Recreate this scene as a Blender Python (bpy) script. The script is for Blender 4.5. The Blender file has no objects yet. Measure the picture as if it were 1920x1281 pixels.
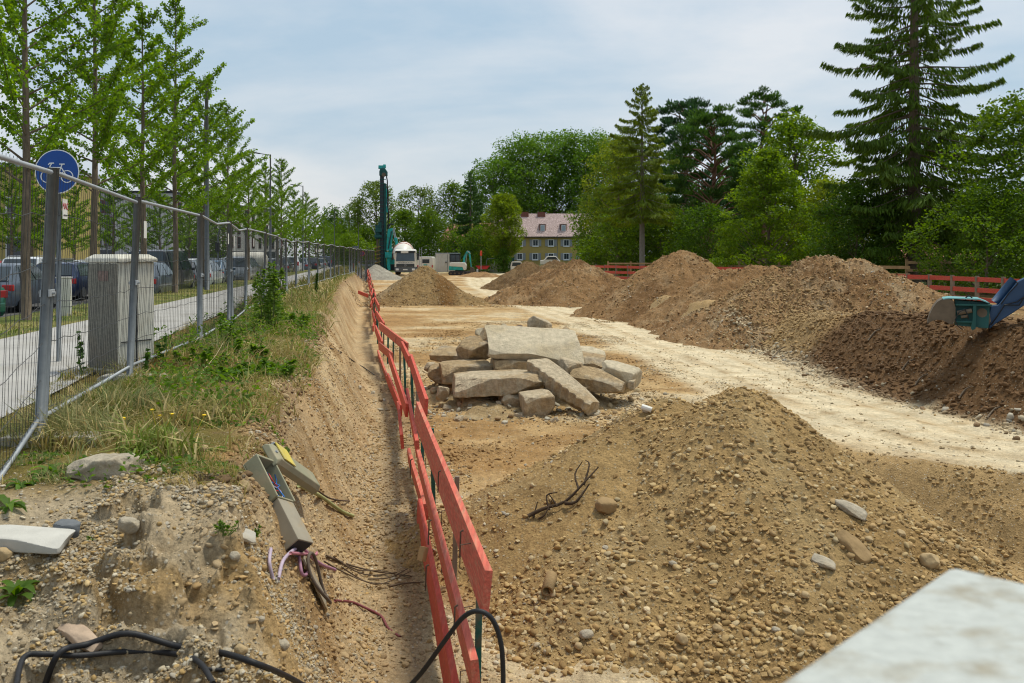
import bpy, math, random
import numpy as np
from mathutils import Vector, Matrix, Euler
R = math.radians
C = bpy.context.scene.collection
sc = bpy.context.scene
FPX, HX, HY, EYE = 1700.0, 960.0, 480.0, 1.4      # focal length and horizon in photo pixels, eye height

# ---------------------------------------------------------------- camera
cam = bpy.data.cameras.new('camera'); camo = bpy.data.objects.new('camera', cam); C.objects.link(camo)
cam.sensor_width = 36.0; cam.lens = 36.0*FPX/1920.0
cam.shift_y = -(640.5-HY)/1920.0
cam.clip_start = 0.05; cam.clip_end = 6000
camo.location = (0, 0, EYE); camo.rotation_euler = (R(90), 0, 0)
cam.dof.use_dof = True; cam.dof.focus_distance = 16.0; cam.dof.aperture_fstop = 5.6
sc.camera = camo

# ---------------------------------------------------------------- sky and sun
SUN_EL, SUN_AZ = 68.0, 55.0        # azimuth clockwise from +Y (the view direction)
world = bpy.data.worlds.new('World'); sc.world = world; world.use_nodes = True
nt = world.node_tree; nt.nodes.clear()
def N(tree, kind, **kw):
    n = tree.nodes.new(kind)
    for k, v in kw.items():
        if k.startswith('i_'):
            key = k[2:]
            n.inputs[int(key) if key.isdigit() else key.replace('_', ' ')].default_value = v
        else: setattr(n, k, v)
    return n
def L(tree, a, b): tree.links.new(a, b)
def build_world():
    out = N(nt, 'ShaderNodeOutputWorld'); bg = N(nt, 'ShaderNodeBackground'); bg.inputs[1].default_value = 0.12
    sky = N(nt, 'ShaderNodeTexSky', sky_type='NISHITA', sun_disc=False)
    sky.sun_elevation = R(SUN_EL); sky.sun_rotation = R(SUN_AZ); sky.air_density = 1.3; sky.dust_density = 3.0; sky.ozone_density = 1.5
    tc = N(nt, 'ShaderNodeTexCoord'); mp = N(nt, 'ShaderNodeMapping'); mp.inputs['Scale'].default_value = (1.0, 1.0, 3.2)
    mp.inputs['Rotation'].default_value = (0.0, R(14), R(20)); mp.inputs['Location'].default_value = (0.35, 0.1, 0.55)
    L(nt, tc.outputs['Generated'], mp.inputs[0])
    n1 = N(nt, 'ShaderNodeTexNoise', i_Scale=1.7, i_Detail=7.0, i_Roughness=0.52, i_Distortion=0.35); L(nt, mp.outputs[0], n1.inputs['Vector'])
    n2 = N(nt, 'ShaderNodeTexNoise', i_Scale=5.5, i_Detail=5.0, i_Roughness=0.6); L(nt, mp.outputs[0], n2.inputs['Vector'])
    mixn = N(nt, 'ShaderNodeMath', operation='MULTIPLY_ADD'); L(nt, n2.outputs[0], mixn.inputs[0]); mixn.inputs[1].default_value = 0.22; L(nt, n1.outputs[0], mixn.inputs[2])
    rp = N(nt, 'ShaderNodeValToRGB'); rp.color_ramp.elements[0].position = 0.50; rp.color_ramp.elements[1].position = 0.74
    rp.color_ramp.elements[0].color = (2.95, 3.9, 4.75, 1); rp.color_ramp.elements[1].color = (5.1, 5.3, 5.5, 1)
    L(nt, mixn.outputs[0], rp.inputs[0])
    mx = N(nt, 'ShaderNodeMixRGB'); mx.inputs[0].default_value = 0.86
    L(nt, sky.outputs[0], mx.inputs[1]); L(nt, rp.outputs[0], mx.inputs[2])
    L(nt, mx.outputs[0], bg.inputs[0]); L(nt, bg.outputs[0], out.inputs[0])
build_world()
sun = bpy.data.lights.new('sun', 'SUN'); suno = bpy.data.objects.new('sun', sun); C.objects.link(suno)
sun.energy = 2.6; sun.angle = R(11); sun.color = (1.0, 0.955, 0.82)
sd = Vector((math.sin(R(SUN_AZ))*math.cos(R(SUN_EL)), math.cos(R(SUN_AZ))*math.cos(R(SUN_EL)), math.sin(R(SUN_EL))))
suno.rotation_euler = sd.to_track_quat('Z', 'Y').to_euler()
sc.view_settings.view_transform = 'Standard'; sc.view_settings.look = 'None'
sc.view_settings.exposure = 0.36; sc.view_settings.gamma = 1.0; sc.view_settings.use_curve_mapping = False
sc.render.engine = 'CYCLES'; sc.cycles.pixel_filter_type = 'BLACKMAN_HARRIS'; sc.cycles.filter_width = 1.1
sc.cycles.max_bounces = 5; sc.cycles.diffuse_bounces = 3; sc.cycles.transparent_max_bounces = 8
sc.cycles.use_denoising = True; sc.cycles.caustics_reflective = False; sc.cycles.caustics_refractive = False

# ---------------------------------------------------------------- helpers
rnd = random.Random(7)
rng = np.random.default_rng(7)
def W(px, py, Y): return Vector(((px-HX)/FPX*Y, Y, EYE-(py-HY)/FPX*Y))     # a photo pixel at distance Y as a place
def PXX(px, Y): return (px-HX)/FPX*Y
def PYZ(py, Y): return EYE-(py-HY)/FPX*Y
def G(px, py, Z):
    Y = (EYE-Z)*FPX/(py-HY); return Vector(((px-HX)/FPX*Y, Y, Z))

def _h(ix, iy, iz, seed):
    h = (ix*374761393 + iy*668265263 + iz*2147483647 + seed*1274126177) & 0xffffffff
    h = ((h ^ (h >> 13))*1274126177) & 0xffffffff
    h = (h ^ (h >> 16)) & 0xffffff
    return h/float(0xffffff)*2-1
def noise3(x, y, z, seed=0):
    x = np.asarray(x, float); y = np.asarray(y, float); z = np.asarray(z, float)+0*x
    xi = np.floor(x).astype(np.int64); yi = np.floor(y).astype(np.int64); zi = np.floor(z).astype(np.int64)
    fx, fy, fz = x-xi, y-yi, z-zi
    u, v, w = [f*f*f*(f*(f*6-15)+10) for f in (fx, fy, fz)]
    def lerp(a, b, t): return a+(b-a)*t
    c = [[[_h(xi+i, yi+j, zi+k, seed) for k in (0, 1)] for j in (0, 1)] for i in (0, 1)]
    return lerp(lerp(lerp(c[0][0][0], c[1][0][0], u), lerp(c[0][1][0], c[1][1][0], u), v),
                lerp(lerp(c[0][0][1], c[1][0][1], u), lerp(c[0][1][1], c[1][1][1], u), v), w)
def noise2(x, y, seed=0):
    x = np.asarray(x, float); y = np.asarray(y, float)
    xi = np.floor(x).astype(np.int64); yi = np.floor(y).astype(np.int64)
    fx, fy = x-xi, y-yi
    u = fx*fx*fx*(fx*(fx*6-15)+10); v = fy*fy*fy*(fy*(fy*6-15)+10)
    a = _h(xi, yi, 0, seed); b = _h(xi+1, yi, 0, seed); c = _h(xi, yi+1, 0, seed); d = _h(xi+1, yi+1, 0, seed)
    return (a+(b-a)*u)*(1-v)+(c+(d-c)*u)*v
def fbm(x, y, oct=4, seed=0, gain=.5):
    s = 0; a = 1.0; n = 0
    for o in range(oct):
        s = s+a*noise2(np.asarray(x)*2**o+o*17.3, np.asarray(y)*2**o-o*9.1, seed+o); n += a; a *= gain
    return s/n
def ridge(x, y, oct=4, seed=0):
    s = 0; a = 1.0; n = 0
    for o in range(oct):
        s = s+a*(1-2*np.abs(noise2(np.asarray(x)*2**o+o*7.3, np.asarray(y)*2**o-o*3.1, seed+o))); n += a; a *= .5
    return s/n
def sstep(a, b, x):
    t = np.clip((x-a)/(b-a), 0, 1); return t*t*(3-2*t)

def new_mesh(name, V, F, col=None, smooth=False, attrs=None):
    me = bpy.data.meshes.new(name)
    V = np.asarray(V, np.float32); F = np.asarray(F, np.int32)
    me.vertices.add(len(V)); me.vertices.foreach_set('co', V.ravel())
    k = F.shape[1]; me.loops.add(F.size); me.loops.foreach_set('vertex_index', F.ravel())
    me.polygons.add(len(F)); me.polygons.foreach_set('loop_start', np.arange(0, F.size, k, dtype=np.int32))
    me.polygons.foreach_set('loop_total', np.full(len(F), k, np.int32))
    if smooth: me.polygons.foreach_set('use_smooth', np.ones(len(F), bool))
    if col is not None:
        a = me.color_attributes.new('Col', 'FLOAT_COLOR', 'POINT')
        c = np.ones((len(V), 4), np.float32); c[:, :3] = col; a.data.foreach_set('color', c.ravel())
    me.update(calc_edges=True); return me

class MB:
    """collects shapes into one mesh"""
    def __init__(s): s.v = []; s.f = []; s.M = Matrix.Identity(4)
    def at(s, M): s.M = M; return s
    def add(s, vs, fs):
        o = len(s.v); s.v += [tuple(s.M @ Vector(v)) for v in vs]; s.f += [tuple(i+o for i in f) for f in fs]; return s
    def box(s, x0, x1, y0, y1, z0, z1):
        return s.add([(x, y, z) for z in (z0, z1) for y in (y0, y1) for x in (x0, x1)],
                     [(0, 2, 3, 1), (4, 5, 7, 6), (0, 1, 5, 4), (2, 6, 7, 3), (0, 4, 6, 2), (1, 3, 7, 5)])
    def cb(s, cx, cy, cz, sx, sy, sz): return s.box(cx-sx/2, cx+sx/2, cy-sy/2, cy+sy/2, cz-sz/2, cz+sz/2)
    def hexa(s, p): return s.add(p, [(0, 3, 2, 1), (4, 5, 6, 7), (0, 1, 5, 4), (1, 2, 6, 5), (2, 3, 7, 6), (3, 0, 4, 7)])
    def beam(s, a, b, w, h, up=(0, 0, 1), bev=0.0):
        a, b = Vector(a), Vector(b); d = (b-a).normalized(); u = Vector(up)
        sd_ = d.cross(u); sd_ = sd_.normalized() if sd_.length > 1e-4 else Vector((1, 0, 0)); u = sd_.cross(d)
        if bev <= 0: prof = [(-w/2, -h/2), (w/2, -h/2), (w/2, h/2), (-w/2, h/2)]
        else: prof = [(-w/2+bev, -h/2), (w/2-bev, -h/2), (w/2, -h/2+bev), (w/2, h/2-bev), (w/2-bev, h/2), (-w/2+bev, h/2), (-w/2, h/2-bev), (-w/2, -h/2+bev)]
        n = len(prof); vs = [a+sd_*x+u*y for x, y in prof]+[b+sd_*x+u*y for x, y in prof]
        return s.add(vs, [tuple(range(n))[::-1], tuple(range(n, 2*n))]+[(i, (i+1) % n, (i+1) % n+n, i+n) for i in range(n)])
    def tube(s, pts, r, n=8, caps=True):
        pts = [Vector(p) for p in pts]; rs = r if isinstance(r, (list, tuple)) else [r]*len(pts)
        vs = []; prev = None
        for i, p in enumerate(pts):
            d = (pts[min(i+1, len(pts)-1)]-pts[max(i-1, 0)])
            d = d.normalized() if d.length > 1e-9 else Vector((0, 0, 1))
            if prev is None: prev = Vector((0, 0, 1)) if abs(d.z) < .9 else Vector((1, 0, 0))
            a = d.cross(prev).normalized(); b = d.cross(a).normalized(); prev = a.cross(d)*1.0
            prev = -b if False else a.cross(d)
            for k in range(n):
                t = 2*math.pi*k/n; vs.append(p+(a*math.cos(t)+b*math.sin(t))*rs[i])
        fs = [(i*n+k, i*n+(k+1) % n, (i+1)*n+(k+1) % n, (i+1)*n+k) for i in range(len(pts)-1) for k in range(n)]
        if caps: fs += [tuple(range(n)), tuple(range((len(pts)-1)*n, len(pts)*n))[::-1]]
        return s.add(vs, fs)
    def cyl(s, a, b, r, n=12): return s.tube([a, b], r, n)
    def lathe(s, prof, n=20, axis='z'):
        vs = []
        for r, z in prof:
            for k in range(n):
                t = 2*math.pi*k/n; p = (r*math.cos(t), r*math.sin(t), z)
                vs.append(p if axis == 'z' else ((p[0], p[2], p[1]) if axis == 'y' else (p[2], p[0], p[1])))
        fs = [(i*n+k, i*n+(k+1) % n, (i+1)*n+(k+1) % n, (i+1)*n+k) for i in range(len(prof)-1) for k in range(n)]
        return s.add(vs, fs)
    def prism(s, poly, y0, y1):      # polygon in x,z extruded along y
        n = len(poly); vs = [(x, y0, z) for x, z in poly]+[(x, y1, z) for x, z in poly]
        return s.add(vs, [tuple(range(n)), tuple(range(n, 2*n))[::-1]]+[(i, i+n, (i+1) % n+n, (i+1) % n) for i in range(n)])
    def prismx(s, poly, x0, x1):     # polygon in y,z extruded along x
        n = len(poly); vs = [(x0, y, z) for y, z in poly]+[(x1, y, z) for y, z in poly]
        return s.add(vs, [tuple(range(n))[::-1], tuple(range(n, 2*n))]+[(i, (i+1) % n, (i+1) % n+n, i+n) for i in range(n)])

def wpos(o):
    v = Vector((0, 0, 0))
    while o is not None: v = v+o.location; o = o.parent
    return v
def link_mesh(name, me, m, parent=None):
    o = bpy.data.objects.new(name, me); C.objects.link(o)
    if m is not None and not me.materials: me.materials.append(m)
    if parent is not None: o.parent = parent
    return o
def obj(name, mb, m, parent=None, world=False, smooth=False, bevel=0.0, autos=None):
    off = wpos(parent) if (world and parent is not None) else Vector((0, 0, 0))
    me = bpy.data.meshes.new(name); me.from_pydata([tuple(Vector(v)-off) for v in mb.v], [], mb.f)
    if smooth or autos is not None:
        me.polygons.foreach_set('use_smooth', np.ones(len(me.polygons), bool))
    me.update()
    if autos is not None: me.set_sharp_from_angle(angle=R(autos))
    o = link_mesh(name, me, m, parent)
    if bevel > 0:
        b = o.modifiers.new('bevel', 'BEVEL'); b.width = bevel; b.segments = 2; b.limit_method = 'ANGLE'; b.angle_limit = R(40)
    return o
def tag(o, label=None, cat=None, group=None, kind=None):
    if label: o['label'] = label
    if cat: o['category'] = cat
    if group: o['group'] = group
    if kind: o['kind'] = kind
    return o
def thing(name, label, cat, loc=(0, 0, 0), rz=0.0, group=None):
    o = bpy.data.objects.new(name, None); C.objects.link(o); o.location = loc; o.rotation_euler = (0, 0, rz)
    o.empty_display_size = .2
    return tag(o, label, cat, group)
def kids(o): return [c for c in C.objects if c.parent == o]
def copy_tree(o, parent=None, table=None):
    if table is None:
        table = {}
        for c in C.objects:
            if c.parent is not None: table.setdefault(c.parent.name, []).append(c)
    c = o.copy(); C.objects.link(c); c.parent = parent
    for ch in table.get(o.name, []): copy_tree(ch, c, table)
    return c

ORD = 'first second third fourth fifth sixth seventh eighth ninth tenth eleventh twelfth thirteenth fourteenth fifteenth sixteenth seventeenth eighteenth nineteenth twentieth'.split()
ORD += ['twenty-'+w for w in ORD[:9]]+['thirtieth']+['thirty-'+w for w in ORD[:9]]
# ---------------------------------------------------------------- materials
MATS = {}
def mat(name, col, rough=.8, metal=0.0, var=.12, vscale=3.0, bump=0.0, bscale=40.0, spec=.3, col2=None, fac2=.5, s2=2.0, attr=False, stretch=None, coat=0.0):
    """procedural material: base colour broken up by noise, second tone as worn patches, bump"""
    if name in MATS: return MATS[name]
    m = bpy.data.materials.new(name); m.use_nodes = True; t = m.node_tree; b = t.nodes['Principled BSDF']
    b.inputs['Roughness'].default_value = rough; b.inputs['Metallic'].default_value = metal
    b.inputs['Specular IOR Level'].default_value = spec; b.inputs['Coat Weight'].default_value = coat
    tc = N(t, 'ShaderNodeTexCoord'); vec = tc.outputs['Object']
    if stretch:
        mp = N(t, 'ShaderNodeMapping'); mp.inputs['Scale'].default_value = stretch; L(t, vec, mp.inputs[0]); vec = mp.outputs[0]
    n = N(t, 'ShaderNodeTexNoise', i_Scale=vscale, i_Detail=6.0, i_Roughness=.6); L(t, vec, n.inputs['Vector'])
    mr = N(t, 'ShaderNodeMapRange'); mr.inputs['From Min'].default_value = .3; mr.inputs['From Max'].default_value = .7
    mr.inputs['To Min'].default_value = 1-var; mr.inputs['To Max'].default_value = 1+var; L(t, n.outputs[0], mr.inputs[0])
    if attr: ca = N(t, 'ShaderNodeAttribute', attribute_name='Col'); src = ca.outputs['Color']
    else: rg = N(t, 'ShaderNodeRGB'); rg.outputs[0].default_value = (*col, 1); src = rg.outputs[0]
    if col2 is not None:
        n2 = N(t, 'ShaderNodeTexNoise', i_Scale=s2, i_Detail=8.0, i_Roughness=.65); L(t, vec, n2.inputs['Vector'])
        r2 = N(t, 'ShaderNodeMapRange'); r2.inputs['From Min'].default_value = .5-.01; r2.inputs['From Max'].default_value = .62; r2.inputs['To Max'].default_value = fac2
        L(t, n2.outputs[0], r2.inputs[0])
        mx = N(t, 'ShaderNodeMixRGB'); L(t, r2.outputs[0], mx.inputs[0]); L(t, src, mx.inputs[1]); mx.inputs[2].default_value = (*col2, 1); src = mx.outputs[0]
    mu = N(t, 'ShaderNodeMixRGB', blend_type='MULTIPLY'); mu.inputs[0].default_value = 1.0
    L(t, src, mu.inputs[1]); L(t, mr.outputs[0], mu.inputs[2]); L(t, mu.outputs[0], b.inputs['Base Color'])
    if bump > 0:
        nb = N(t, 'ShaderNodeTexNoise', i_Scale=bscale, i_Detail=5.0, i_Roughness=.65); L(t, vec, nb.inputs['Vector'])
        bp = N(t, 'ShaderNodeBump'); bp.inputs['Distance'].default_value = bump; bp.inputs['Strength'].default_value = 1.0
        L(t, nb.outputs[0], bp.inputs['Height']); L(t, bp.outputs[0], b.inputs['Normal'])
    MATS[name] = m; return m

def soil_mat(name, speck=.5, speck_scale=38.0, speckcol=(.62, .57, .47), bump=.02, rough=.95):
    """earth: colour from the ground's own tones, clods and pebble speckle"""
    m = bpy.data.materials.new(name); m.use_nodes = True; t = m.node_tree; b = t.nodes['Principled BSDF']
    b.inputs['Roughness'].default_value = rough; b.inputs['Specular IOR Level'].default_value = .12
    ca = N(t, 'ShaderNodeAttribute', attribute_name='Col'); tc = N(t, 'ShaderNodeTexCoord'); o = tc.outputs['Object']
    def nz(scale, det=6.0, ro=.65):
        n = N(t, 'ShaderNodeTexNoise', i_Scale=scale, i_Detail=det, i_Roughness=ro); L(t, o, n.inputs['Vector']); return n.outputs[0]
    def rng_(v, a, c, lo, hi):
        r = N(t, 'ShaderNodeMapRange'); L(t, v, r.inputs[0])
        for k, x in zip(('From Min', 'From Max', 'To Min', 'To Max'), (a, c, lo, hi)): r.inputs[k].default_value = x
        return r.outputs[0]
    def mul(a, c):
        x = N(t, 'ShaderNodeMath', operation='MULTIPLY'); L(t, a, x.inputs[0]); L(t, c, x.inputs[1]); return x.outputs[0]
    v = mul(mul(rng_(nz(1.3), .3, .7, .80, 1.18), rng_(nz(13, 8.0, .8), .3, .7, .60, 1.34)), rng_(nz(60, 5.0, .7), .3, .7, .78, 1.2))
    mu = N(t, 'ShaderNodeMixRGB', blend_type='MULTIPLY'); mu.inputs[0].default_value = 1; L(t, ca.outputs[0], mu.inputs[1]); L(t, v, mu.inputs[2])
    vo = N(t, 'ShaderNodeTexVoronoi', i_Scale=speck_scale, i_Randomness=1.0); L(t, o, vo.inputs['Vector'])
    sep = N(t, 'ShaderNodeSeparateColor'); L(t, vo.outputs['Color'], sep.inputs[0])
    pick = rng_(sep.outputs[0], 1-speck*.35, 1-speck*.35+.02, 0, 1); core = rng_(vo.outputs['Distance'], .28, .40, 1, 0)
    f = mul(pick, core)
    tone = N(t, 'ShaderNodeMixRGB', blend_type='MULTIPLY'); tone.inputs[0].default_value = 1; tone.inputs[1].default_value = (*speckcol, 1)
    L(t, rng_(sep.outputs[1], 0, 1, .45, 1.1), tone.inputs[2])
    t2 = N(t, 'ShaderNodeMixRGB'); t2.inputs[0].default_value = .55; L(t, mu.outputs[0], t2.inputs[1]); L(t, tone.outputs[0], t2.inputs[2]); tone = t2
    mx = N(t, 'ShaderNodeMixRGB'); L(t, f, mx.inputs[0]); L(t, mu.outputs[0], mx.inputs[1]); L(t, tone.outputs[0], mx.inputs[2])
    L(t, mx.outputs[0], b.inputs['Base Color'])
    h = N(t, 'ShaderNodeMath', operation='MULTIPLY_ADD'); L(t, rng_(vo.outputs['Distance'], 0, .6, 1, 0), h.inputs[0]); h.inputs[1].default_value = .35; L(t, nz(22, 8.0, .8), h.inputs[2])
    bp = N(t, 'ShaderNodeBump'); bp.inputs['Distance'].default_value = bump; bp.inputs['Strength'].default_value = 1.0
    L(t, h.outputs[0], bp.inputs['Height']); L(t, bp.outputs[0], b.inputs['Normal'])
    return m

def leaf_mat(name, rough=.6, trans=.35, attr_type='GEOMETRY'):
    m = bpy.data.materials.new(name); m.use_nodes = True; t = m.node_tree; b = t.nodes['Principled BSDF']; out = t.nodes['Material Output']
    ca = N(t, 'ShaderNodeAttribute', attribute_name='Col')
    b.inputs['Roughness'].default_value = rough; b.inputs['Specular IOR Level'].default_value = .25
    tr = N(t, 'ShaderNodeBsdfTranslucent'); hs = N(t, 'ShaderNodeHueSaturation', i_Hue=.485, i_Saturation=1.1, i_Value=1.5)
    L(t, ca.outputs[0], hs.inputs['Color']); L(t, hs.outputs[0], tr.inputs[0]); L(t, ca.outputs[0], b.inputs['Base Color'])
    mx = N(t, 'ShaderNodeMixShader'); mx.inputs[0].default_value = trans
    L(t, b.outputs[0], mx.inputs[1]); L(t, tr.outputs[0], mx.inputs[2]); L(t, mx.outputs[0], out.inputs[0])
    return m
# ---------------------------------------------------------------- the lie of the land
_by = [-60, 2.0, 4.6, 5.15, 11.1, 16.3, 20, 24.4, 30, 37, 60, 95, 400]
_bxx = [10.2, .32, -.05, -.14, -1.12, -1.84, -2.5, -3.42, -4.5, -5.6, -9.3, -15.1, -62]
def bx(Y): return np.interp(Y, _by, _bxx)                  # the plank barrier's line
def crest(Y): return np.interp(Y, [-60, 4, 6.1, 9.9, 13.3, 21.6, 47.6, 95, 105, 400], [9.2, -1.5, -1.95, -2.62, -3.2, -4.62, -9.1, -15.8, -17.4, -64])
def toe(Y): return bx(Y)-np.interp(Y, [4, 6, 14, 40, 95, 105], [.55, .68, .62, .75, .45, .4])
def floor_z(Y): return np.interp(Y, [-5, 60, 104, 140, 200], [-1.5, -1.5, -.95, -.5, -.3])
def terr_z(Y): return np.interp(Y, [0, 17, 21, 25, 29, 36, 45, 65, 104, 200], [.08, .06, .0, -.28, -.5, -.42, -.40, -.25, -.5, -.3])
def rtoe(Y): return np.interp(Y, [-10, 5, 10, 14.9, 19.3, 22.4, 25, 29, 33, 38, 44, 49, 60, 80, 104, 140, 170], [14, 12, 10.3, 8.4, 7.75, 7.55, 7.9, 7.6, 6.9, 5.6, 5.4, 6.0, 5.5, 4.6, 3.0, 8, 12])
ROAD = [(14, 8), (10.5, 11.6), (6.9, 14.3), (6.1, 18.6), (5.6, 27), (4.3, 39.4), (1.3, 58), (-1.9, 82), (-3.2, 105), (-1.0, 135), (2, 160), (2, 400)]
DEP = [(.95, -3), (.95, 6.5), (1.25, 9), (2.2, 11.8), (3.5, 13.6), (4.74, 13.75), (6.9, 12.1), (9, 10.0), (12, 7.5), (14, 2), (14, -3)]
def seg_dist(X, Y, P, closed=False):
    d = np.full(np.shape(X), 1e9); n = len(P)
    for i in range(n if closed else n-1):
        ax, ay = P[i]; bx_, by_ = P[(i+1) % n]; dx, dy = bx_-ax, by_-ay
        t = np.clip(((X-ax)*dx+(Y-ay)*dy)/(dx*dx+dy*dy), 0, 1)
        d = np.minimum(d, np.hypot(X-ax-t*dx, Y-ay-t*dy))
    return d
def inside(X, Y, P):
    r = np.zeros(np.shape(X), bool); n = len(P)
    for i in range(n):
        x0, y0 = P[i]; x1, y1 = P[(i+1) % n]
        if y0 == y1: continue
        r ^= ((y0 > Y) != (y1 > Y)) & (X < (x1-x0)*(Y-y0)/(y1-y0)+x0)
    return r
def smin(a, b, k):
    h = np.clip(.5+.5*(b-a)/k, 0, 1); return b*(1-h)+a*h-k*h*(1-h)
def smax(a, b, k): return -smin(-a, -b, k)
def path_r(Y): return np.interp(Y, [-5, 5, 9.5, 14, 21.6, 60, 120, 300], [-2.7, -3.9, -4.75, -5.75, -7.0, -13.2, -23, -52])
def path_l(Y): return -8.6-(Y-15.2)*.145
def strip_l(Y): return -10.9-(Y-15)*.143
LUMPS = [(350, 935, .34, .17, .15), (285, 950, .20, .13, .10), (402, 1042, .17, .13, .13), (352, 1080, .24, .17, .17), (262, 1112, .12, .11, .12), (345, 1150, .15, .11, .10), (425, 1168, .09, .07, .07), (330, 1008, .17, .10, .08), (445, 948, .10, .08, .08), (232, 935, .2, .12, .05), (180, 1085, .14, .1, .05), (120, 1140, .16, .1, .06), (60, 1090, .14, .1, .04), (300, 1215, .13, .09, .07), (200, 1175, .12, .08, .06)]
def lumps_z(X, Y):
    z = np.zeros(X.shape)
    for i, (px, py, a, b, h) in enumerate(LUMPS):
        zz = -.10-.0016*max(py-905, 0)-max(px-300, 0)*.0006; yy = (EYE-zz)*FPX/(py-HY); xx = (px-HX)/FPX*yy
        m = (np.abs(X-xx) < 2.2*a) & (np.abs(Y-yy) < 2.6*b)
        if not np.any(m): continue
        x, y = X[m]-xx, Y[m]-yy; c_, s_ = math.cos(i*1.7), math.sin(i*1.7)*.5
        d = np.hypot((x*c_+y*s_)/a, (y*c_-x*s_)/b)+.42*noise2(x*7+i, y*8, 300+i)+.2*noise2(x*19, y*19+i, 301+i)
        z[m] = np.maximum(z[m], h*sstep(1.12, .86, d)*(.82+.25*noise2(x*5, y*5+i, 302+i)+.10*ridge(x*14, y*14, 3, 303)))
    return z
def ground_z(X, Y, detail=True):
    X = np.asarray(X, float); Y = np.asarray(Y, float)
    fz = floor_z(Y); c = crest(Y); t = toe(Y)
    wob = .10*fbm(X*.9+3, Y*.9, 4, 11) if detail else 0
    u = np.clip((X+wob*1.4-c)/np.maximum(t-c, .2), 0, 1)
    prof = 1-(.12*u+.88*sstep(-.05, 1.02, u))
    left = fz+(0-fz)*prof
    # far left: path, strip, car park
    pk = -.3*sstep(0, 2.5, strip_l(Y)+.3-X)
    left = np.where(X < -4.5, left+pk, left)
    # near-left rubble drops towards the camera
    nd = -.36*np.clip(5.75-Y+.25*fbm(X*1.3, Y*1.3, 3, 5)+.10*(X+2.6), 0, 2.9)
    nd = np.where(Y < 3.2, nd*sstep(0.6, 3.2, Y), nd)
    left = np.where(X < t+.4, np.minimum(left, smin(left, nd+0*X, .25)) if False else smin(left, nd, .12)+.0, left)
    # right bank
    rt = rtoe(Y)+.35*fbm(X*.35, Y*.35+9, 3, 21) if detail else rtoe(Y)
    tz = terr_z(Y); run = 1.2*(tz-fz)+.1
    right = fz+(tz-fz)*sstep(-.08, 1.0, (X-rt)/run)
    z = np.where(X < (bx(Y)+rtoe(Y))*.5, left, right)
    # deeper dig near right
    ins = inside(X, Y, DEP); dd = seg_dist(X, Y, DEP, True)
    if detail: dd = dd+.12*fbm(X*1.2, Y*1.2, 3, 31)
    z = z-np.where(ins, .95*sstep(0, 1.25, dd), 0)
    if detail:
        pit = sstep(0, .3, X-c)
        verge = 1-pit
        d0 = np.hypot(X, Y)
        fine = np.clip(1.4-d0/60, .15, 1)
        rd = seg_dist(X, Y, ROAD)
        soft = sstep(1.2, 3.0, rd)*.75+.25
        z = z+pit*soft*fine*(.055*fbm(X*.8, Y*.8, 3, 41)+.04*fbm(X*3.1, Y*3.1, 4, 43)+.018*ridge(X*9, Y*9, 3, 45))
        # wheel ruts along the road
        z = z-.035*np.exp(-((rd-.85)/.22)**2)*pit*sstep(-.5, 1.5, Y-8)
        # slope: run-off gullies pointing downhill
        onsl = np.clip(1-np.abs(u-.5)*2, 0, 1)*(X > c)*(X < t+.2)
        z = z+onsl*(.10*ridge(Y*1.5+X*.5, X*.45, 4, 51)+.07*fbm(X*3, Y*3, 5, 53)+.035*ridge(X*9, Y*7, 3, 55)+.05*np.abs(noise2((X*1.0+Y*.55)*3.2, (Y-X*.5)*.9, 57)))
        vg = verge*(X > path_r(Y)-.1)
        z = z+vg*(.05*fbm(X*1.1, Y*1.1, 4, 61)+.02*fbm(X*5, Y*5, 3, 63))
        # near rubble: broken slabs of old bound gravel
        nr = sstep(.15, .5, -nd)*sstep(t+.1, t-.7, X)
        q = fbm(X*1.7+5, Y*1.9, 3, 71)
        step = np.tanh(np.sin(q*9+Y*2.1)*3)*.05
        cl = noise2(X*2.3, Y*2.6, 77); cl2 = noise2(X*5.3, Y*5.6, 78)
        z = z+nr*(step*1.3+.15*np.maximum(cl-.05, 0)**.6+.07*np.maximum(cl2, 0)**.5+.045*ridge(X*6, Y*6, 4, 73)+.018*ridge(X*21, Y*21, 3, 75))
        z = z+lumps_z(X, Y)*sstep(.02, .2, -nd+.1)
        rb = np.where((X > rt-.2) & (X < rt+2.4) & (Y < 45), 1.0, 0.)*sstep(0, 1, (X-rt+.2)*3)
        z = z+rb*(.10*ridge(Y*1.1, X*.5, 4, 81)+.06*fbm(X*4, Y*4, 4, 83)+.03*ridge(X*8, Y*8, 3, 85))
    # sheets of path and car park stay flat
    flat = (X < path_r(Y)) & (X > strip_l(Y)-400)
    flatz = np.where(X > path_l(Y), -.015, pk+0*X)
    z = np.where(flat, flatz, z)
    return z

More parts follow.
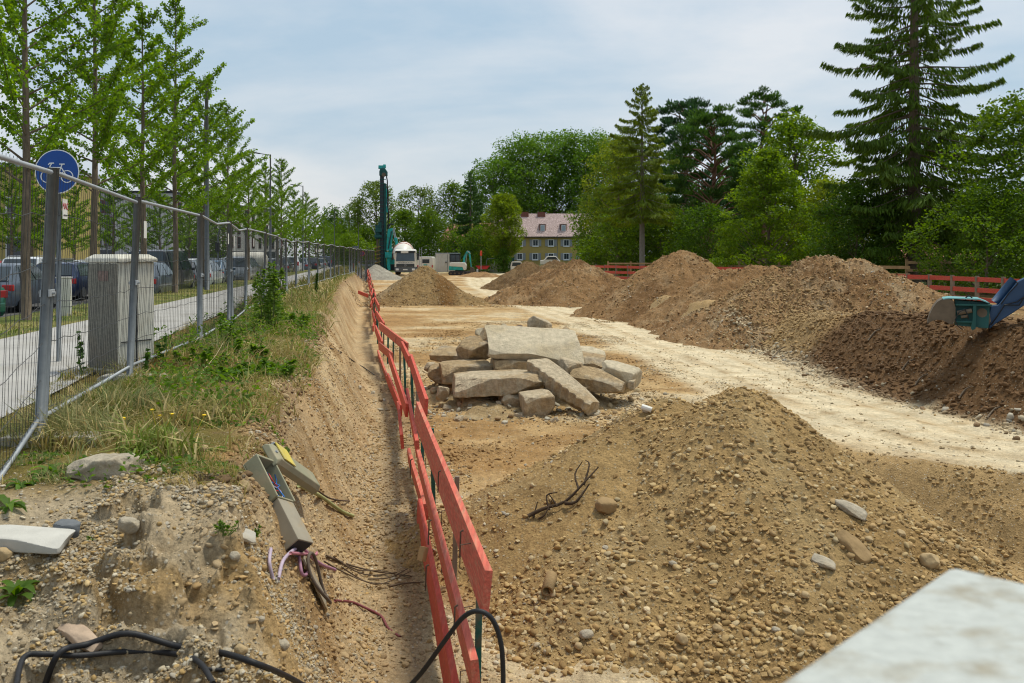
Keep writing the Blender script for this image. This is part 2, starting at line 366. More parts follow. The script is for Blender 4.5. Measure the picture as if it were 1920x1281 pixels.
SAND = np.array((.43, .292, .14)); ROADC = np.array((.62, .52, .35)); SLOPE = np.array((.47, .345, .19))
DARK = np.array((.14, .077, .034)); BROWN = np.array((.235, .14, .058)); GREY = np.array((.42, .335, .22))
TURF = np.array((.16, .14, .045)); TAN = np.array((.40, .267, .122))
def mixc(a, b, f): return a*(1-f[..., None])+b*f[..., None]
def ground_col(X, Y, Z):
    c = np.zeros(X.shape+(3,))+SAND
    n = fbm(X*.35, Y*.6, 5, 101); n2 = fbm(X*2.2, Y*2.8, 4, 103)
    c = mixc(c, SAND*np.array((.70, .60, .48)), sstep(.0, .35, n)*.85)
    c = mixc(c, ROADC*.92, sstep(.05, .4, -n+.3*n2)*.6)
    c = c*(1+.22*fbm(X*6, Y*9, 3, 119))[..., None]
    rd = seg_dist(X, Y, ROAD)
    wid = np.interp(Y, [8, 16, 30, 60, 110], [1.6, 2.1, 2.4, 2.2, 2.6])
    streak = .5+.5*np.sin(rd*7.5+1.3*n2); 
    f = sstep(1.15, .75, (rd+.35*n)/wid)
    c = mixc(c, ROADC, f*(.62+.38*streak))
    c = mixc(c, SAND*.85, f*sstep(.15, .5, n2)*.4)
    c = mixc(c, SAND*.72, sstep(.10, .03, np.abs(np.abs(rd-.85)-.28))*f*sstep(-.2, .3, n2)*.55)
    cr, t = crest(Y), toe(Y)
    sl = sstep(-.05, .25, X-cr)*sstep(.35, 0.0, X-t)
    c = mixc(c, SLOPE, sl)
    c = mixc(c, SLOPE*np.array((.70, .60, .48)), sl*sstep(-.1, .3, fbm((X+Y*.55)*2.6, (Y-X*.5)*.8, 4, 107))*.9)
    c = mixc(c, SLOPE*np.array((1.2, 1.22, 1.3)), sl*sstep(.05, .45, ridge(Y*1.3+X*.3, X*.35, 4, 51))*.35)
    tr = np.exp(-((X-(t+bx(Y))*.5)/.36)**2)
    c = mixc(c, np.array((.36, .265, .155)), tr*.85*sstep(60, 20, Y))
    # right bank soil and terrace
    rt = rtoe(Y); rb = sstep(-.25, .15, X-rt+.5*n)
    c = mixc(c, DARK, rb*sstep(27.5, 24, Y+2*n))
    far_bank = rb*sstep(24, 27.5, Y+2*n)
    c = mixc(c, TAN*.85, far_bank*.9)
    c = mixc(c, GREY*1.1, sstep(.55, 0, np.abs(X-rt+.25))*sstep(18, 21, Y)*sstep(38, 27, Y)*.6)
    terr = sstep(2.0, 2.9, X-rt)*sstep(120, 60, Y)
    c = mixc(c, BROWN*.95, terr*.8)
    # deeper dig
    ins = inside(X, Y, DEP)
    c = np.where((ins & (seg_dist(X, Y, DEP, True) > .05))[..., None], mixc(TAN*1.0, TAN*.8, sstep(0, .5, n2)), c)
    # near rubble
    nr = sstep(5.95, 5.45, Y+.25*n2)*sstep(.1, -.5, X-t)
    c = mixc(c, GREY, nr)
    c = mixc(c, TAN*1.0, nr*sstep(-.15, .25, fbm(X*1.4+9, Y*1.4, 4, 111)+(X+1.9)*.35))
    lz = lumps_z(X, Y); c = mixc(c, TAN*.85, nr*sstep(.01, .04, lz)*sstep(.12, .06, lz)*.9); c = mixc(c, GREY*1.02, nr*sstep(.05, .10, lz)*.8)
    # verge soil under grass
    vg = sstep(.05, -.25, X-cr+.2*n2)*(1-nr)*(X > path_r(Y)-.2)
    c = mixc(c, TURF*np.array((1.0, .9, .8)), vg)
    c = mixc(c, np.array((.20, .13, .07)), vg*sstep(.1, .5, fbm(X*1.3, Y*1.3, 4, 115))*.9)
    edge = np.exp(-((X-cr-.12)/.14)**2)*(1-nr)
    c = mixc(c, np.array((.23, .145, .075)), edge*.8)
    stp = (X < path_l(Y)) & (X > strip_l(Y))
    c = np.where(stp[..., None], mixc(np.array((.105, .13, .028)), np.array((.21, .19, .06)), sstep(-.2, .5, fbm(X*.9, Y*.9, 4, 117))), c)
    c = np.where((X <= strip_l(Y))[..., None], np.array((.11, .105, .10)), c)
    farg = (Y > 118) | (X > 24+.0*Y)
    c = np.where(farg[..., None], np.array((.06, .08, .025)), c)
    return np.clip(c, .01, .8)

M_SOIL = soil_mat('pit_soil')
def build_ground():
    az = np.concatenate([np.radians(np.linspace(-88, -34, 40, endpoint=False)), np.arctan(np.linspace(-.66, .62, 720)), np.radians(np.linspace(33, 88, 36))])
    r = np.concatenate([np.linspace(.3, 3.2, 14, endpoint=False), np.exp(np.linspace(math.log(3.2), math.log(12), 320, endpoint=False)), np.exp(np.linspace(math.log(12), math.log(60), 250, endpoint=False)), np.exp(np.linspace(math.log(60), math.log(140), 50, endpoint=False)), np.exp(np.linspace(math.log(140), math.log(3500), 24))])
    A, RR = np.meshgrid(az, r); X = np.sin(A)*RR; Y = np.cos(A)*RR
    Z = ground_z(X, Y); col = ground_col(X, Y, Z)
    nr, na = X.shape
    V = np.stack([X, Y, Z], -1).reshape(-1, 3); cc = col.reshape(-1, 3)
    i = np.arange(nr-1)[:, None]*na+np.arange(na-1)[None, :]
    F = np.stack([i, i+na, i+na+1, i+1], -1).reshape(-1, 4)
    F = F[:, ::-1]
    mx = V[F].mean(1); x, y = mx[:, 0], mx[:, 1]
    cid = np.zeros(len(F), int)
    cid[(x < crest(y)) & (x > path_r(y))] = 1
    cid[(x >= crest(y)) & (x < toe(y))] = 2
    cid[(x < path_l(y)) & (x > strip_l(y))] = 3
    cid[(x <= strip_l(y))] = 4
    cid[(x > rtoe(y)) & (y < 120) & ~inside(x, y, DEP)] = 5
    cid[(seg_dist(x, y, ROAD) < 2.0) & (cid == 0) & ~inside(x, y, DEP) & (y > 8)] = 6
    cid[(y > 120) & (cid != 6)] = 7
    names = {0: 'pit_floor', 1: 'grass_verge', 2: 'trench_slope', 3: 'tree_strip', 4: 'car_park', 5: 'earth_bank', 6: 'haul_road', 7: 'ground'}
    for k, nm in names.items():
        f = F[cid == k]
        if not len(f): continue
        u, inv = np.unique(f, return_inverse=True)
        me = new_mesh(nm, V[u], inv.reshape(f.shape), cc[u], smooth=True)
        o = link_mesh(nm, me, M_SOIL); o['kind'] = 'structure'
build_ground()
# the cycle path: a thin sheet following the verge, and the paved edge line
def strip_sheet(name, xl, xr, ys, z, m, slabs=1):
    V = []; F = []
    for j, y in enumerate(ys):
        for k in range(slabs+1):
            V.append((xl(y)+(xr(y)-xl(y))*k/slabs, y, z))
    n = slabs+1
    for j in range(len(ys)-1):
        for k in range(slabs): F.append((j*n+k, j*n+k+1, (j+1)*n+k+1, (j+1)*n+k))
    me = new_mesh(name, V, F); o = link_mesh(name, me, m); o['kind'] = 'structure'; return o
M_PATH = mat('path_asphalt', (.37, .355, .335), .9, var=.1, vscale=1.2, bump=.004, bscale=90, col2=(.30, .28, .25), fac2=.6, s2=.7)
ys_ = np.concatenate([np.linspace(2, 40, 60), np.linspace(42, 160, 40)])
strip_sheet('cycle_path', path_l, lambda y: path_r(y)+.02, ys_, .0, M_PATH)

# ---------------------------------------------------------------- heaps
class Heap:
    def __init__(s, cones, seed, amp=.06, gul=.05): s.c = cones; s.seed = seed; s.amp = amp; s.gul = gul
    def z(s, X, Y):
        z = None
        for i, (cx, cy, cz, sl, r0) in enumerate(s.c):
            dx, dy = X-cx, Y-cy; d = np.hypot(dx, dy)
            th = np.arctan2(dy, dx)
            d2 = d*(1+.13*noise2(np.cos(th)*1.6+i*3.1, np.sin(th)*1.6, s.seed))
            h = cz-sl*(np.sqrt(d2*d2+r0*r0)-r0)
            h = h+s.gul*np.clip(d, 0, 1.5)*ridge(np.cos(th)*3.2+s.seed, np.sin(th)*3.2+d*.12, 3, s.seed+2)*.6
            z = h if z is None else smax(z, h, .16)
        k = s.amp
        return z+k*fbm(X*1.1, Y*1.1, 4, s.seed+5)+k*.95*fbm(X*4.3, Y*4.3, 4, s.seed+6)+k*.32*ridge(X*12, Y*12, 3, s.seed+7)
HEAPS = []
def heap_color(base, dark, light, seed):
    def f(X, Y, Z, hp):
        n = fbm(X*.7, Y*.7, 4, seed+31); c = np.zeros(X.shape+(3,))+np.array(base)
        c = mixc(c, np.array(dark), sstep(0, .5, n)*.8)
        return mixc(c, np.array(light), sstep(.1, .55, fbm(X*1.3+4, Y*1.3, 4, seed+33))*.6)
    return f
def build_heap(name, label, hp, ctr, rad, nr, na, colf, m=None, pw=1.0):
    th = np.linspace(0, 2*np.pi, na, endpoint=False); r = rad*(np.linspace(0, 1, nr)**pw)
    RR, T = np.meshgrid(r, th, indexing='ij'); X = ctr[0]+RR*np.cos(T); Y = ctr[1]+RR*np.sin(T)
    Z = hp.z(X, Y); g = ground_z(X, Y, False)
    Z = np.maximum(Z, g-.35)
    col = colf(X, Y, Z, hp)
    # the skirt takes the tone of the floor it lies on
    V = np.stack([X, Y, Z], -1).reshape(-1, 3)
    i = (np.arange(nr-1)[:, None]*na+np.arange(na)[None, :]); j = (np.arange(nr-1)[:, None]*na+(np.arange(na)+1)[None, :] % na)
    F = np.stack([i, i+na, j+na, j], -1).reshape(-1, 4)
    keep = (Z.reshape(-1)[F] > (g.reshape(-1)[F]-.33)).any(1); F = F[keep]
    u, inv = np.unique(F, return_inverse=True)
    me = new_mesh(name, V[u], inv.reshape(F.shape), col.reshape(-1, 3)[u], smooth=True)
    o = link_mesh(name, me, m or M_SOIL); tag(o, label, 'earth heap'); HEAPS.append((hp, ctr, rad)); return o
def surf_z(X, Y):
    X = np.asarray(X, float); Y = np.asarray(Y, float)
    z = ground_z(X, Y)
    for hp, ctr, rad in HEAPS:
        m = np.hypot(X-ctr[0], Y-ctr[1]) < rad*.99
        if np.any(m):
            z = np.where(m, np.maximum(z, hp.z(X, Y)), z)
    return z
def sz(x, y): return float(surf_z(np.array([x]), np.array([y]))[0])

def heap_streak(x, y):
    th = np.arctan2(x-2.28, -(y-9.1)); d = np.hypot(x-2.28, y-9.1)
    return np.clip(np.exp(-((th-.06+.10*noise2(d*1.3, th, 5))/(.13))**2)*sstep(3.0, 1.8, d)+np.exp(-((th+.62+.10*noise2(d*1.3, th, 6))/(.10))**2)*sstep(2.9, 1.6, d)*.8+np.exp(-((th-1.05)/.14)**2)*sstep(2.4, 1.2, d), 0, 1)
H_NEAR = Heap([(2.28, 9.0, .10, .74, .22), (1.62, 9.7, -.16, .62, .25), (1.0, 9.2, -.62, .48, .4), (2.6, 8.2, -.55, .6, .5), (1.3, 7.8, -1.0, .45, .6), (3.4, 8.0, -1.3, .5, .5)], 3, amp=.05, gul=.05)
build_heap('gravel_heap', 'big heap of tan sandy gravel beside the near end of the red plank barrier', H_NEAR, (2.0, 8.6), 4.6, 280, 340,
           (lambda X, Y, Z, hp: mixc(heap_color((.38, .25, .107), (.305, .19, .076), (.43, .315, .16), 3)(X, Y, Z, hp), np.array((.43, .30, .14)), heap_streak(X, Y)*.8)), soil_mat('gravel_heap_soil', .9, 30, (.52, .44, .30), .03), .8)
M_HEAP = soil_mat('heap_soil', .5, 20, (.55, .49, .38), .06)
def hc(px, py, Y, dz=0): return PXX(px, Y), Y, PYZ(py, Y)+dz
def cone(px, py, Y, sl, r0=.3): x, y, z = hc(px, py, Y); return (x, y, z, sl, r0)
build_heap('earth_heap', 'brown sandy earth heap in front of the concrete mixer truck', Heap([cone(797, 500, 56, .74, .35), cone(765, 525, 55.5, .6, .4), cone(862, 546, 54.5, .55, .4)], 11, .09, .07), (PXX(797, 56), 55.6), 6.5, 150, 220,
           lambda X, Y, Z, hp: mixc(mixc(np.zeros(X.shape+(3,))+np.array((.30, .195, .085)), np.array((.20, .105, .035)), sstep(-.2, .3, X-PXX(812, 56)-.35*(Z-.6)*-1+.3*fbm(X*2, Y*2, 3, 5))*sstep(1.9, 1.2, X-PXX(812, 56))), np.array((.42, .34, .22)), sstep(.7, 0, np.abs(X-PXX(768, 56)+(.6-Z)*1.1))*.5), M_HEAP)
BR = heap_color((.30, .175, .078), (.205, .112, .048), (.41, .28, .15), 17)
build_heap('earth_heap', 'tan earth heap with pale crumbly peak beyond the excavated road bend', Heap([cone(1080, 486, 56, .66, .3), cone(1030, 505, 57, .60, .5), cone(1140, 520, 56, .62, .35)], 17, .15, .12), (PXX(1085, 56), 56), 8, 150, 200, BR, M_HEAP)
build_heap('earth_heap', 'dark brown earth heap with flat top in front of the yellow house', Heap([cone(990, 493, 75, .64, .5), cone(1040, 490, 73, .62, .6), cone(958, 512, 76, .62, .4)], 23, .15, .12), (PXX(1000, 75), 75), 9, 120, 180, heap_color((.18, .11, .05), (.14, .08, .036), (.27, .18, .09), 23), M_HEAP)
build_heap('earth_heap', 'tall rounded brown earth heap covering part of the red board fence', Heap([cone(1277, 470, 44, .70, .4), cone(1222, 506, 44.5, .70, .3), cone(1178, 535, 45, .66, .3), cone(1326, 506, 43.5, .66, .3), cone(1130, 560, 46, .6, .3)], 29, .15, .14), (PXX(1265, 44), 44), 7.5, 130, 190, BR, M_HEAP)
build_heap('earth_heap', 'low brown earth heap below the light timber rail, between two larger heaps', Heap([cone(1372, 504, 38, .66, .35), cone(1408, 497, 38, .66, .35), cone(1448, 503, 37.5, .66, .35), cone(1336, 530, 38, .6, .4), cone(1290, 548, 38.5, .6, .3)], 37, .16, .15), (PXX(1390, 38), 38), 7, 130, 200, BR, M_HEAP)
build_heap('earth_heap', 'broad pale brown earth heap with cracked top next to the blue digger bucket', Heap([cone(1545, 479, 32, .64, .45), cone(1605, 490, 31.5, .62, .4), cone(1655, 516, 30, .56, .4), cone(1485, 508, 32, .6, .4), cone(1705, 552, 29, .5, .3), cone(1425, 535, 32.5, .6, .3), cone(1375, 560, 33, .6, .25)], 41, .17, .18), (PXX(1560, 31.2), 31.2), 7.0, 190, 260,
           heap_color((.345, .21, .10), (.23, .128, .056), (.47, .35, .21), 41), M_HEAP)
build_heap('gravel_heap', 'small pale grey gravel heap at the far end of the plank barrier', Heap([cone(706, 497, 96, .66, .3), cone(722, 510, 95, .5, .4)], 47, .08, .03), (PXX(708, 96), 96), 4.4, 70, 120,
           heap_color((.36, .33, .27), (.31, .28, .22), (.42, .39, .32), 47), M_HEAP)
build_heap('earth_heap', 'low dirt heap near the red skip behind the small excavator', Heap([(PXX(905, 103), 103, -.45, .3, .5), (PXX(893, 104), 104, -.5, .3, .5)], 53, .1, .03), (PXX(900, 103), 103), 4, 40, 60, BR, M_HEAP)

# ---------------------------------------------------------------- pebbles: real stones, scattered by geometry nodes
def stone_mat():
    m = bpy.data.materials.new('pebble'); m.use_nodes = True; t = m.node_tree; b = t.nodes['Principled BSDF']
    b.inputs['Roughness'].default_value = .85; b.inputs['Specular IOR Level'].default_value = .2
    ca = N(t, 'ShaderNodeAttribute', attribute_name='Col', attribute_type='INSTANCER'); tc = N(t, 'ShaderNodeTexCoord')
    n = N(t, 'ShaderNodeTexNoise', i_Scale=2.5, i_Detail=6.0); L(t, tc.outputs['Object'], n.inputs['Vector'])
    r = N(t, 'ShaderNodeMapRange'); r.inputs['From Min'].default_value = .3; r.inputs['From Max'].default_value = .7; r.inputs['To Min'].default_value = .82; r.inputs['To Max'].default_value = 1.12; L(t, n.outputs[0], r.inputs[0])
    mu = N(t, 'ShaderNodeMixRGB', blend_type='MULTIPLY'); mu.inputs[0].default_value = 1; L(t, ca.outputs[0], mu.inputs[1]); L(t, r.outputs[0], mu.inputs[2]); L(t, mu.outputs[0], b.inputs['Base Color'])
    return m
M_STONE = stone_mat()
def stone_group():
    g = bpy.data.node_groups.new('scatter_stones', 'GeometryNodeTree')
    g.interface.new_socket('Geometry', in_out='INPUT', socket_type='NodeSocketGeometry'); g.interface.new_socket('Geometry', in_out='OUTPUT', socket_type='NodeSocketGeometry')
    gi = g.nodes.new('NodeGroupInput'); go = g.nodes.new('NodeGroupOutput'); join = g.nodes.new('GeometryNodeJoinGeometry')
    for k in range(5):
        ico = N(g, 'GeometryNodeMeshIcoSphere'); ico.inputs['Subdivisions'].default_value = 2 if k < 3 else 1 if k == 4 else 2
        sp = N(g, 'GeometryNodeSetPosition'); nz = N(g, 'ShaderNodeTexNoise', noise_dimensions='4D', i_Scale=.9, i_Detail=2.0); nz.inputs['W'].default_value = k*5.7
        sub = N(g, 'ShaderNodeVectorMath', operation='SUBTRACT'); sub.inputs[1].default_value = (.5, .5, .5)
        scl = N(g, 'ShaderNodeVectorMath', operation='SCALE'); scl.inputs['Scale'].default_value = 1.5
        L(g, nz.outputs['Color'], sub.inputs[0]); L(g, sub.outputs[0], scl.inputs[0]); L(g, ico.outputs[0], sp.inputs[0]); L(g, scl.outputs[0], sp.inputs['Offset'])
        ss = N(g, 'GeometryNodeSetShadeSmooth'); ss.inputs['Shade Smooth'].default_value = k < 4; L(g, sp.outputs[0], ss.inputs[0])
        gt = N(g, 'GeometryNodeGeometryToInstance'); L(g, ss.outputs[0], gt.inputs[0]); L(g, gt.outputs[0], join.inputs[0])
    iop = N(g, 'GeometryNodeInstanceOnPoints'); iop.inputs['Pick Instance'].default_value = True
    def na(nm, ty): n = N(g, 'GeometryNodeInputNamedAttribute', data_type=ty); n.inputs['Name'].default_value = nm; return n.outputs[0]
    L(g, gi.outputs[0], iop.inputs['Points']); L(g, join.outputs[0], iop.inputs['Instance'])
    L(g, na('pick', 'INT'), iop.inputs['Instance Index']); L(g, na('rot', 'FLOAT_VECTOR'), iop.inputs['Rotation']); L(g, na('scl', 'FLOAT_VECTOR'), iop.inputs['Scale'])
    sm = N(g, 'GeometryNodeSetMaterial'); sm.inputs['Material'].default_value = M_STONE; L(g, iop.outputs[0], sm.inputs[0]); L(g, sm.outputs[0], go.inputs[0])
    return g
SG = stone_group()
def scatter(name, label, X, Y, rad, colors, sink=.25, zf=surf_z):
    n = len(X); Z = zf(X, Y)
    me = bpy.data.meshes.new(name); me.vertices.add(n)
    s = np.stack([rad*rng.uniform(.85, 1.35, n), rad*rng.uniform(.7, 1.0, n), rad*rng.uniform(.45, .85, n)], -1)
    me.vertices.foreach_set('co', np.stack([X, Y, Z+s[:, 2]*(1-2*sink)*.6], -1).astype(np.float32).ravel())
    a = me.attributes.new('scl', 'FLOAT_VECTOR', 'POINT'); a.data.foreach_set('vector', s.astype(np.float32).ravel())
    rt = np.stack([rng.normal(0, .35, n), rng.normal(0, .35, n), rng.uniform(0, 6.28, n)], -1)
    a = me.attributes.new('rot', 'FLOAT_VECTOR', 'POINT'); a.data.foreach_set('vector', rt.astype(np.float32).ravel())
    a = me.attributes.new('pick', 'INT', 'POINT'); a.data.foreach_set('value', rng.integers(0, 5, n).astype(np.int32))
    cols = colors(X, Y, Z)*rng.uniform(.72, 1.18, (n, 1)) if callable(colors) else np.array(colors)[rng.integers(0, len(colors), n)]*rng.uniform(.75, 1.2, (n, 1))
    a = me.color_attributes.new('Col', 'FLOAT_COLOR', 'POINT'); a.data.foreach_set('color', np.concatenate([cols, np.ones((n, 1))], 1).astype(np.float32).ravel())
    o = link_mesh(name, me, M_STONE); md = o.modifiers.new('scatter', 'NODES'); md.node_group = SG
    tag(o, label, 'pebbles', kind='stuff'); return o
PEB = [(.42, .288, .128), (.38, .252, .102), (.45, .328, .162), (.34, .218, .092), (.43, .335, .19), (.32, .203, .083), (.36, .238, .102)]
PEBG = [(.43, .36, .25), (.38, .32, .22), (.48, .42, .31), (.33, .27, .18), (.37, .33, .26)]
def clustered(n, x0, x1, y0, y1, seed, scale=1.0, thr=-.1, keep=None):
    X = rng.uniform(x0, x1, n*3); Y = rng.uniform(y0, y1, n*3)
    d = fbm(X*scale, Y*scale, 3, seed); p = np.clip((d-thr)*2.2, .06, 1)
    m = rng.uniform(0, 1, n*3) < p
    if keep is not None: m &= keep(X, Y)
    return X[m][:n], Y[m][:n]
def sizes(n, lo, hi, pw=3.0): return lo+(hi-lo)*rng.uniform(0, 1, n)**pw
def pebbles():
    # near heap, washed down towards the camera
    near = lambda X, Y: (Y > 5.2) & (X > -.2) & (np.abs(X/Y) < .62) & (np.hypot(X-2.1, Y-8.8) < 4.4) & (H_NEAR.z(X, Y) > ground_z(X, Y, False)-.05)
    X, Y = clustered(20000, -.4, 6.4, 5.0, 12.5, 201, .7, -.1, lambda x, y: near(x, y) & (rng.uniform(0, 1, len(x)) < (.16+.84*sstep(-.35, -1.1, H_NEAR.z(x, y)+.35*noise2(x*.9, y*.9, 9)))*(1-.93*heap_streak(x, y))))
    scatter('pebbles', 'rounded tan pebbles lying all over the near gravel heap', X, Y, sizes(len(X), .0045, .034, 4.2), PEB)
    X, Y = clustered(9000, -.2, 6.6, 4.6, 12.5, 203, .8, -.3, lambda x, y: inside(x, y, DEP) & (np.abs(x/y) < .64))
    scatter('gravel', 'tan gravel on the dug-out ground right of the near heap', X, Y, sizes(len(X), .007, .030, 3.5), PEB)
    X, Y = clustered(60000, -3.6, -.2, 3.6, 6.1, 205, 1.3, -.35, lambda x, y: (x < toe(y)-.1) & (x/y > -.64))
    scatter('gravel', 'grey and tan gravel on the broken ground in the left foreground', X, Y, sizes(len(X), .0022, .016, 7), PEBG+PEB[:3]+[(.32, .26, .17), (.28, .215, .13), (.34, .27, .17)])
    X, Y = clustered(15000, -4.4, 0, 5.5, 18, 207, .9, -.25, lambda x, y: (x > crest(y)+.03) & (x < toe(y)+.1))
    scatter('gravel', 'pebbles stuck in the sandy slope beside the trench', X, Y, sizes(len(X), .005, .022, 4), PEB+PEBG)
    X, Y = clustered(9000, -3.2, .3, 5.5, 18, 209, .9, -.2, lambda x, y: (x > toe(y)-.1) & (x < bx(y)+.7))
    scatter('gravel', 'small stones on the narrow trench floor along the plank barrier', X, Y, sizes(len(X), .005, .026, 4.0), PEBG+PEB)
    X, Y = clustered(26000, -3, 9, 9.5, 34, 211, .35, -.05, lambda x, y: (x > bx(y)+.1) & (x < rtoe(y)) & ~inside(x, y, DEP) & ((seg_dist(x, y, ROAD) > 1.1) | (rng.uniform(0, 1, len(x)) < .25)))
    scatter('gravel', 'loose stones scattered on the sandy pit floor', X, Y, sizes(len(X), .006, .028, 4.5), PEB+PEBG)
    X, Y = clustered(5000, 6.5, 14, 13.5, 30, 213, .6, .05, lambda x, y: (x > rtoe(y)-.4) & (x < rtoe(y)+5))
    scatter('gravel', 'clods and pale stones on the dark earth bank', X, Y, sizes(len(X), .007, .035, 4.5), [(.15, .09, .045), (.17, .1, .05), (.14, .085, .04), (.40, .34, .26), (.24, .17, .10)])
    X, Y = clustered(1500, 6.4, 9.5, 14.0, 30, 215, .9, -.2, lambda x, y: np.abs(x-rtoe(y)+.1) < .45)
    scatter('gravel', 'line of pale rubble and clods along the foot of the dark bank', X, Y, sizes(len(X), .012, .075, 4.0), PEBG+[(.17, .1, .05), (.2, .13, .07)])
    for px, Yc, r_, seed, lab in ((1275, 44, 4.5, 221, 'stones on the tall rounded heap'), (1560, 31.5, 4.6, 223, 'stones and clods on the broad pale heap'), (797, 55.5, 4.5, 225, 'clods on the heap in front of the mixer truck'), (1080, 56, 5, 227, 'stones on the heap with the pale peak')):
        cx = PXX(px, Yc); X, Y = clustered(3000, cx-r_, cx+r_, Yc-r_, Yc+1, seed, .9, -.1)
        scatter('gravel', lab, X, Y, sizes(len(X), .012, .05, 4.0), PEB+[(.16, .1, .05), (.45, .4, .32), (.2, .13, .06), (.18,.11,.05)])
pebbles()
def clods():
    gc = lambda X, Y, Z: ground_col(X, Y, Z)
    X, Y = clustered(36000, -6, 0, 4.5, 22, 241, 1.6, -.5, lambda x, y: (x > crest(y)-.05) & (x < bx(y)+.3) & (rng.uniform(0, 1, len(x)) < np.clip(9/y, .2, 1)))
    scatter('soil_crumbs', 'crumbs of tan soil clinging to the trench slope', X, Y, sizes(len(X), .0045, .026, 5), lambda x, y, z: gc(x, y, z)*np.array((.98, .95, .9)), .3)
    X, Y = clustered(7000, -6, 0, 5.5, 22, 243, 1.6, -.5, lambda x, y: np.abs(x-crest(y)-.14) < .16)
    scatter('soil_crumbs', 'dark crumbly topsoil along the upper edge of the slope', X, Y, sizes(len(X), .008, .045, 4), [(.20, .125, .06), (.26, .17, .085), (.16, .10, .05), (.33, .24, .13)], .3)
    X, Y = clustered(45000, -4, 9, 9, 40, 245, .8, -.2, lambda x, y: (x > bx(y)+.1) & (x < rtoe(y)+.2) & ~inside(x, y, DEP) & ((seg_dist(x, y, ROAD) > 1.3) | (rng.uniform(0, 1, len(x)) < .15)))
    scatter('soil_crumbs', 'small crumbs of sandy soil on the pit floor', X, Y, sizes(len(X), .007, .034, 5), gc, .25)
    X, Y = clustered(22000, 6.5, 15, 12.5, 34, 247, .8, -.6, lambda x, y: (x > rtoe(y)-.25) & (x < rtoe(y)+3.2))
    scatter('soil_crumbs', 'clods of dark soil on the earth bank', X, Y, sizes(len(X), .010, .065, 5), gc, .25)
    X, Y = clustered(14000, .5, 9, 5.5, 13.6, 249, 1.2, -.5, lambda x, y: inside(x, y, DEP))
    scatter('soil_crumbs', 'tan crumbs on the dug-out ground right of the near heap', X, Y, sizes(len(X), .006, .035, 5), gc, .25)
    for k, ((hp, ctr, rad), cl, lab) in enumerate(zip(HEAPS[1:7], [[(.30, .195, .085), (.22, .125, .05), (.40, .31, .19)], BRN, BRN[:2], BRN, BRN, [(.345, .21, .10), (.23, .128, .056), (.45, .33, .2)]], ['on the heap before the mixer truck', 'on the heap with the pale peak', 'on the dark flat heap', 'on the tall rounded heap', 'on the low middle heap', 'on the broad pale heap'])):
        n = 7000; th = rng.uniform(0, 6.28, n*2); rr_ = rad*np.sqrt(rng.uniform(0, 1, n*2)); X = ctr[0]+np.cos(th)*rr_; Y = ctr[1]+np.sin(th)*rr_
        m = (hp.z(X, Y) > ground_z(X, Y, False)+.03) & (Y < ctr[1]+.8); X, Y = X[m][:n], Y[m][:n]
        scatter('soil_crumbs', 'soil clods '+lab, X, Y, sizes(len(X), .010, .055, 5), cl, .25, zf=lambda x, y, hp=hp: hp.z(x, y))
BRN = [(.30, .175, .078), (.205, .112, .048), (.38, .25, .13)]
clods()
# ---------------------------------------------------------------- foliage
M_LEAF = leaf_mat('leaf', .6, .5); M_NEEDLE = leaf_mat('needle', .65, .32)
M_BARK = mat('bark', (.17, .13, .09), .95, var=.35, vscale=6, bump=.03, bscale=14, stretch=(3, 3, .7))
M_BARKL = mat('bark_grey', (.20, .175, .14), .95, var=.3, vscale=6, bump=.02, bscale=14, stretch=(3, 3, .7))
M_BARKR = mat('bark_red', (.16, .085, .05), .95, var=.3, vscale=6, bump=.02, bscale=14, stretch=(3, 3, .7))
def leafs(P, size, seed, aspect=.62, up=.25, dirs=None, droop=0.0, curl=True):
    """rhombic leaves at P; dirs gives each leaf's length direction"""
    r = np.random.default_rng(seed); n = len(P); size = np.broadcast_to(size, n)[:, None]*r.uniform(.7, 1.3, (n, 1))
    if dirs is None:
        dirs = r.normal(size=(n, 3)); dirs[:, 2] *= .6; dirs[:, 2] -= droop
    dirs = dirs/np.linalg.norm(dirs, axis=1, keepdims=True)
    nn = r.normal(size=(n, 3)); nn[:, 2] += up*3
    side = np.cross(dirs, nn); side /= np.maximum(np.linalg.norm(side, axis=1, keepdims=True), 1e-6)
    a = P-dirs*size*.5; b = P+side*size*aspect*.5-dirs*size*.05; c = P+dirs*size*.5; d = P-side*size*aspect*.5-dirs*size*.05
    if curl: a = a+np.array((0, 0, .0)); c = c-np.array((0, 0, 1.))*size*.12
    V = np.stack([a, b, c, d], 1).reshape(-1, 3); F = np.arange(4*n).reshape(-1, 4)
    return V, F
def crown_mesh(name, P, size, seed, cols, tone=None, **kw):
    r = np.random.default_rng(seed+1); V, F = leafs(P, size, seed, **kw)
    c = np.array(cols)[r.integers(0, len(cols), len(P))]*r.uniform(.78, 1.22, (len(P), 1))
    if tone is not None: c = c*tone[:, None]
    return new_mesh(name, V, F, np.repeat(c, 4, axis=0))
def crown_noise(P, sc_, seed): return 1+.22*noise3(P[:, 0]*sc_, P[:, 1]*sc_, P[:, 2]*sc_, seed)
